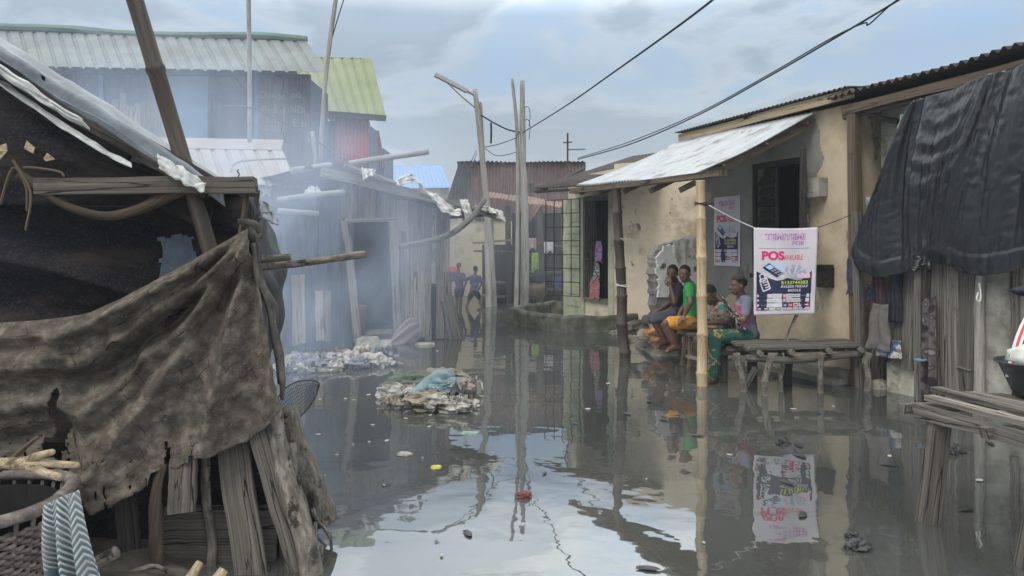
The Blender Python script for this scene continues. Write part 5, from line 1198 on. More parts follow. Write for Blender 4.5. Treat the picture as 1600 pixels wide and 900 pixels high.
# big beam
mb = MB(); mb.board(bpt(60, 292, .0), bpt(401, 289.5, .04), .082, .09, (0, -1, 0), .003, 8); mb.build('beam', m_wood_old, t)
mb = MB(); mb.tube([bpt(386, 300, .02), bpt(381, 340, .0), bpt(376, 368, -.02)], [.014, .016, .018], 7, .2, 3); mb.build('short_post', m_wood_brown, t)
mb = MB(); mb.tube([bpt(372, 276, .05), bpt(374, 272, .05), bpt(371, 268, .06), bpt(373, 265, .05)], .003, 5, 0, 3); mb.build('bent_nail', m_iron, t)
# leaning pole
lp0 = P(478, 886, 3.90); mb = MB()
bamboo(mb, V(lp0.x, 3.90, -.1), P(193, -60, 3.62), .042, .042, 6, .05, .012); mb.build('leaning_pole', m_bamboo_old, t, smooth=True)
mb = MB()
for k in range(3):
    c = P(292 + k * 2, 296 + k * 6, 3.76); mb.tube([c + V(math.cos(x) * .062, math.sin(x) * .062, .02 * math.sin(x)) for x in [i * .5236 for i in range(13)]], .004, 5)
mb.build('wire_binding', m_iron, t)
# roof: rafters, plastic, dark sheeting; slopes down to the right and runs back
def roofpt(px, py, Y): return P(px, py, Y)
ra, rb = P(-330, -95, 3.55), P(342, 306, 3.72)
def dirn(): return (rb - ra).normalized()
mb = MB(); mb.board(P(-330, -100, 3.56), P(330, 296, 3.70), .115, .05, (0, -1, 0), .006, 10); mb.build('rafter', m_wood_dark, t)
mb = MB(); mb.board(P(-330, 8, 3.60), P(205, 251, 3.80), .20, .04, (0, -1, 0), .01, 10); mb.board(P(150, 262, 3.78), P(330, 330, 3.80), .17, .04, (0, -1, 0), .01, 6); mb.build('gable_board', m_wood_dark, t)
mb = MB(); tp = [P(*q, 3.66) for q in ((-330, -62), (0, 124), (100, 192), (170, 236), (205, 255))]; bt = [P(*q, 3.63) for q in ((-330, -50), (0, 133), (100, 203), (170, 245), (206, 262))]
mb.surf(loft(tp, bt, lambda u, v: V(0, .01 * nz((u * 20, v * 3, 1)), .012 * nz((u * 26, v * 2, 7)))), 60, 4, .006); mb.build('white_edge_strip', m_plastic_white, t)
# plastic sheet over the roof: hangs over the front edge, its top surface runs back
def rp(u, v):
    a = P(-330, -135, 3.52).lerp(P(352, 296, 3.70), u)      # front edge line, hanging 
    if v < .25:
        q = v / .25; p = a + V(0, 0, -.085 * (1 - q)) + V(0, -.02 * math.sin(q * 3), 0)
    else:
        q = (v - .25) / .75; p = a + V(-.10 * q, 1.1 * q, .02 * math.sin(q * 3.1) - .62 * max(0, q - .22))
    w = .026 * math.sin(v * 34 + 2 * nz((u * 3, v * 2, 4))) + .03 * nz((u * 9, v * 4, 6)) + .012 * nz((u * 30, v * 10, 6))
    return p + V(0, -.4, .9) * w * .7
mb = MB(); mb.surf(rp, 110, 60, .004, lambda u, v: not (v < .2 and nz((u * 14, 3, v * 3)) > .28), 3.5, 2.4); mb.build('roof_sheet', m_plastic_blue, t, smooth=True)
mb = MB(); tp = [P(*q, 3.49) for q in ((-330, -110), (0, 100), (40, 128), (85, 160), (128, 185))]; bt = [P(*q, 3.50) for q in ((-330, -88), (0, 116), (45, 146), (100, 184), (140, 203))]
mb.surf(loft(tp, bt, lambda u, v: V(0, -.02 * nz((u * 20, v * 4, 3)), .02 * nz((u * 14, v * 3, 2)))), 50, 6, .005); mb.build('white_roof_flap', m_plastic_white, t, smooth=True)
mb = MB(); tp = [P(*q, 3.60) for q in ((246, 240), (275, 256), (322, 286))]; bt = [P(*q, 3.58) for q in ((248, 262), (280, 284), (318, 300))]
mb.surf(loft(tp, bt, lambda u, v: V(0, -.02 * nz((u * 9, v * 4, 3)), .02 * nz((u * 7, v * 3, 2)))), 20, 6, .005); mb.build('pale_roof_flap', m_plastic_white, t, smooth=True)
# pale pieces standing in for light gaps in the gable cloth
mb = MB()
for pts in (((-40, 205), (10, 188), (12, 200), (-10, 225), (-40, 235)), ((42, 184), (55, 195), (52, 204), (38, 196)), ((68, 212), (74, 203), (86, 213), (72, 216))):
    mb = MB(); mb.prism([bpt(x, y + 36, -.02) for x, y in pts], (0, -1, 0), .006); mb.build('light_gap_patch', m_stick, t)
for pts in (((0, 320), (20, 262), (40, 290), (42, 330)), ((36, 262), (52, 262), (92, 268), (100, 276)), ((20, 250), (48, 300), (40, 360))):
    mb = MB(); mb.tube([bpt(*q, .04) for q in pts], .006, 6, .2, 5); mb.build('vine_string', m_wood_brown, t)
# the burlap: top edge strung from the left to the corner post
bt_top = [bpt(*q, .06) for q in ((-330, 520), (-120, 512), (0, 505), (80, 499), (128, 492), (150, 487), (195, 464), (250, 433), (300, 405), (345, 380), (372, 366), (387, 358))]
bt_bot = [bpt(*q, .10) for q in ((-330, 745), (-120, 760), (0, 742), (60, 735), (120, 745), (138, 808), (225, 765), (232, 742), (300, 722), (380, 694), (415, 668), (441, 640))]
bft, bfb = polyline(bt_top), polyline(bt_bot)
cnr = bpt(387, 360, .06); pin = bpt(130, 494, .06)
def burl(u, v):
    p = bft(u).lerp(bfb(u), v)
    w = p - cnr; r = math.hypot(w.x, w.z); an = math.atan2(-w.z, -w.x)       # fan from the corner
    d = .075 * tri(an * 15 + 2.6 * nz((r * 1.2, an * 1.5, 2)) + .4) * min(1, r * 2.2) * math.exp(-r * .45)
    w = p - pin; r2 = math.hypot(w.x, w.z); an2 = math.atan2(-w.z, -w.x)
    d += .03 * math.sin(an2 * 8) * min(1, r2 * 4) * math.exp(-r2 * 2.2)
    # heavy fold along the upper edge
    d += .05 * math.exp(-((v - .16 - .05 * math.sin(u * 5)) / .07) ** 2) - .04 * math.exp(-((v - .29 - .06 * math.sin(u * 5)) / .06) ** 2)
    d += .05 * nz((u * 5, v * 3, 8), 1) + .014 * nz((u * 16, v * 12, 8), 1) + .004 * nz((u * 60, v * 50, 1), 1)
    for c_, w_2, am in ((.10, .035, .030), (.24, .05, -.055), (.40, .055, .05), (.58, .06, -.045), (.78, .06, .04), (1.02, .07, -.04)):
        vk = c_ * (1 - u) ** .62 + .03 * nz((u * 4, c_ * 9, 1)) + .02; d += am * math.exp(-((v - vk) / (w_2 * (.35 + .9 * (1 - u)))) ** 2) * min(1, (1 - u) * 6 + .15)
    ed = .03 * nz((u * 40, 2, 2), 1) * max(0, (v - .8) / .2)
    return p + V(.01 * nz((u * 20, v * 20, 5)), -d, ed)
def bkeep(u, v):
    p = bft(u).lerp(bfb(u), v); px = 800 + p.x / p.y * FPX; py = HOR - (p.z - EYE) / p.y * FPX
    cx = 84 + 5 * nz((py * .05, 1, 1)); hw = 4 + 9 * max(0, min(1, (py - 610) / 50)) + 6 * nz((py * .09, 4, 1))
    if 608 < py < 708 and abs(px - cx) < hw: return False
    if 690 < py < 722 and 56 < px < 88: return False
    if v > .9 and nz((px * .045, 1, 3), 1) + .5 * nz((px * .15, 5, 3), 1) > .22 + (1 - v) * 4: return False
    if v > .72 and px < 330 and abs(nz((px * .02, 3, 1), 1)) < .012 * (v - .72) / .28: return False
    return True
mb = MB(); mb.surf(burl, 220, 110, .006, bkeep, 2.6, 1.0)
tag(mb.build('burlap_sheet', m_burlap, None, smooth=True), 'big dirty brown burlap sheet with torn hem and diagonal folds, hung across the foreground shack', 'sheet')
# rags twisted down the corner
m_rag_dark = mat('dark_rag', [(.3, (.03, .027, .025)), (.5, (.075, .068, .06)), (.72, (.15, .135, .115))], scale=8, rough=.95, bump=.6)
for k, (pts, rr) in enumerate((([(383, 345), (398, 372), (402, 410), (412, 450), (428, 482), (432, 505)], [.03, .035, .02, .026, .03, .012]), ([(372, 345), (396, 352), (408, 362), (404, 372)], [.014, .03, .024, .01]), ([(395, 380), (402, 430), (420, 470), (430, 540), (438, 600)], [.018, .022, .03, .022, .016]), ([(428, 500), (437, 545), (441, 590), (441, 625)], [.012, .02, .022, .01]))):
    mb = MB(); mb.tube([bpt(x, y, .02 + .02 * k) for x, y in pts], rr, 10, .5, 6, flat=.6); mb.build('corner_rag', m_rag_dark, t, smooth=True)
mb = MB(); mb.tube([bpt(393, 322, .02), bpt(399, 380, .05), bpt(404, 420, 0), bpt(401, 500, .02)], .004, 5, 0, 5); mb.build('hanging_cord', m_wire, t)
# side wall of dark tarp going back
def side(u, v):
    tp = P(372 + 10 * u, 308 - 4 * u, 3.95 + 1.0 * u); x = 386 + 58 * math.sin(min(1, v * 1.9) * 1.9) ** 1.0 * (1 if v < .62 else max(.1, 1 - (v - .62) * 1.9)) * u ** .7
    y = 308 + 300 * v; Y = 3.95 + 1.0 * u
    q = P(x, y, Y); d = .05 * nz((u * 4, v * 6, 3), 1) + .03 * math.sin(u * 14 + v * 4)
    return q + V(d, d * .5, 0)
mb = MB(); mb.surf(side, 40, 60, .005, None, 1.2, 1.2); mb.build('side_tarp', m_tarp_navy, t, smooth=True)
mb = MB(); tp = [P(*q, 4.1) for q in ((376, 306), (395, 304), (420, 318), (432, 340))]; bt = [P(*q, 4.0) for q in ((380, 345), (396, 338), (402, 338), (436, 352))]
mb.surf(loft(tp, bt, lambda u, v: V(0, -.05 * nz((u * 6, v * 4, 3)), .02 * nz((u * 8, v * 5, 2)))), 24, 12, .004); mb.build('roof_end_plastic', m_plastic_blue, t, smooth=True)
# props at the right corner: planks and logs
def prop(nm, a, b, Ya, Yb, w, m, rd=False, jit=.003, th=.03):
    p0 = P(*a, Ya); p1 = P(*b, Yb); mb = MB()
    if rd: mb.tube([p0, p0.lerp(p1, .3) + V(.012, 0, 0), p0.lerp(p1, .62) - V(.01, 0, 0), p1], [w * .52, w * .47, w * .45, w * .42], 12, .2, 6)
    else: mb.board(p0, p1, w, th, (0.1, -1, .1), jit, 8)
    return mb.build(nm, m, t, smooth=rd)
prop('plank', (397, 925), (362, 690), 3.62, 3.78, .155, m_wood_old)
prop('plank', (472, 915), (400, 672), 3.66, 3.74, .085, m_wood_old)
prop('board', (255, 846), (432, 846), 3.78, 3.80, .36, m_wood_old, th=.02)
prop('stick', (330, 905), (322, 700), 3.74, 3.80, .05, m_bark, True)
prop('plank', (205, 905), (196, 770), 3.68, 3.72, .10, m_wood_dark)
prop('plank', (452, 905), (446, 780), 3.86, 3.86, .08, m_wood_old)
prop('board', (300, 830), (292, 725), 3.60, 3.68, .13, m_wood_brown, th=.02) if False else prop('board', (285, 802), (286, 715), 3.58, 3.64, .125, m_wood_old)
mb = MB(); mb.tube([P(236, 930, 3.55), P(245, 860, 3.58), P(243, 790, 3.60), P(252, 725, 3.63)], [.055, .062, .05, .045], 14, .5, 6, flat=.45); mb.build('fibrous_strip', m_fibre, t, smooth=True)
prop('log', (492, 925), (424, 640), 3.64, 3.80, .115, m_bark, True)
prop('trunk', (505, 815), (446, 640), 4.10, 4.0, .15, m_bark, True)
prop('trunk', (478, 870), (452, 690), 4.0, 3.98, .10, m_bark, True)
mb = MB()
for k in range(26):
    a = P(440 + k * 2.4 + rnd(-6, 6), 800 + rnd(-30, 60) + k, 3.95 + rnd(-.1, .2)); mb.tube([a, a + V(rnd(-.02, .05), rnd(-.04, .02), -.07), a + V(rnd(-.02, .10), rnd(-.06, .03), -.16)], [.012, .009, .004], 5, .4, 2)
mb.build('root_fibres', m_bark, t)
# logs poking out to the right
for (pts, r, lb) in ((((404, 418, 4.15), (480, 410, 4.3), (571, 397, 4.5)), .022, 'long charred log sticking out to the right from the foreground shack'), (((402, 406, 4.25), (430, 405, 4.3), (453, 403, 4.35)), .026, 'short log stub above the long charred log')):
    mb = MB(); mb.tube([P(*q) for q in pts], [r, r * .95, r * 1.0], 10, .15, 5)
    tag(mb.build('log', m_bark, None, smooth=True), lb, 'log')
# landing net
t = thing('fishing_net', 'dark wire mesh net on a hoop sticking out over the water by the foreground shack', 'net', P(470, 620, 4.25))
n0, n1 = P(430, 648, 4.0), P(499, 599, 4.5)
def netpt(s, w): 
    a = n0.lerp(n1, s); hw = .10 * math.sin(math.pi * min(1, max(0, s)) ** .8) ** .7; return a + V(.25, .3, -.85).normalized() * hw * w + V(0, 0, .0)
mb = MB(); mb.tube([netpt(i / 24, -1) for i in range(25)] + [netpt(1 - i / 24, 1) for i in range(25)], .004, 5); mb.build('hoop', m_iron, t)
mb = MB()
for k in range(1, 30): mb.tube([netpt(k / 30, -1), netpt(k / 30 - .02, 0) + V(0, 0, -.01), netpt(k / 30, 1)], .0014, 4, 0, 1, cap=False)
for k in range(-4, 5): mb.tube([netpt(i / 16, k / 5) + V(0, 0, -.01) for i in range(17)], .0014, 4, 0, 1, cap=False)
mb.build('mesh', m_iron, t)
# basket with cloth
bc = V(-2.31, 3.14, .03)
t = thing('wicker_basket', 'grey wicker basket with a thick rim in the lower left corner', 'basket', bc)
Rb = lambda z: .30 + .075 * (z / .46)
mb = MB(); NS = 34
for k in range(26):
    z = .015 + .0165 * k; pts = []
    for i in range(NS * 2 + 1):
        a = i / (NS * 2) * 6.2832; pts.append(bc + V(math.cos(a), math.sin(a), 0) * (Rb(z) + (.011 if (i // 1 + k) % 2 == 0 else -.011)) + V(0, 0, z + .004 * math.sin(a * 5 + k)))
    mb.tube(pts, .0102, 5, 0, 1)
mb.build('weave', m_wicker, t, smooth=True)
mb = MB()
for i in range(NS):
    a = (i + .25) / NS * 6.2832; mb.tube([bc + V(math.cos(a) * Rb(0), math.sin(a) * Rb(0), 0), bc + V(math.cos(a) * Rb(.5), math.sin(a) * Rb(.5), .50)], .009, 5)
mb.build('stakes', m_wicker, t)
mb = MB(); mb.tube([bc + V(math.cos(a) * (Rb(.5)), math.sin(a) * Rb(.5), .505 + .012 * math.sin(a * 3)) for a in [i / 30 * 6.2832 for i in range(31)]], .026, 9, .15); mb.build('rim', m_wicker, t, smooth=True)
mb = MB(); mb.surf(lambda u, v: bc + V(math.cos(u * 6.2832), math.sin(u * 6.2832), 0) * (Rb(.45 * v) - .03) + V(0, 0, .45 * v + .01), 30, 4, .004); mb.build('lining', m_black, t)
def chevron():
    m = bpy.data.materials.new('chevron_cloth'); m.use_nodes = True; tt = m.node_tree; L = tt.links.new; b = tt.nodes['Principled BSDF']; b.inputs['Roughness'].default_value = .9
    c = tt.nodes.new('ShaderNodeTexCoord'); sp = tt.nodes.new('ShaderNodeSeparateXYZ'); L(c.outputs['UV'], sp.inputs[0])
    def mth(op, a, b_=None):
        n = tt.nodes.new('ShaderNodeMath'); n.operation = op
        for i, x in enumerate((a, b_)):
            if x is None: continue
            if isinstance(x, (int, float)): n.inputs[i].default_value = x
            else: L(x, n.inputs[i])
        return n.outputs[0]
    zz = mth('ABSOLUTE', mth('SUBTRACT', mth('FRACT', mth('MULTIPLY', sp.outputs[0], 7.5)), .5))
    s_ = mth('FRACT', mth('MULTIPLY', mth('ADD', sp.outputs[1], mth('MULTIPLY', zz, .16)), 30))
    r = tt.nodes.new('ShaderNodeValToRGB'); r.color_ramp.interpolation = 'CONSTANT'; L(s_, r.inputs[0])
    e = r.color_ramp.elements; e[0].color = (.045, .065, .085, 1); e[1].position = .42; e[1].color = (.40, .42, .40, 1); x = e.new(.8); x.color = (.075, .125, .15, 1)
    bd = tt.nodes.new('ShaderNodeMix'); bd.data_type = 'RGBA'; L(mth('GREATER_THAN', sp.outputs[1], .40), bd.inputs[0]); L(r.outputs[0], bd.inputs[6]); bd.inputs[7].default_value = (.05, .09, .115, 1)
    nd = tt.nodes.new('ShaderNodeTexNoise'); nd.inputs['Scale'].default_value = 9; nd.inputs['Detail'].default_value = 7; L(c.outputs['Object'], nd.inputs['Vector'])
    dr_ = tt.nodes.new('ShaderNodeMapRange'); dr_.inputs[1].default_value = .4; dr_.inputs[2].default_value = .7; dr_.inputs[3].default_value = .15; dr_.inputs[4].default_value = .75; L(nd.outputs[0], dr_.inputs[0])
    fd = tt.nodes.new('ShaderNodeMix'); fd.data_type = 'RGBA'; L(dr_.outputs[0], fd.inputs[0]); L(bd.outputs[2], fd.inputs[6]); fd.inputs[7].default_value = (.15, .165, .165, 1)
    L(fd.outputs[2], b.inputs['Base Color']); return m
ct = [P(*q, 2.86) for q in ((68, 790), (95, 776), (122, 766))]; cb = [P(*q, 2.82) for q in ((80, 900), (120, 930), (160, 935))]
mb = MB(); mb.surf(loft(ct, cb, lambda u, v: V(0, -.028 * math.sin(u * 17 + v) * (.3 + v) - .02 * math.sin(v * 3), .0)), 44, 40, .004, None, .30, .48)
tag(mb.build('chevron_cloth', chevron(), None, smooth=True), 'blue and cream chevron striped cloth hanging over the basket rim', 'cloth')
# firewood
def stick(name, label, parts, m, sub=4, jit=.18):
    mb = MB()
    for pts, rr in parts: mb.tube([P(*q) for q in pts], rr, 10, jit, sub)
    return tag(mb.build(name, m, None, smooth=True), label, 'firewood')
stick('forked_branch', 'pale forked branch with cut ends lying across the torn burlap', [(((-60, 722, 2.98), (0, 724, 2.96), (45, 724, 2.93), (80, 725, 2.9), (121, 727, 2.86)), [.020, .020, .026, .016, .012]), (((40, 722, 2.93), (60, 712, 2.9), (82, 706, 2.86)), [.018, .015, .012]), (((44, 726, 2.93), (68, 738, 2.88), (94, 746, 2.83)), [.02, .017, .013])], m_stick)
stick('thin_stick', 'thin brown stick leaning above the pale forked branch', [(((0, 735, 3.1), (30, 707, 3.08), (59, 683, 3.05)), [.010, .011, .008])], m_wood_brown)
stick('cut_stick', 'thick short stick lying at the foot of the chevron cloth', [(((95, 920, 2.95), (140, 887, 2.95), (182, 862, 2.95)), [.024, .026, .024])], m_bark)
stick('firewood_piece', 'pale split firewood piece at the bottom below the grey planks, left of another', [(((290, 915, 3.35), (312, 878, 3.38)), [.03, .016])], m_stick, 3, .4)
stick('firewood_piece', 'pale split firewood end at the bottom, right of the pointed piece', [(((330, 918, 3.35), (350, 890, 3.40)), [.03, .022])], m_stick, 3, .4)
stick('firewood_piece', 'thin firewood twig lying left of the pointed pale piece at the bottom', [(((180, 905, 3.35), (235, 885, 3.40), (262, 893, 3.4)), [.012, .012, .010])], m_bark, 3, .3)

# ------------------------------------------------------------------ rubbish in the water
def bag(name, label, c, s, m, seed, group=None, cat='plastic bag', rot=0.0):
    def f(p):
        f1 = noise.voronoi(Vector(p) * 2.3 + Vector((seed, seed * 2.1, 1)))[0]; f2 = noise.voronoi(Vector(p) * 5 + Vector((seed, 3, seed)))[0]
        r = .70 + .35 * nz(p, 1.5, seed) + .62 * (f1[0] - .1) - .30 * (f1[1] - f1[0]) * .6 + .22 * f2[0]
        return p * r
    mb = MB(); mb.ell(c, s, 30, 20, Matrix.Rotation(rot, 3, 'Z'), f); return tag(mb.build(name, m, None), label, cat, group)
m_bag_w = mat('dirty_white_bag', [(.3, (.22, .21, .18)), (.55, (.38, .365, .32)), (.75, (.54, .53, .49))], scale=9, rough=.5, bump=.6, bscale=22, patch=((.10, .09, .075), 6, .50, .62))
m_bag_b = mat('blue_grey_bag', [(.3, (.07, .08, .095)), (.6, (.20, .215, .235))], scale=8, rough=.5, bump=.6, bscale=22, patch=((.08, .08, .08), 6, .56, .68))
m_bag_k = mat('black_bag', [(.3, (.012, .012, .013)), (.7, (.035, .035, .035))], scale=8, rough=.35, bump=.7, bscale=18, spec=.5)
m_bag_t = mat('turquoise_cloth', [(.3, (.09, .14, .155)), (.55, (.17, .245, .262)), (.75, (.28, .35, .355))], scale=9, rough=.9, bump=.6)
m_bag_g = mat('olive_green_cloth', [(.3, (.055, .08, .05)), (.55, (.12, .14, .095)), (.75, (.24, .23, .18))], scale=5, rough=.95, bump=.6)
m_bag_s = mat('straw_bundle', [(.3, (.10, .085, .06)), (.5, (.22, .19, .14)), (.72, (.38, .34, .26))], scale=5, stretch=(1, 9, 3), rough=.95, bump=.8)
m_bag_br = mat('grey_fleece', [(.3, (.14, .125, .11)), (.7, (.28, .25, .22))], scale=22, rough=.98, bump=.8)
random.seed(21)
gw = 'crumpled plastic bags floating in the far litter raft'
for k in range(34):
    x = rnd(448, 612); q = (x - 450) / 160; y = 577 - 16 * q + rnd(-9, 9); c = G(x, y); big_ = 1 if x > 540 else .8
    bl = (x < 520 and rnd(0, 1) < .6) or rnd(0, 1) < .18
    s = rnd(.08, .17) * big_
    bag('plastic_bag', 'blue grey crumpled bag among the pale litter raft below the smoky shack' if bl else 'dirty white crumpled bag among the pale litter raft below the smoky shack', c + V(0, 0, s * .3), (s * rnd(.9, 1.6), s, s * rnd(.35, .7)), m_bag_b if bl else m_bag_w, k * 3.3, gw, rot=rnd(0, 3))
def shard(name, label, c, w, m, seed, group=None, lift=.1):
    """a thin crumpled film: spiky folded sheet"""
    an = rnd(0, 6.28); ca, sa = math.cos(an), math.sin(an)
    def fn(u, v):
        x, y = (u - .5) * w, (v - .5) * w * .7; z = lift * (.4 + 1.1 * ridge(nz((u * 2.2, v * 2.2, seed), 1)) * .5 + .55 * nz((u * 5, v * 5, seed + 3), 1))
        x += .3 * w * nz((u * 2.5, v * 2.5, seed + 7)); y += .3 * w * nz((u * 2.5, v * 2.5, seed + 9))
        return c + V(x * ca - y * sa, x * sa + y * ca, max(-.02, z))
    mb = MB(); mb.surf(fn, 14, 11, .004, lambda u, v: nz((u * 3, v * 3, seed + 1)) > -.28, w, w); return tag(mb.build(name, m, None), label, 'plastic film', group)
m_card = mat('soaked_card', [(.3, (.12, .085, .05)), (.7, (.25, .18, .11))], scale=8, rough=.95, bump=.5)
m_redf = mat('red_wrapper', [(.3, (.25, .04, .04)), (.7, (.38, .09, .08))], scale=8, rough=.5, bump=.3)
for k in range(30):
    x = rnd(446, 618); q = (x - 450) / 160; c = G(x, 577 - 16 * q + rnd(-11, 11)); far = k % 7
    m, lb = ((m_bag_w, 'torn off white plastic film lying in the far litter raft'), (m_card, 'soaked brown card piece lying in the far litter raft'), (m_bag_k, 'black plastic film lying in the far litter raft'), (m_bag_b, 'blue grey plastic film lying in the far litter raft'))[0 if far in (0, 2, 4, 6) else (1 if far == 1 else (2 if far == 3 else 3))]
    shard('plastic_film' if m is not m_card else 'card_piece', lb, c, rnd(.18, .36), m, k * 2.7, 'torn films in the far litter raft', rnd(.07, .15))
for k in range(16):
    c = G(rnd(604, 742), rnd(606, 648)); m, lb = ((m_bag_w, 'torn pale plastic film on the near litter heap'), (m_bag_s, 'straw coloured torn film on the near litter heap'), (m_bag_k, 'torn black film on the near litter heap'), (m_bag_br, 'grey brown rag scrap on the near litter heap'))[k % 4]
    shard('plastic_film', lb, c, rnd(.16, .34), m, k * 3.1 + 50, 'torn films on the near litter heap', rnd(.08, .18))
c0 = G(665, 632)
bag('olive_cloth', 'olive green and tan sacking bundle on the left top of the near litter heap', G(648, 612) + V(0, .0, .11), (.30, .20, .10), m_bag_g, 2, None, 'cloth', .2)
bag('straw_bundle', 'bundle of straw coloured fibres on the top right of the near litter heap', G(690, 604) + V(0, 0, .10), (.27, .17, .10), m_bag_s, 5, None, 'straw', -.2)
bag('turquoise_cloth', 'turquoise cloth winding over the middle of the near litter heap', G(700, 622) + V(0, 0, .13), (.21, .12, .07), m_bag_t, 8, None, 'cloth', .6)
mb = MB(); mb.tube([G(625, 640) + V(0, 0, .03), G(645, 634) + V(0, 0, .09), G(664, 626) + V(0, 0, .14), G(684, 618) + V(0, 0, .19), G(706, 610) + V(0, 0, .19)], [.03, .06, .07, .08, .05], 12, .5, 6, flat=.6)
tag(mb.build('turquoise_strip', m_bag_t, None), 'turquoise strip of cloth trailing left into the water from the near litter heap', 'cloth')
bag('white_bag', 'white crumpled bag at the left end of the near litter heap', G(612, 620) + V(0, 0, .05), (.15, .14, .09), m_bag_w, 11, None, 'plastic bag')
bag('white_bag', 'long dirty white bag below the olive sacking of the near litter heap', G(636, 626) + V(0, 0, .05), (.20, .13, .08), m_bag_w, 14, None, 'plastic bag')
bag('pale_bag', 'pale beige wrinkled sack in the front of the near litter heap', G(664, 638) + V(0, 0, .07), (.25, .18, .09), m_bag_s, 17, None, 'sack', .5)
bag('pale_bag', 'wrinkled off white sack at the front right of the near litter heap', G(697, 642) + V(0, 0, .06), (.26, .15, .08), m_bag_w, 20, None, 'sack', -.3)
bag('grey_fleece', 'grey brown fleece lump at the right of the near litter heap', G(718, 622) + V(0, 0, .09), (.15, .12, .11), m_bag_br, 23, None, 'cloth')
bag('white_ball', 'round pale bag at the right tip of the near litter heap', G(732, 636) + V(0, 0, .03), (.09, .08, .05), m_bag_w, 26, None, 'plastic bag')
bag('black_bag', 'thin dark bag showing between the sacks at the front of the near litter heap', G(650, 642) + V(0, 0, .04), (.14, .08, .06), m_bag_k, 29, None, 'plastic bag', .5)
mb = MB(); mb.tube([G(715, 630) + V(0, 0, .05), G(730, 622) + V(0, 0, .10), G(742, 613) + V(0, 0, .14)], [.022, .024, .020], 7, .2, 3); tag(mb.build('stick_end', m_wood_grey, None), 'grey stick poking up at the right of the near litter heap', 'stick')
for k, (px, py, s, lb) in enumerate(((1483, 706, .085, 'crumpled black plastic bag floating behind the plank table leg'), (1340, 856, .055, 'small wet black plastic scrap floating left of the plank table legs'), (1222, 693, .05, 'little black scrap floating above the banner reflection'), (1330, 838, .03, 'tiny black scrap floating just above the small wet black scrap'))):
    bag('black_plastic', lb, G(px, py) + V(0, 0, .01), (s * 1.3, s * 1.0, s * .55), m_bag_k, 40 + k * 3, None, 'plastic scrap', .4)
bag('red_scrap', 'dull red cup like scrap floating in the middle of the sky reflection', G(818, 776) + V(0, 0, .008), (.05, .045, .02), flat('dull_red', (.13, .04, .04)), 50, None, 'scrap')
bag('yellow_scrap', 'yellow leaf scrap floating left of the sky reflection', G(681, 731) + V(0, 0, .003), (.035, .03, .014), flat('yellow_scrap', (.52, .46, .10)), 53, None, 'scrap')
bag('green_scrap', 'pale green film scrap floating at the top of the sky reflection', G(733, 676) + V(0, 0, .0), (.07, .045, .008), flat('green_film', (.16, .27, .19)), 56, None, 'scrap')
bag('white_scrap', 'white scrap floating right below the near litter heap', G(632, 711) + V(0, 0, .004), (.05, .04, .018), m_bag_w, 59, None, 'scrap')
bag('white_scrap', 'white scrap lying by the foot of the dark awning pole', G(962, 522) + V(0, 0, .02), (.12, .1, .05), m_bag_w, 62, None, 'scrap')
# small pale flecks, one of a kind
mb = MB(); mb.ell(V(0, 0, .0), (.035, .024, .006), 9, 5, None, lambda p: p * (1 + .4 * nz(p, 2, 3))); f1 = mb.build('floating_fleck', m_bag_w, None)
tag(f1, 'tiny pale fleck of litter floating on the dark water', 'litter', 'pale flecks floating on the water')
mb = MB(); mb.ell(V(0, 0, .0), (.05, .02, .006), 9, 5, None, lambda p: p * (1 + .5 * nz(p, 2, 8))); f2 = mb.build('dark_fleck', m_bag_k, None)
tag(f2, 'tiny dark fleck of litter floating on the grey water', 'litter', 'dark flecks floating on the water')
random.seed(5)
spots = [(540, 624), (553, 626), (576, 618), (595, 628), (608, 628), (622, 602), (634, 655), (618, 655), (670, 668), (672, 650), (582, 665), (553, 678), (577, 692), (604, 690), (552, 696), (538, 650), (497, 680), (468, 688), (690, 646), (760, 636), (752, 620), (655, 560), (683, 549), (690, 553), (640, 570), (648, 572), (586, 568), (598, 574), (526, 712), (590, 707), (660, 717), (644, 716), (508, 744), (530, 790), (600, 760), (640, 690), (690, 870), (780, 690), (1010, 750), (912, 716), (1140, 712), (1330, 735), (1390, 714), (1345, 700), (1475, 745), (1500, 770), (1530, 752), (1432, 748), (1240, 640), (1255, 655), (1302, 636), (1470, 640), (1100, 850), (880, 640), (918, 640), (770, 560), (700, 580), (1000, 580), (950, 600), (900, 560), (500, 625), (515, 655), (480, 720), (730, 735)]
for k, (px, py) in enumerate(spots[::2] + spots[1:20:4]):
    o = f1 if k == 0 else f1.copy()
    if k: COL.objects.link(o)
    g = G(px, py); s = rnd(.25, .95) * (g.y / 7) ** .3; o.location = (g.x, g.y, .002); o.rotation_euler = (0, 0, rnd(0, 3)); o.scale = (s, s * rnd(.6, 1.2), 1)
for k in range(24):
    o = f2 if k == 0 else f2.copy()
    if k: COL.objects.link(o)
    g = G(rnd(560, 1560), rnd(640, 890) if k % 2 else rnd(560, 700)); s = rnd(.5, 1.4); o.location = (g.x, g.y, .002); o.rotation_euler = (0, 0, rnd(0, 3)); o.scale = (s, s, 1)
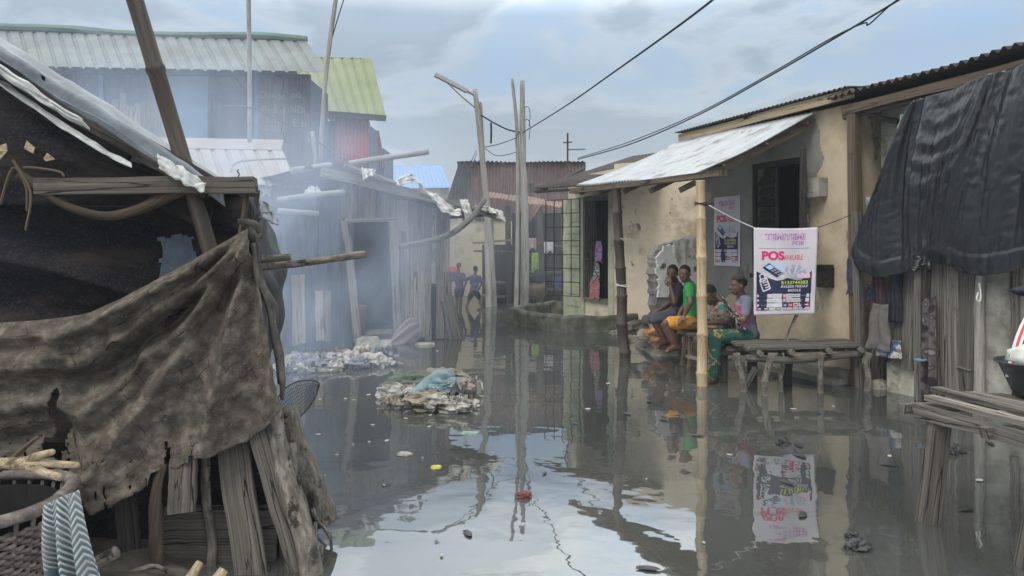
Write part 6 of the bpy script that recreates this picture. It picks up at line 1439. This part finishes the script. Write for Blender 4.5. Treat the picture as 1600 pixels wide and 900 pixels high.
# on the bank: orange sack, stones, slippers
bag('orange_sack', 'faded orange sacking heaped on the bank below the seated men', P(1040, 522, 11.2), (.30, .22, .17), mat('orange_sacking', [(.3, (.20, .09, .04)), (.55, (.38, .20, .10)), (.75, (.5, .36, .24))], scale=8, rough=.95, bump=.6), 70, None, 'sack')
for k, (px, py, s, m, lb) in enumerate(((997, 512, .22, m_concrete_dark, 'dark rubble stone on the bank right of the dark awning pole'), (1010, 524, .16, m_rubble, 'pale rubble stone between the dark stone and the orange sacking'), (1020, 500, .18, m_concrete_dark, 'stone against the broken wall foot on the bank'), (1068, 536, .14, m_rubble, 'stone beside the feet of the man in orange shorts'), (985, 530, .11, m_rubble, 'small pale stone at the water edge by the dark pole'))):
    c = P(px, py, 11.7 - .2 * k if k < 3 else 10.9)
    def f(p, k=k): return p * (1 + .35 * nz(p, 1.8, k * 7))
    mb = MB(); mb.ell(c, (s, s * .8, s * .6), 12, 8, None, f); tag(mb.build('bank_stone', m, None), lb, 'stone')
for k, (px, py, lb) in enumerate(((1024, 541, 'white litter scrap at the water edge left of the bare feet'), (1034, 545, 'grey white litter scrap just before the bare feet'), (1019, 547, 'pale litter scrap floating farthest left of the bare feet'))):
    bag('bank_litter', lb, G(px, py) + V(0, 0, .04), (.10, .08, .05), m_bag_w, 80 + k, None, 'litter')
# ------------------------------------------------------------------ people
def remesh(mb, name, off, voxel, smooth_it=4):
    me = mb.mesh(name + '_src', off); o = bpy.data.objects.new(name + '_src', me); COL.objects.link(o)
    bm = bmesh.new(); bm.from_mesh(me); bmesh.ops.remove_doubles(bm, verts=bm.verts, dist=1e-5); bmesh.ops.recalc_face_normals(bm, faces=bm.faces); bm.to_mesh(me); bm.free()
    r = o.modifiers.new('r', 'REMESH'); r.mode = 'VOXEL'; r.voxel_size = voxel
    s = o.modifiers.new('s', 'SMOOTH'); s.factor = .5; s.iterations = smooth_it
    dg = bpy.context.evaluated_depsgraph_get(); m2 = bpy.data.meshes.new_from_object(o.evaluated_get(dg))
    bpy.data.objects.remove(o); bpy.data.meshes.remove(me); m2.name = name
    m2.polygons.foreach_set('use_smooth', [True] * len(m2.polygons))
    return m2
def limb(mb, a, b, r0, r1, mid=None, seg=14):
    """tapered rounded limb"""
    a = Vector(a); b = Vector(b)
    pts = [a, a.lerp(b, .25), a.lerp(b, .5), a.lerp(b, .75), b]; m_ = mid or (r0 + r1) / 2
    mb.tube(pts, [r0, (r0 * 1.05 + m_) / 2, m_, (m_ + r1) / 2, r1], seg); mb.ell(a, r0, seg, 8); mb.ell(b, r1, seg, 8)
def basis(f, u):
    f = Vector(f).normalized(); u = Vector(u); u = (u - f * u.dot(f)).normalized(); r = f.cross(u)
    return Matrix((r, f, u)).transposed()      # columns: right, forward, up
def torso(mb, pel, chest, neck, side_, grow=0.0, wch=.155, wpl=.145, dep=.105):
    """elliptical trunk from the pelvis to the neck base; side_ = left-right axis"""
    pel, chest, neck = map(Vector, (pel, chest, neck)); s = Vector(side_).normalized()
    st = [(pel + (pel - chest).normalized() * .07, .10, .08), (pel, wpl, dep * 1.08), (pel.lerp(chest, .45), wpl * .86, dep * .98), (chest, wch, dep * 1.08), (chest.lerp(neck, .55), wch * .98, dep * .92), (chest.lerp(neck, .86), wch * .62, dep * .62), (neck, .065, .065)]
    base = len(mb.v); n = 20
    for i, (c, a, b) in enumerate(st):
        d = (st[min(i + 1, len(st) - 1)][0] - st[max(i - 1, 0)][0]).normalized(); s2 = (s - d * s.dot(d)).normalized(); f = s2.cross(d)
        for j in range(n):
            an = 6.2832 * j / n; ca, sa = math.cos(an), math.sin(an); mb.v.append(c + s2 * (math.copysign(abs(ca) ** .85, ca) * (a + grow)) + f * (math.copysign(abs(sa) ** .9, sa) * (b + grow)))
    for i in range(len(st) - 1):
        for j in range(n):
            a = base + i * n + j; b = base + i * n + (j + 1) % n; mb.face([a, b, b + n, a + n])
    mb.face([base + j for j in range(n)][::-1]); mb.face([base + (len(st) - 1) * n + j for j in range(n)])
def head(mb, c, f, u, k=1.0):
    M_ = basis(f, u); q = lambda x, y, z: c + M_ @ V(x * k, y * k, z * k)
    mb.ell(q(0, -.008, .025), V(.074, .094, .094) * k, 20, 14, M_)           # cranium
    mb.ell(q(0, .022, -.035), V(.058, .068, .078) * k, 18, 12, M_)           # face
    mb.ell(q(0, .045, -.092), V(.033, .032, .028) * k, 14, 10, M_)           # chin
    mb.tube([q(0, .082, .012), q(0, .102, -.022), q(0, .106, -.036)], [.008 * k, .013 * k, .015 * k], 10); mb.ell(q(0, .100, -.036), V(.021, .013, .011) * k, 12, 8, M_)
    mb.ell(q(0, .083, -.068), V(.026, .014, .007) * k, 12, 8, M_); mb.ell(q(0, .081, -.079), V(.022, .014, .007) * k, 12, 8, M_)
    for s_ in (-1, 1):
        mb.ell(q(s_ * .031, .078, .024), V(.024, .010, .007) * k, 10, 6, M_)     # brow
        mb.ell(q(s_ * .030, .072, .004), V(.014, .011, .010) * k, 10, 8, M_)     # eye
        mb.ell(q(s_ * .040, .062, -.03), V(.018, .016, .016) * k, 10, 8, M_)     # cheek
        mb.ell(q(s_ * .076, -.012, -.012), V(.010, .019, .031) * k, 10, 8, M_)   # ear
    return M_
def hand(mb, w, d, pn, s_=1, curl=.5, k=1.0):
    """w wrist, d direction of the fingers, pn palm normal; thumb on side s_"""
    d = Vector(d).normalized(); pn = Vector(pn); pn = (pn - d * pn.dot(d)).normalized(); sd_ = d.cross(pn) * s_
    M_ = Matrix((sd_, d, pn)).transposed()
    mb.ell(w + d * .045 * k, V(.040, .050, .016) * k, 12, 8, M_); mb.ell(w + d * .065 * k, V(.042, .032, .014) * k, 12, 8, M_)
    for i, (x, L) in enumerate(((-.031, .072), (-.011, .082), (.010, .078), (.030, .060))):
        p = w + d * .085 * k - sd_ * x * k; a = 0; pts = [p - d * .02 * k, p]; 
        for j, f_ in enumerate((.45, .32, .23)):
            a += curl * (.7 if j == 0 else 1.0); p = p + (d * math.cos(a) + pn * math.sin(a)) * L * f_ * k - sd_ * x * .06 * k; pts.append(p)
        mb.tube(pts, [.0095 * k, .0095 * k, .0088 * k, .008 * k, .0065 * k], 8); mb.ell(pts[-1], .0068 * k, 8, 6)
    p = w + d * .02 * k + sd_ * .026 * k; pts = [p, p + (d * .6 + sd_ * .75 + pn * .3).normalized() * .038 * k]; pts.append(pts[-1] + (d * .9 + sd_ * .25 + pn * .45).normalized() * .032 * k); pts.append(pts[-1] + (d * 1 + pn * .5).normalized() * .024 * k)
    mb.tube(pts, [.013 * k, .012 * k, .0105 * k, .008 * k], 8); mb.ell(pts[-1], .0082 * k, 8, 6)
def foot(mb, ank, toe, k=1.0):
    ank = Vector(ank); toe = Vector(toe); d = (toe - ank); d.z = 0; d.normalize(); z0 = toe.z
    heel = V(ank.x, ank.y, z0 + .028 * k) - d * .035 * k
    mb.ell(heel, V(.033, .04, .03) * k, 12, 8, basis(d, V(0, 0, 1))); mb.tube([heel, heel.lerp(toe, .5) + V(0, 0, .022 * k), toe + V(0, 0, .006)], [.032 * k, .036 * k, .034 * k], 12)
    mb.ell(ank, .034 * k, 12, 8); s_ = d.cross(V(0, 0, 1))
    for i in range(5): mb.ell(toe + s_ * (-.032 + .016 * i) * k + d * (.018 - .006 * abs(i - 1)) * k + V(0, 0, -.002), V(.010, .017, .010) * k, 8, 6, basis(d, V(0, 0, 1)))
m_skin = mat('dark_brown_skin', [(.3, (.050, .026, .017)), (.6, (.078, .042, .028)), (.8, (.10, .055, .037))], scale=7, rough=.5, spec=.4, bump=.15, bscale=90, dist=.002)
m_skin2 = mat('brown_skin', [(.3, (.075, .040, .026)), (.6, (.112, .062, .042)), (.8, (.14, .08, .055))], scale=7, rough=.5, spec=.4, bump=.15, bscale=90, dist=.002)
m_hair = mat('black_hair', [(.3, (.004, .004, .004)), (.7, (.014, .013, .012))], scale=60, rough=.9, bump=1.0, bscale=160, dist=.006)
m_hair_b = mat('bleached_hair_top', [(.3, (.02, .016, .01)), (.7, (.065, .05, .03))], scale=60, rough=.9, bump=1.0, bscale=160, dist=.006)
m_eye = flat('eye_white', (.17, .145, .125), rough=.4); m_pup = flat('eye_dark', (.006, .005, .005), rough=.2); m_lip = flat('lip', (.10, .045, .042), rough=.5)
def cloth_from(mb, name, off, m, parent, voxel=.011, amp=.007, seed=0):
    me = remesh(mb, name, off, voxel, 3)
    nr = [v.normal.copy() for v in me.vertices]
    for v, n in zip(me.vertices, nr):
        p = v.co; v.co = p + n * (amp * nz(p, 9, seed) + amp * .9 * math.sin(p.z * 46 + p.x * 25 + 6 * nz(p, 3.5, seed)) * max(0, nz(p, 3, seed + 7) + .1))
    me.materials.clear(); me.materials.append(m)
    o = bpy.data.objects.new(name, me); COL.objects.link(o); o.parent = parent; ORG[o.name] = ORG[parent.name]; return o
def person(label, J, skin, shirt, shorts, hf, hu=(0, 0, 1), sleeve=.62, leglen=.95, group=None, hair=m_hair, k=1.0, longleg=False, hands=True, hand_cfg=None, voxel=.0075, hairtop=None, apron=None):
    J = {a: Vector(b) for a, b in J.items()}
    org = V(J['pel'].x, J['pel'].y, min(v.z for v in J.values()))
    t = thing('person', label, 'person', org, group)
    side_ = (J['shL'] - J['shR'])
    mb = MB()
    torso(mb, J['pel'], J['chest'], J['neck'], side_, 0, .145 * k, .135 * k, .098 * k)
    limb(mb, J['neck'] - (J['neck'] - J['chest']) * .15, J['head'] + V(0, 0, -.03 * k), .056 * k, .052 * k)
    M_ = head(mb, J['head'], hf, hu, k)
    for S_ in 'LR':
        limb(mb, J['sh' + S_], J['el' + S_], .051 * k, .038 * k, .045 * k); limb(mb, J['el' + S_], J['wr' + S_], .038 * k, .025 * k, .035 * k)
        mb.ell(J['neck'].lerp(J['sh' + S_], .55) - V(0, 0, .015 * k), V(.07, .06, .05) * k, 12, 8)
        hc = (hand_cfg or {}).get(S_)
        d = hc[0] if hc else (J['wr' + S_] - J['el' + S_]); pn = hc[1] if hc else V(0, 0, -1)
        hand(mb, J['wr' + S_], d, pn, 1 if S_ == 'L' else -1, hc[2] if hc else .35, k)
        limb(mb, J['hip' + S_], J['kn' + S_], .082 * k, .054 * k, .072 * k); limb(mb, J['kn' + S_], J['an' + S_], .053 * k, .034 * k, .052 * k)
        foot(mb, J['an' + S_], J['toe' + S_], k)
    me = remesh(mb, 'body', org, voxel, 2)
    for m in (skin, m_eye, m_pup, m_lip): me.materials.append(m)
    q = lambda x, y, z: J['head'] + M_ @ V(x * k, y * k, z * k) - org
    eyes = [q(s_ * .030, .083, .004) for s_ in (-1, 1)]; lips = q(0, .094, -.073); Mi = M_.transposed()
    mi = []
    for p in me.polygons:
        c = p.center; r = 0
        if (c - lips).length < .045 * k:
            l = Mi @ (c - lips); 
            if abs(l.x) < .026 * k and abs(l.z) < .011 * k and l.y > -.014 * k: r = 3
        for e_ in eyes:
            l = Mi @ (c - e_)
            if l.length < .03 * k and l.y > -.012 * k and (l.x / (.012 * k)) ** 2 + (l.z / (.006 * k)) ** 2 < 1: r = 2 if abs(l.x) < .006 * k else 1
        mi.append(r)
    me.polygons.foreach_set('material_index', mi)
    b = bpy.data.objects.new('body', me); COL.objects.link(b); b.parent = t; ORG[b.name] = org
    hb = MB(); hb.ell(q(0, -.018, .036) + org, V(.079, .098, .092) * k, 24, 16, M_, lambda p: p if p.z > -.45 + .9 * max(0, p.y) else V(p.x * .86, p.y * .86, max(p.z, -.62) if p.y < 0 else p.z * .7))
    ho = hb.build('hair', hair, t, smooth=True)
    if hairtop:
        hb = MB(); hb.ell(q(0, -.010, .078) + org, V(.066, .085, .058) * k, 22, 12, M_); hb.build('hair_top', hairtop, t, smooth=True)
    mb = MB(); torso(mb, J['pel'] + (J['chest'] - J['pel']) * .02, J['chest'], J['neck'] - (J['neck'] - J['chest']).normalized() * .02, side_, .016 * k, .145 * k, .137 * k, .10 * k)
    for S_ in 'LR':
        limb(mb, J['sh' + S_], J['sh' + S_].lerp(J['el' + S_], sleeve), .068 * k, .060 * k); mb.ell(J['neck'].lerp(J['sh' + S_], .55) - V(0, 0, .015 * k), V(.08, .074, .062) * k, 12, 8)
    cloth_from(mb, 'shirt', org, shirt, t, .011 * max(.9, k), .008 * k, org.x)
    mb = MB(); mb.ell(J['pel'] + V(0, 0, -.01), V(.15, .135, .11) * k, 16, 10)
    for S_ in 'LR':
        limb(mb, J['hip' + S_], J['hip' + S_].lerp(J['kn' + S_], leglen), .100 * k, .080 * k)
        if longleg: limb(mb, J['kn' + S_], J['kn' + S_].lerp(J['an' + S_], .93), .076 * k, .070 * k)
    cloth_from(mb, 'trousers' if longleg else 'shorts', org, shorts, t, .011 * max(.9, k), .008 * k, org.x + 3)
    return t
def PJ(d):
    return {a: P(*b) for a, b in d.items()}
m_navys = mat('navy_shirt', [(.3, (.012, .012, .022)), (.7, (.026, .025, .04))], scale=9, rough=.95, bump=.3)
m_greens = mat('green_shirt', [(.3, (.02, .15, .045)), (.7, (.035, .24, .07))], scale=9, rough=.9, bump=.3)
m_oranges = mat('orange_shorts', [(.3, (.42, .18, .03)), (.55, (.55, .27, .05)), (.7, (.40, .14, .03))], scale=11, rough=.9, bump=.4)
m_greys = mat('dark_grey_shorts', [(.3, (.04, .04, .05)), (.7, (.085, .085, .10))], scale=9, rough=.95, bump=.3)
m_print = mat('green_red_print_shirt', [(.40, (.025, .16, .12)), (.46, (.03, .20, .15)), (.48, (.30, .06, .05)), (.54, (.45, .36, .28)), (.57, (.02, .03, .03)), (.63, (.32, .22, .12)), (.68, (.03, .18, .13))], scale=8, rough=.9, bump=.2, detail=2)
m_print2 = mat('green_orange_trousers', [(.42, (.015, .058, .046)), (.56, (.018, .078, .058)), (.60, (.30, .155, .045)), (.63, (.36, .19, .055)), (.65, (.02, .06, .09)), (.72, (.025, .12, .09))], scale=8.5, rough=.9, bump=.2, detail=2)
m_pinkgrey = mat('pink_and_grey_shirt', [(.44, (.13, .13, .18)), (.5, (.17, .17, .225)), (.525, (.36, .09, .15)), (.7, (.42, .12, .19))], scale=2.6, rough=.9, bump=.3, detail=1)
# man in green shirt and orange shorts, looking at the camera over his shoulder
Yn, Yx = 9.95, 10.28
person('man in a bright green shirt and orange shorts sitting sideways, looking at the camera', PJ(dict(
    pel=(1081, 502, 10.15), chest=(1082, 462, 10.15), neck=(1076, 441, 10.14), head=(1069.5, 428, 10.10),
    shL=(1077, 450, 9.98), elL=(1079, 473, 9.86), wrL=(1069, 493, 9.90), shR=(1079, 449, 10.30), elR=(1071, 474, 10.42), wrR=(1061, 492, 10.30),
    hipL=(1078, 504, 10.05), knL=(1040, 506, 9.92), anL=(1056, 543, 9.95), toeL=(1042, 549, 9.88), hipR=(1078, 503, 10.25), knR=(1042, 503, 10.30), anR=(1059, 541, 10.30), toeR=(1046, 546, 10.26))),
    m_skin2, m_greens, m_oranges, (-.55, -.85, -.04), (-.05, 0, 1), sleeve=.52, leglen=.82, hand_cfg={'L': (V(-.6, -.1, -.6), V(0, .3, -1), .3)})
# man in navy, hand at his mouth
person('man in a navy shirt and dark grey shorts holding a hand to his mouth', PJ(dict(
    pel=(1063, 487, 10.62), chest=(1060, 459, 10.58), neck=(1056, 442, 10.55), head=(1050.5, 427, 10.50),
    shL=(1061, 450, 10.42), elL=(1054, 473, 10.28), wrL=(1048, 448, 10.36), shR=(1056, 449, 10.70), elR=(1047, 474, 10.78), wrR=(1029, 486, 10.62),
    hipL=(1062, 489, 10.52), knL=(1021, 499, 10.36), anL=(1041, 535, 10.40), toeL=(1028, 541, 10.32), hipR=(1061, 488, 10.72), knR=(1020, 495, 10.70), anR=(1037, 532, 10.72), toeR=(1024, 538, 10.66))),
    m_skin, m_navys, m_greys, (-.45, -.9, -.02), (0, 0, 1), sleeve=.55, leglen=.98, hand_cfg={'L': (V(-.25, .1, 1), V(.1, 1, .3), .45), 'R': (V(-.9, -.1, -.35), V(0, 0, -1), .3)})
# man in printed green clothes, head bowed
person('man in a green and red printed shirt, head bowed, half behind the yellow bamboo post', PJ(dict(
    pel=(1137, 522, 9.35), chest=(1131, 490, 9.25), neck=(1122, 474, 9.18), head=(1109, 461, 9.10),
    shL=(1130, 481, 9.02), elL=(1134, 503, 8.92), wrL=(1106, 505, 8.94), shR=(1122, 480, 9.36), elR=(1112, 503, 9.45), wrR=(1094, 503, 9.28),
    hipL=(1134, 525, 9.25), knL=(1103, 524, 9.12), anL=(1108, 585, 9.15), toeL=(1098, 594, 9.08), hipR=(1134, 524, 9.45), knR=(1100, 522, 9.40), anR=(1104, 580, 9.42), toeR=(1094, 588, 9.36))),
    m_skin, m_print, m_print2, (-.72, -.50, -.45), (-.45, -.1, .9), sleeve=.72, leglen=.98, longleg=True, hand_cfg={'L': (V(-1, -.1, -.05), V(0, 0, -1), .5), 'R': (V(-1, -.1, -.05), V(0, 0, -1), .5)})
# young man in pink and grey, in profile
person('young man in a pink and grey shirt with bleached hair on top, seated in profile', PJ(dict(
    pel=(1168, 523, 8.98), chest=(1164, 486, 8.98), neck=(1160, 462, 8.98), head=(1153, 446, 8.95),
    shL=(1168, 472, 8.80), elL=(1162, 500, 8.72), wrL=(1139, 492, 8.80), shR=(1162, 471, 9.16), elR=(1153, 498, 9.24), wrR=(1135, 494, 9.08),
    hipL=(1166, 526, 8.88), knL=(1119, 525, 8.78), anL=(1114, 592, 8.80), toeL=(1103, 600, 8.74), hipR=(1166, 525, 9.08), knR=(1124, 523, 9.10), anR=(1128, 586, 9.12), toeR=(1117, 594, 9.08))),
    m_skin2, m_pinkgrey, m_print2, (-.97, -.18, -.03), (0, 0, 1), sleeve=.6, leglen=.98, longleg=True, hairtop=m_hair_b, hand_cfg={'L': (V(-.9, .15, .3), V(.1, .9, -.3), .6), 'R': (V(-.9, -.15, .3), V(.1, -.9, -.3), .6)})
# the printed cloth he holds
ca = P(1140, 490, 8.72)
mb = MB(); mb.surf(loft([P(1120, 458, 8.84), P(1130, 466, 8.78), P(1142, 478, 8.72)], [P(1150, 505, 8.74), P(1160, 512, 8.72), P(1168, 518, 8.72)], lambda u, v: V(.02 * math.sin(v * 9 + u * 5), -.03 * math.sin(u * 11), .02 * nz((u * 5, v * 5, 1)))), 20, 26, .006, None, .3, .5)
tag(mb.build('printed_cloth', m_bwp, None, smooth=True), 'black and white printed cloth in the hands of the young man in pink', 'cloth')
# low benches they sit on
t = thing('low_bench', 'small plank seat on splayed legs under the man in the green shirt', 'bench', P(1080, 548, 10.4))
mb = MB(); mb.board(P(1062, 519.5, 10.15), P(1108, 519.5, 10.2), .55, .04, (0, 0, 1), .008, 4); mb.build('seat', m_wood_grey, t)
for (a, b) in (((1077, 556, 9.95), (1080, 521, 9.97)), ((1066, 553, 10.05), (1072, 521, 10.0)), ((1062, 545, 10.4), (1062, 521, 10.4)), ((1102, 552, 10.4), (1100, 521, 10.4)), ((1103, 560, 9.95), (1100, 521, 9.95))):
    mb = MB(); mb.board(P(*a) + V(0, 0, -.15), P(*b), .055, .04, (-.4, -1, 0), .005); mb.build('leg', m_wood_brown, t)
t = thing('low_bench', 'dark plank seat behind the slatted bench under the two men in print', 'bench', P(1150, 570, 9.2))
zs = P(0, 543, 9.1).z
mb = MB(); mb.box((P(1112, 0, 9.1).x, 8.78, zs - .05), (P(1186, 0, 9.1).x, 9.6, zs)); mb.build('seat', m_wood_dark, t)
for x, y in ((1130, 8.88), (1176, 8.88), (1130, 9.5), (1176, 9.5)):
    c = P(x, 0, y); mb = MB(); mb.board(V(c.x, y, -.2), V(c.x, y, zs - .05), .09, .09, (0, -1, 0), .004); mb.build('leg', m_wood_dark, t)
t = None
mb = MB(); mb.board(P(1074, 556, 9.75), P(1108, 566, 9.3), .05, .03, (0, -.3, 1), .004); tag(mb.build('floating_plank', m_wood_pale, None), 'short pale plank lying at the water by the bamboo post', 'plank')
# two boys wading away
m_purp = mat('purple_shirt', [(.3, (.042, .038, .08)), (.7, (.075, .068, .125))], scale=9, rough=.9, bump=.3, patch=((.26, .25, .32), 8, .61, .65))
m_slate = mat('slate_purple_shirt', [(.3, (.05, .045, .085)), (.7, (.085, .08, .13))], scale=9, rough=.9, bump=.3)
kk = .80
Yk = 20.3
def kid(label, px, lean, J, shirt, shorts, hf):
    return person(label, PJ(J), m_skin, shirt, shorts, hf, k=kk, sleeve=.7, leglen=.62, voxel=.009)
kid('boy in a dark slate purple shirt and navy shorts wading away, left of the pair', 717, 0, dict(
    pel=(718, 451, Yk), chest=(717, 436, Yk), neck=(716.5, 426, Yk), head=(716.5, 416, Yk), shL=(710, 429, Yk - .03), elL=(706, 440, Yk - .05), wrL=(706, 430, Yk + .1), shR=(724, 429, Yk), elR=(728, 441, Yk - .05), wrR=(725, 451, Yk),
    hipL=(714.5, 454, Yk), knL=(714, 468, Yk + .1), anL=(714, 483, Yk + .05), toeL=(713, 487, Yk + .18), hipR=(721, 454, Yk), knR=(719.5, 467, Yk - .05), anR=(719, 484, Yk - .05), toeR=(719, 487, Yk + .1)), m_slate, m_navyc, (-.45, .9, 0))
kid('boy in a purple shirt and black shorts wading with legs apart, right of the pair', 742, 0, dict(
    pel=(741, 455, Yk - .3), chest=(741.5, 440, Yk - .3), neck=(742, 430, Yk - .3), head=(743, 421, Yk - .3), shL=(734.5, 433, Yk - .3), elL=(727, 438, Yk - .3), wrL=(720, 433, Yk - .25), shR=(749, 433, Yk - .3), elR=(753, 443, Yk - .3), wrR=(749, 450, Yk - .2),
    hipL=(737.5, 458, Yk - .3), knL=(732, 470, Yk - .2), anL=(727, 484, Yk - .3), toeL=(725, 488, Yk - .2), hipR=(745, 458, Yk - .3), knR=(750, 469, Yk - .2), anR=(753, 484, Yk - .3), toeR=(754, 488, Yk - .2)), m_purp, m_black, (.15, 1, 0))
bag('red_bundle', 'red bundle carried at the chest of the wading boy on the left', P(707, 424, Yk + .05), (.13, .12, .12), flat('red_bundle_cloth', (.42, .06, .09)), 90, None, 'bundle')

# ------------------------------------------------------------------ smoke and air
def volume(name, loc, size, density_nodes):
    mb = MB(); x, y, z = size; mb.box((-x / 2, -y / 2, -z / 2), (x / 2, y / 2, z / 2))
    me = mb.mesh(name, V(0, 0, 0)); bm = bmesh.new(); bm.from_mesh(me); bmesh.ops.remove_doubles(bm, verts=bm.verts, dist=1e-5); bmesh.ops.recalc_face_normals(bm, faces=bm.faces); bm.to_mesh(me); bm.free()
    o = bpy.data.objects.new(name, me); COL.objects.link(o); o.location = loc
    m = bpy.data.materials.new(name); m.use_nodes = True; t = m.node_tree; t.nodes.clear()
    ou = t.nodes.new('ShaderNodeOutputMaterial'); pv = t.nodes.new('ShaderNodeVolumePrincipled'); t.links.new(pv.outputs[0], ou.inputs['Volume'])
    density_nodes(t, pv); me.materials.append(m); return tag(o, kind='stuff')
def haze_n(t, pv):
    pv.inputs['Color'].default_value = (.74, .80, .88, 1); pv.inputs['Density'].default_value = .0016; pv.inputs['Anisotropy'].default_value = .1
volume('haze', (0, 38, 4.2), (290, 210, 11.2), haze_n)
def smoke_n(size, dens, col=(.70, .81, 1, 1), lo=.43, hi=.64, sc=.75):
    def f_(t, pv):
        L = t.links.new
        pv.inputs['Color'].default_value = col; pv.inputs['Anisotropy'].default_value = .0
        c = t.nodes.new('ShaderNodeTexCoord'); m1 = t.nodes.new('ShaderNodeMapping'); m1.inputs['Scale'].default_value = (1, .8, .75); L(c.outputs['Object'], m1.inputs[0])
        n = t.nodes.new('ShaderNodeTexNoise'); n.inputs['Scale'].default_value = sc; n.inputs['Detail'].default_value = 5; n.inputs['Roughness'].default_value = .55; n.inputs['Distortion'].default_value = .9; L(m1.outputs[0], n.inputs['Vector'])
        r = t.nodes.new('ShaderNodeMapRange'); r.inputs[1].default_value = lo; r.inputs[2].default_value = hi; r.inputs[3].default_value = .06; L(n.outputs[0], r.inputs[0])
        ab = t.nodes.new('ShaderNodeVectorMath'); ab.operation = 'DIVIDE'; ab.inputs[1].default_value = tuple(x / 2 for x in size); L(c.outputs['Object'], ab.inputs[0])
        ln = t.nodes.new('ShaderNodeVectorMath'); ln.operation = 'LENGTH'; L(ab.outputs[0], ln.inputs[0])
        f = t.nodes.new('ShaderNodeMapRange'); f.interpolation_type = 'SMOOTHSTEP'; f.inputs[1].default_value = .25; f.inputs[2].default_value = 1.0; f.inputs[3].default_value = 1; f.inputs[4].default_value = 0; L(ln.outputs['Value'], f.inputs[0])
        mu = t.nodes.new('ShaderNodeMath'); mu.operation = 'MULTIPLY'; L(r.outputs[0], mu.inputs[0]); L(f.outputs[0], mu.inputs[1])
        m2 = t.nodes.new('ShaderNodeMath'); m2.operation = 'MULTIPLY'; m2.inputs[1].default_value = dens; L(mu.outputs[0], m2.inputs[0]); L(m2.outputs[0], pv.inputs['Density'])
    return f_
def smoke(loc, size, dens, **k): volume('smoke', loc, size, smoke_n(size, dens, **k))
smoke((-3.0, 7.7, 1.6), (6.2, 6.4, 5.4), .43, lo=.45, hi=.63)               # the thick smoke round the plank shack
smoke((-2.9, 3.55, 2.0), (3.2, .9, 1.7), .07)                # drifting through the foreground roof
smoke((-7.5, 13.0, 3.2), (9.5, 5.0, 7.2), .15, lo=.3)        # thinner, in front of the boarded house
smoke((-.5, 19.5, 2.0), (9.5, 7.0, 6.0), .05, col=(.8, .86, .95, 1), lo=.3)   # far end of the alley
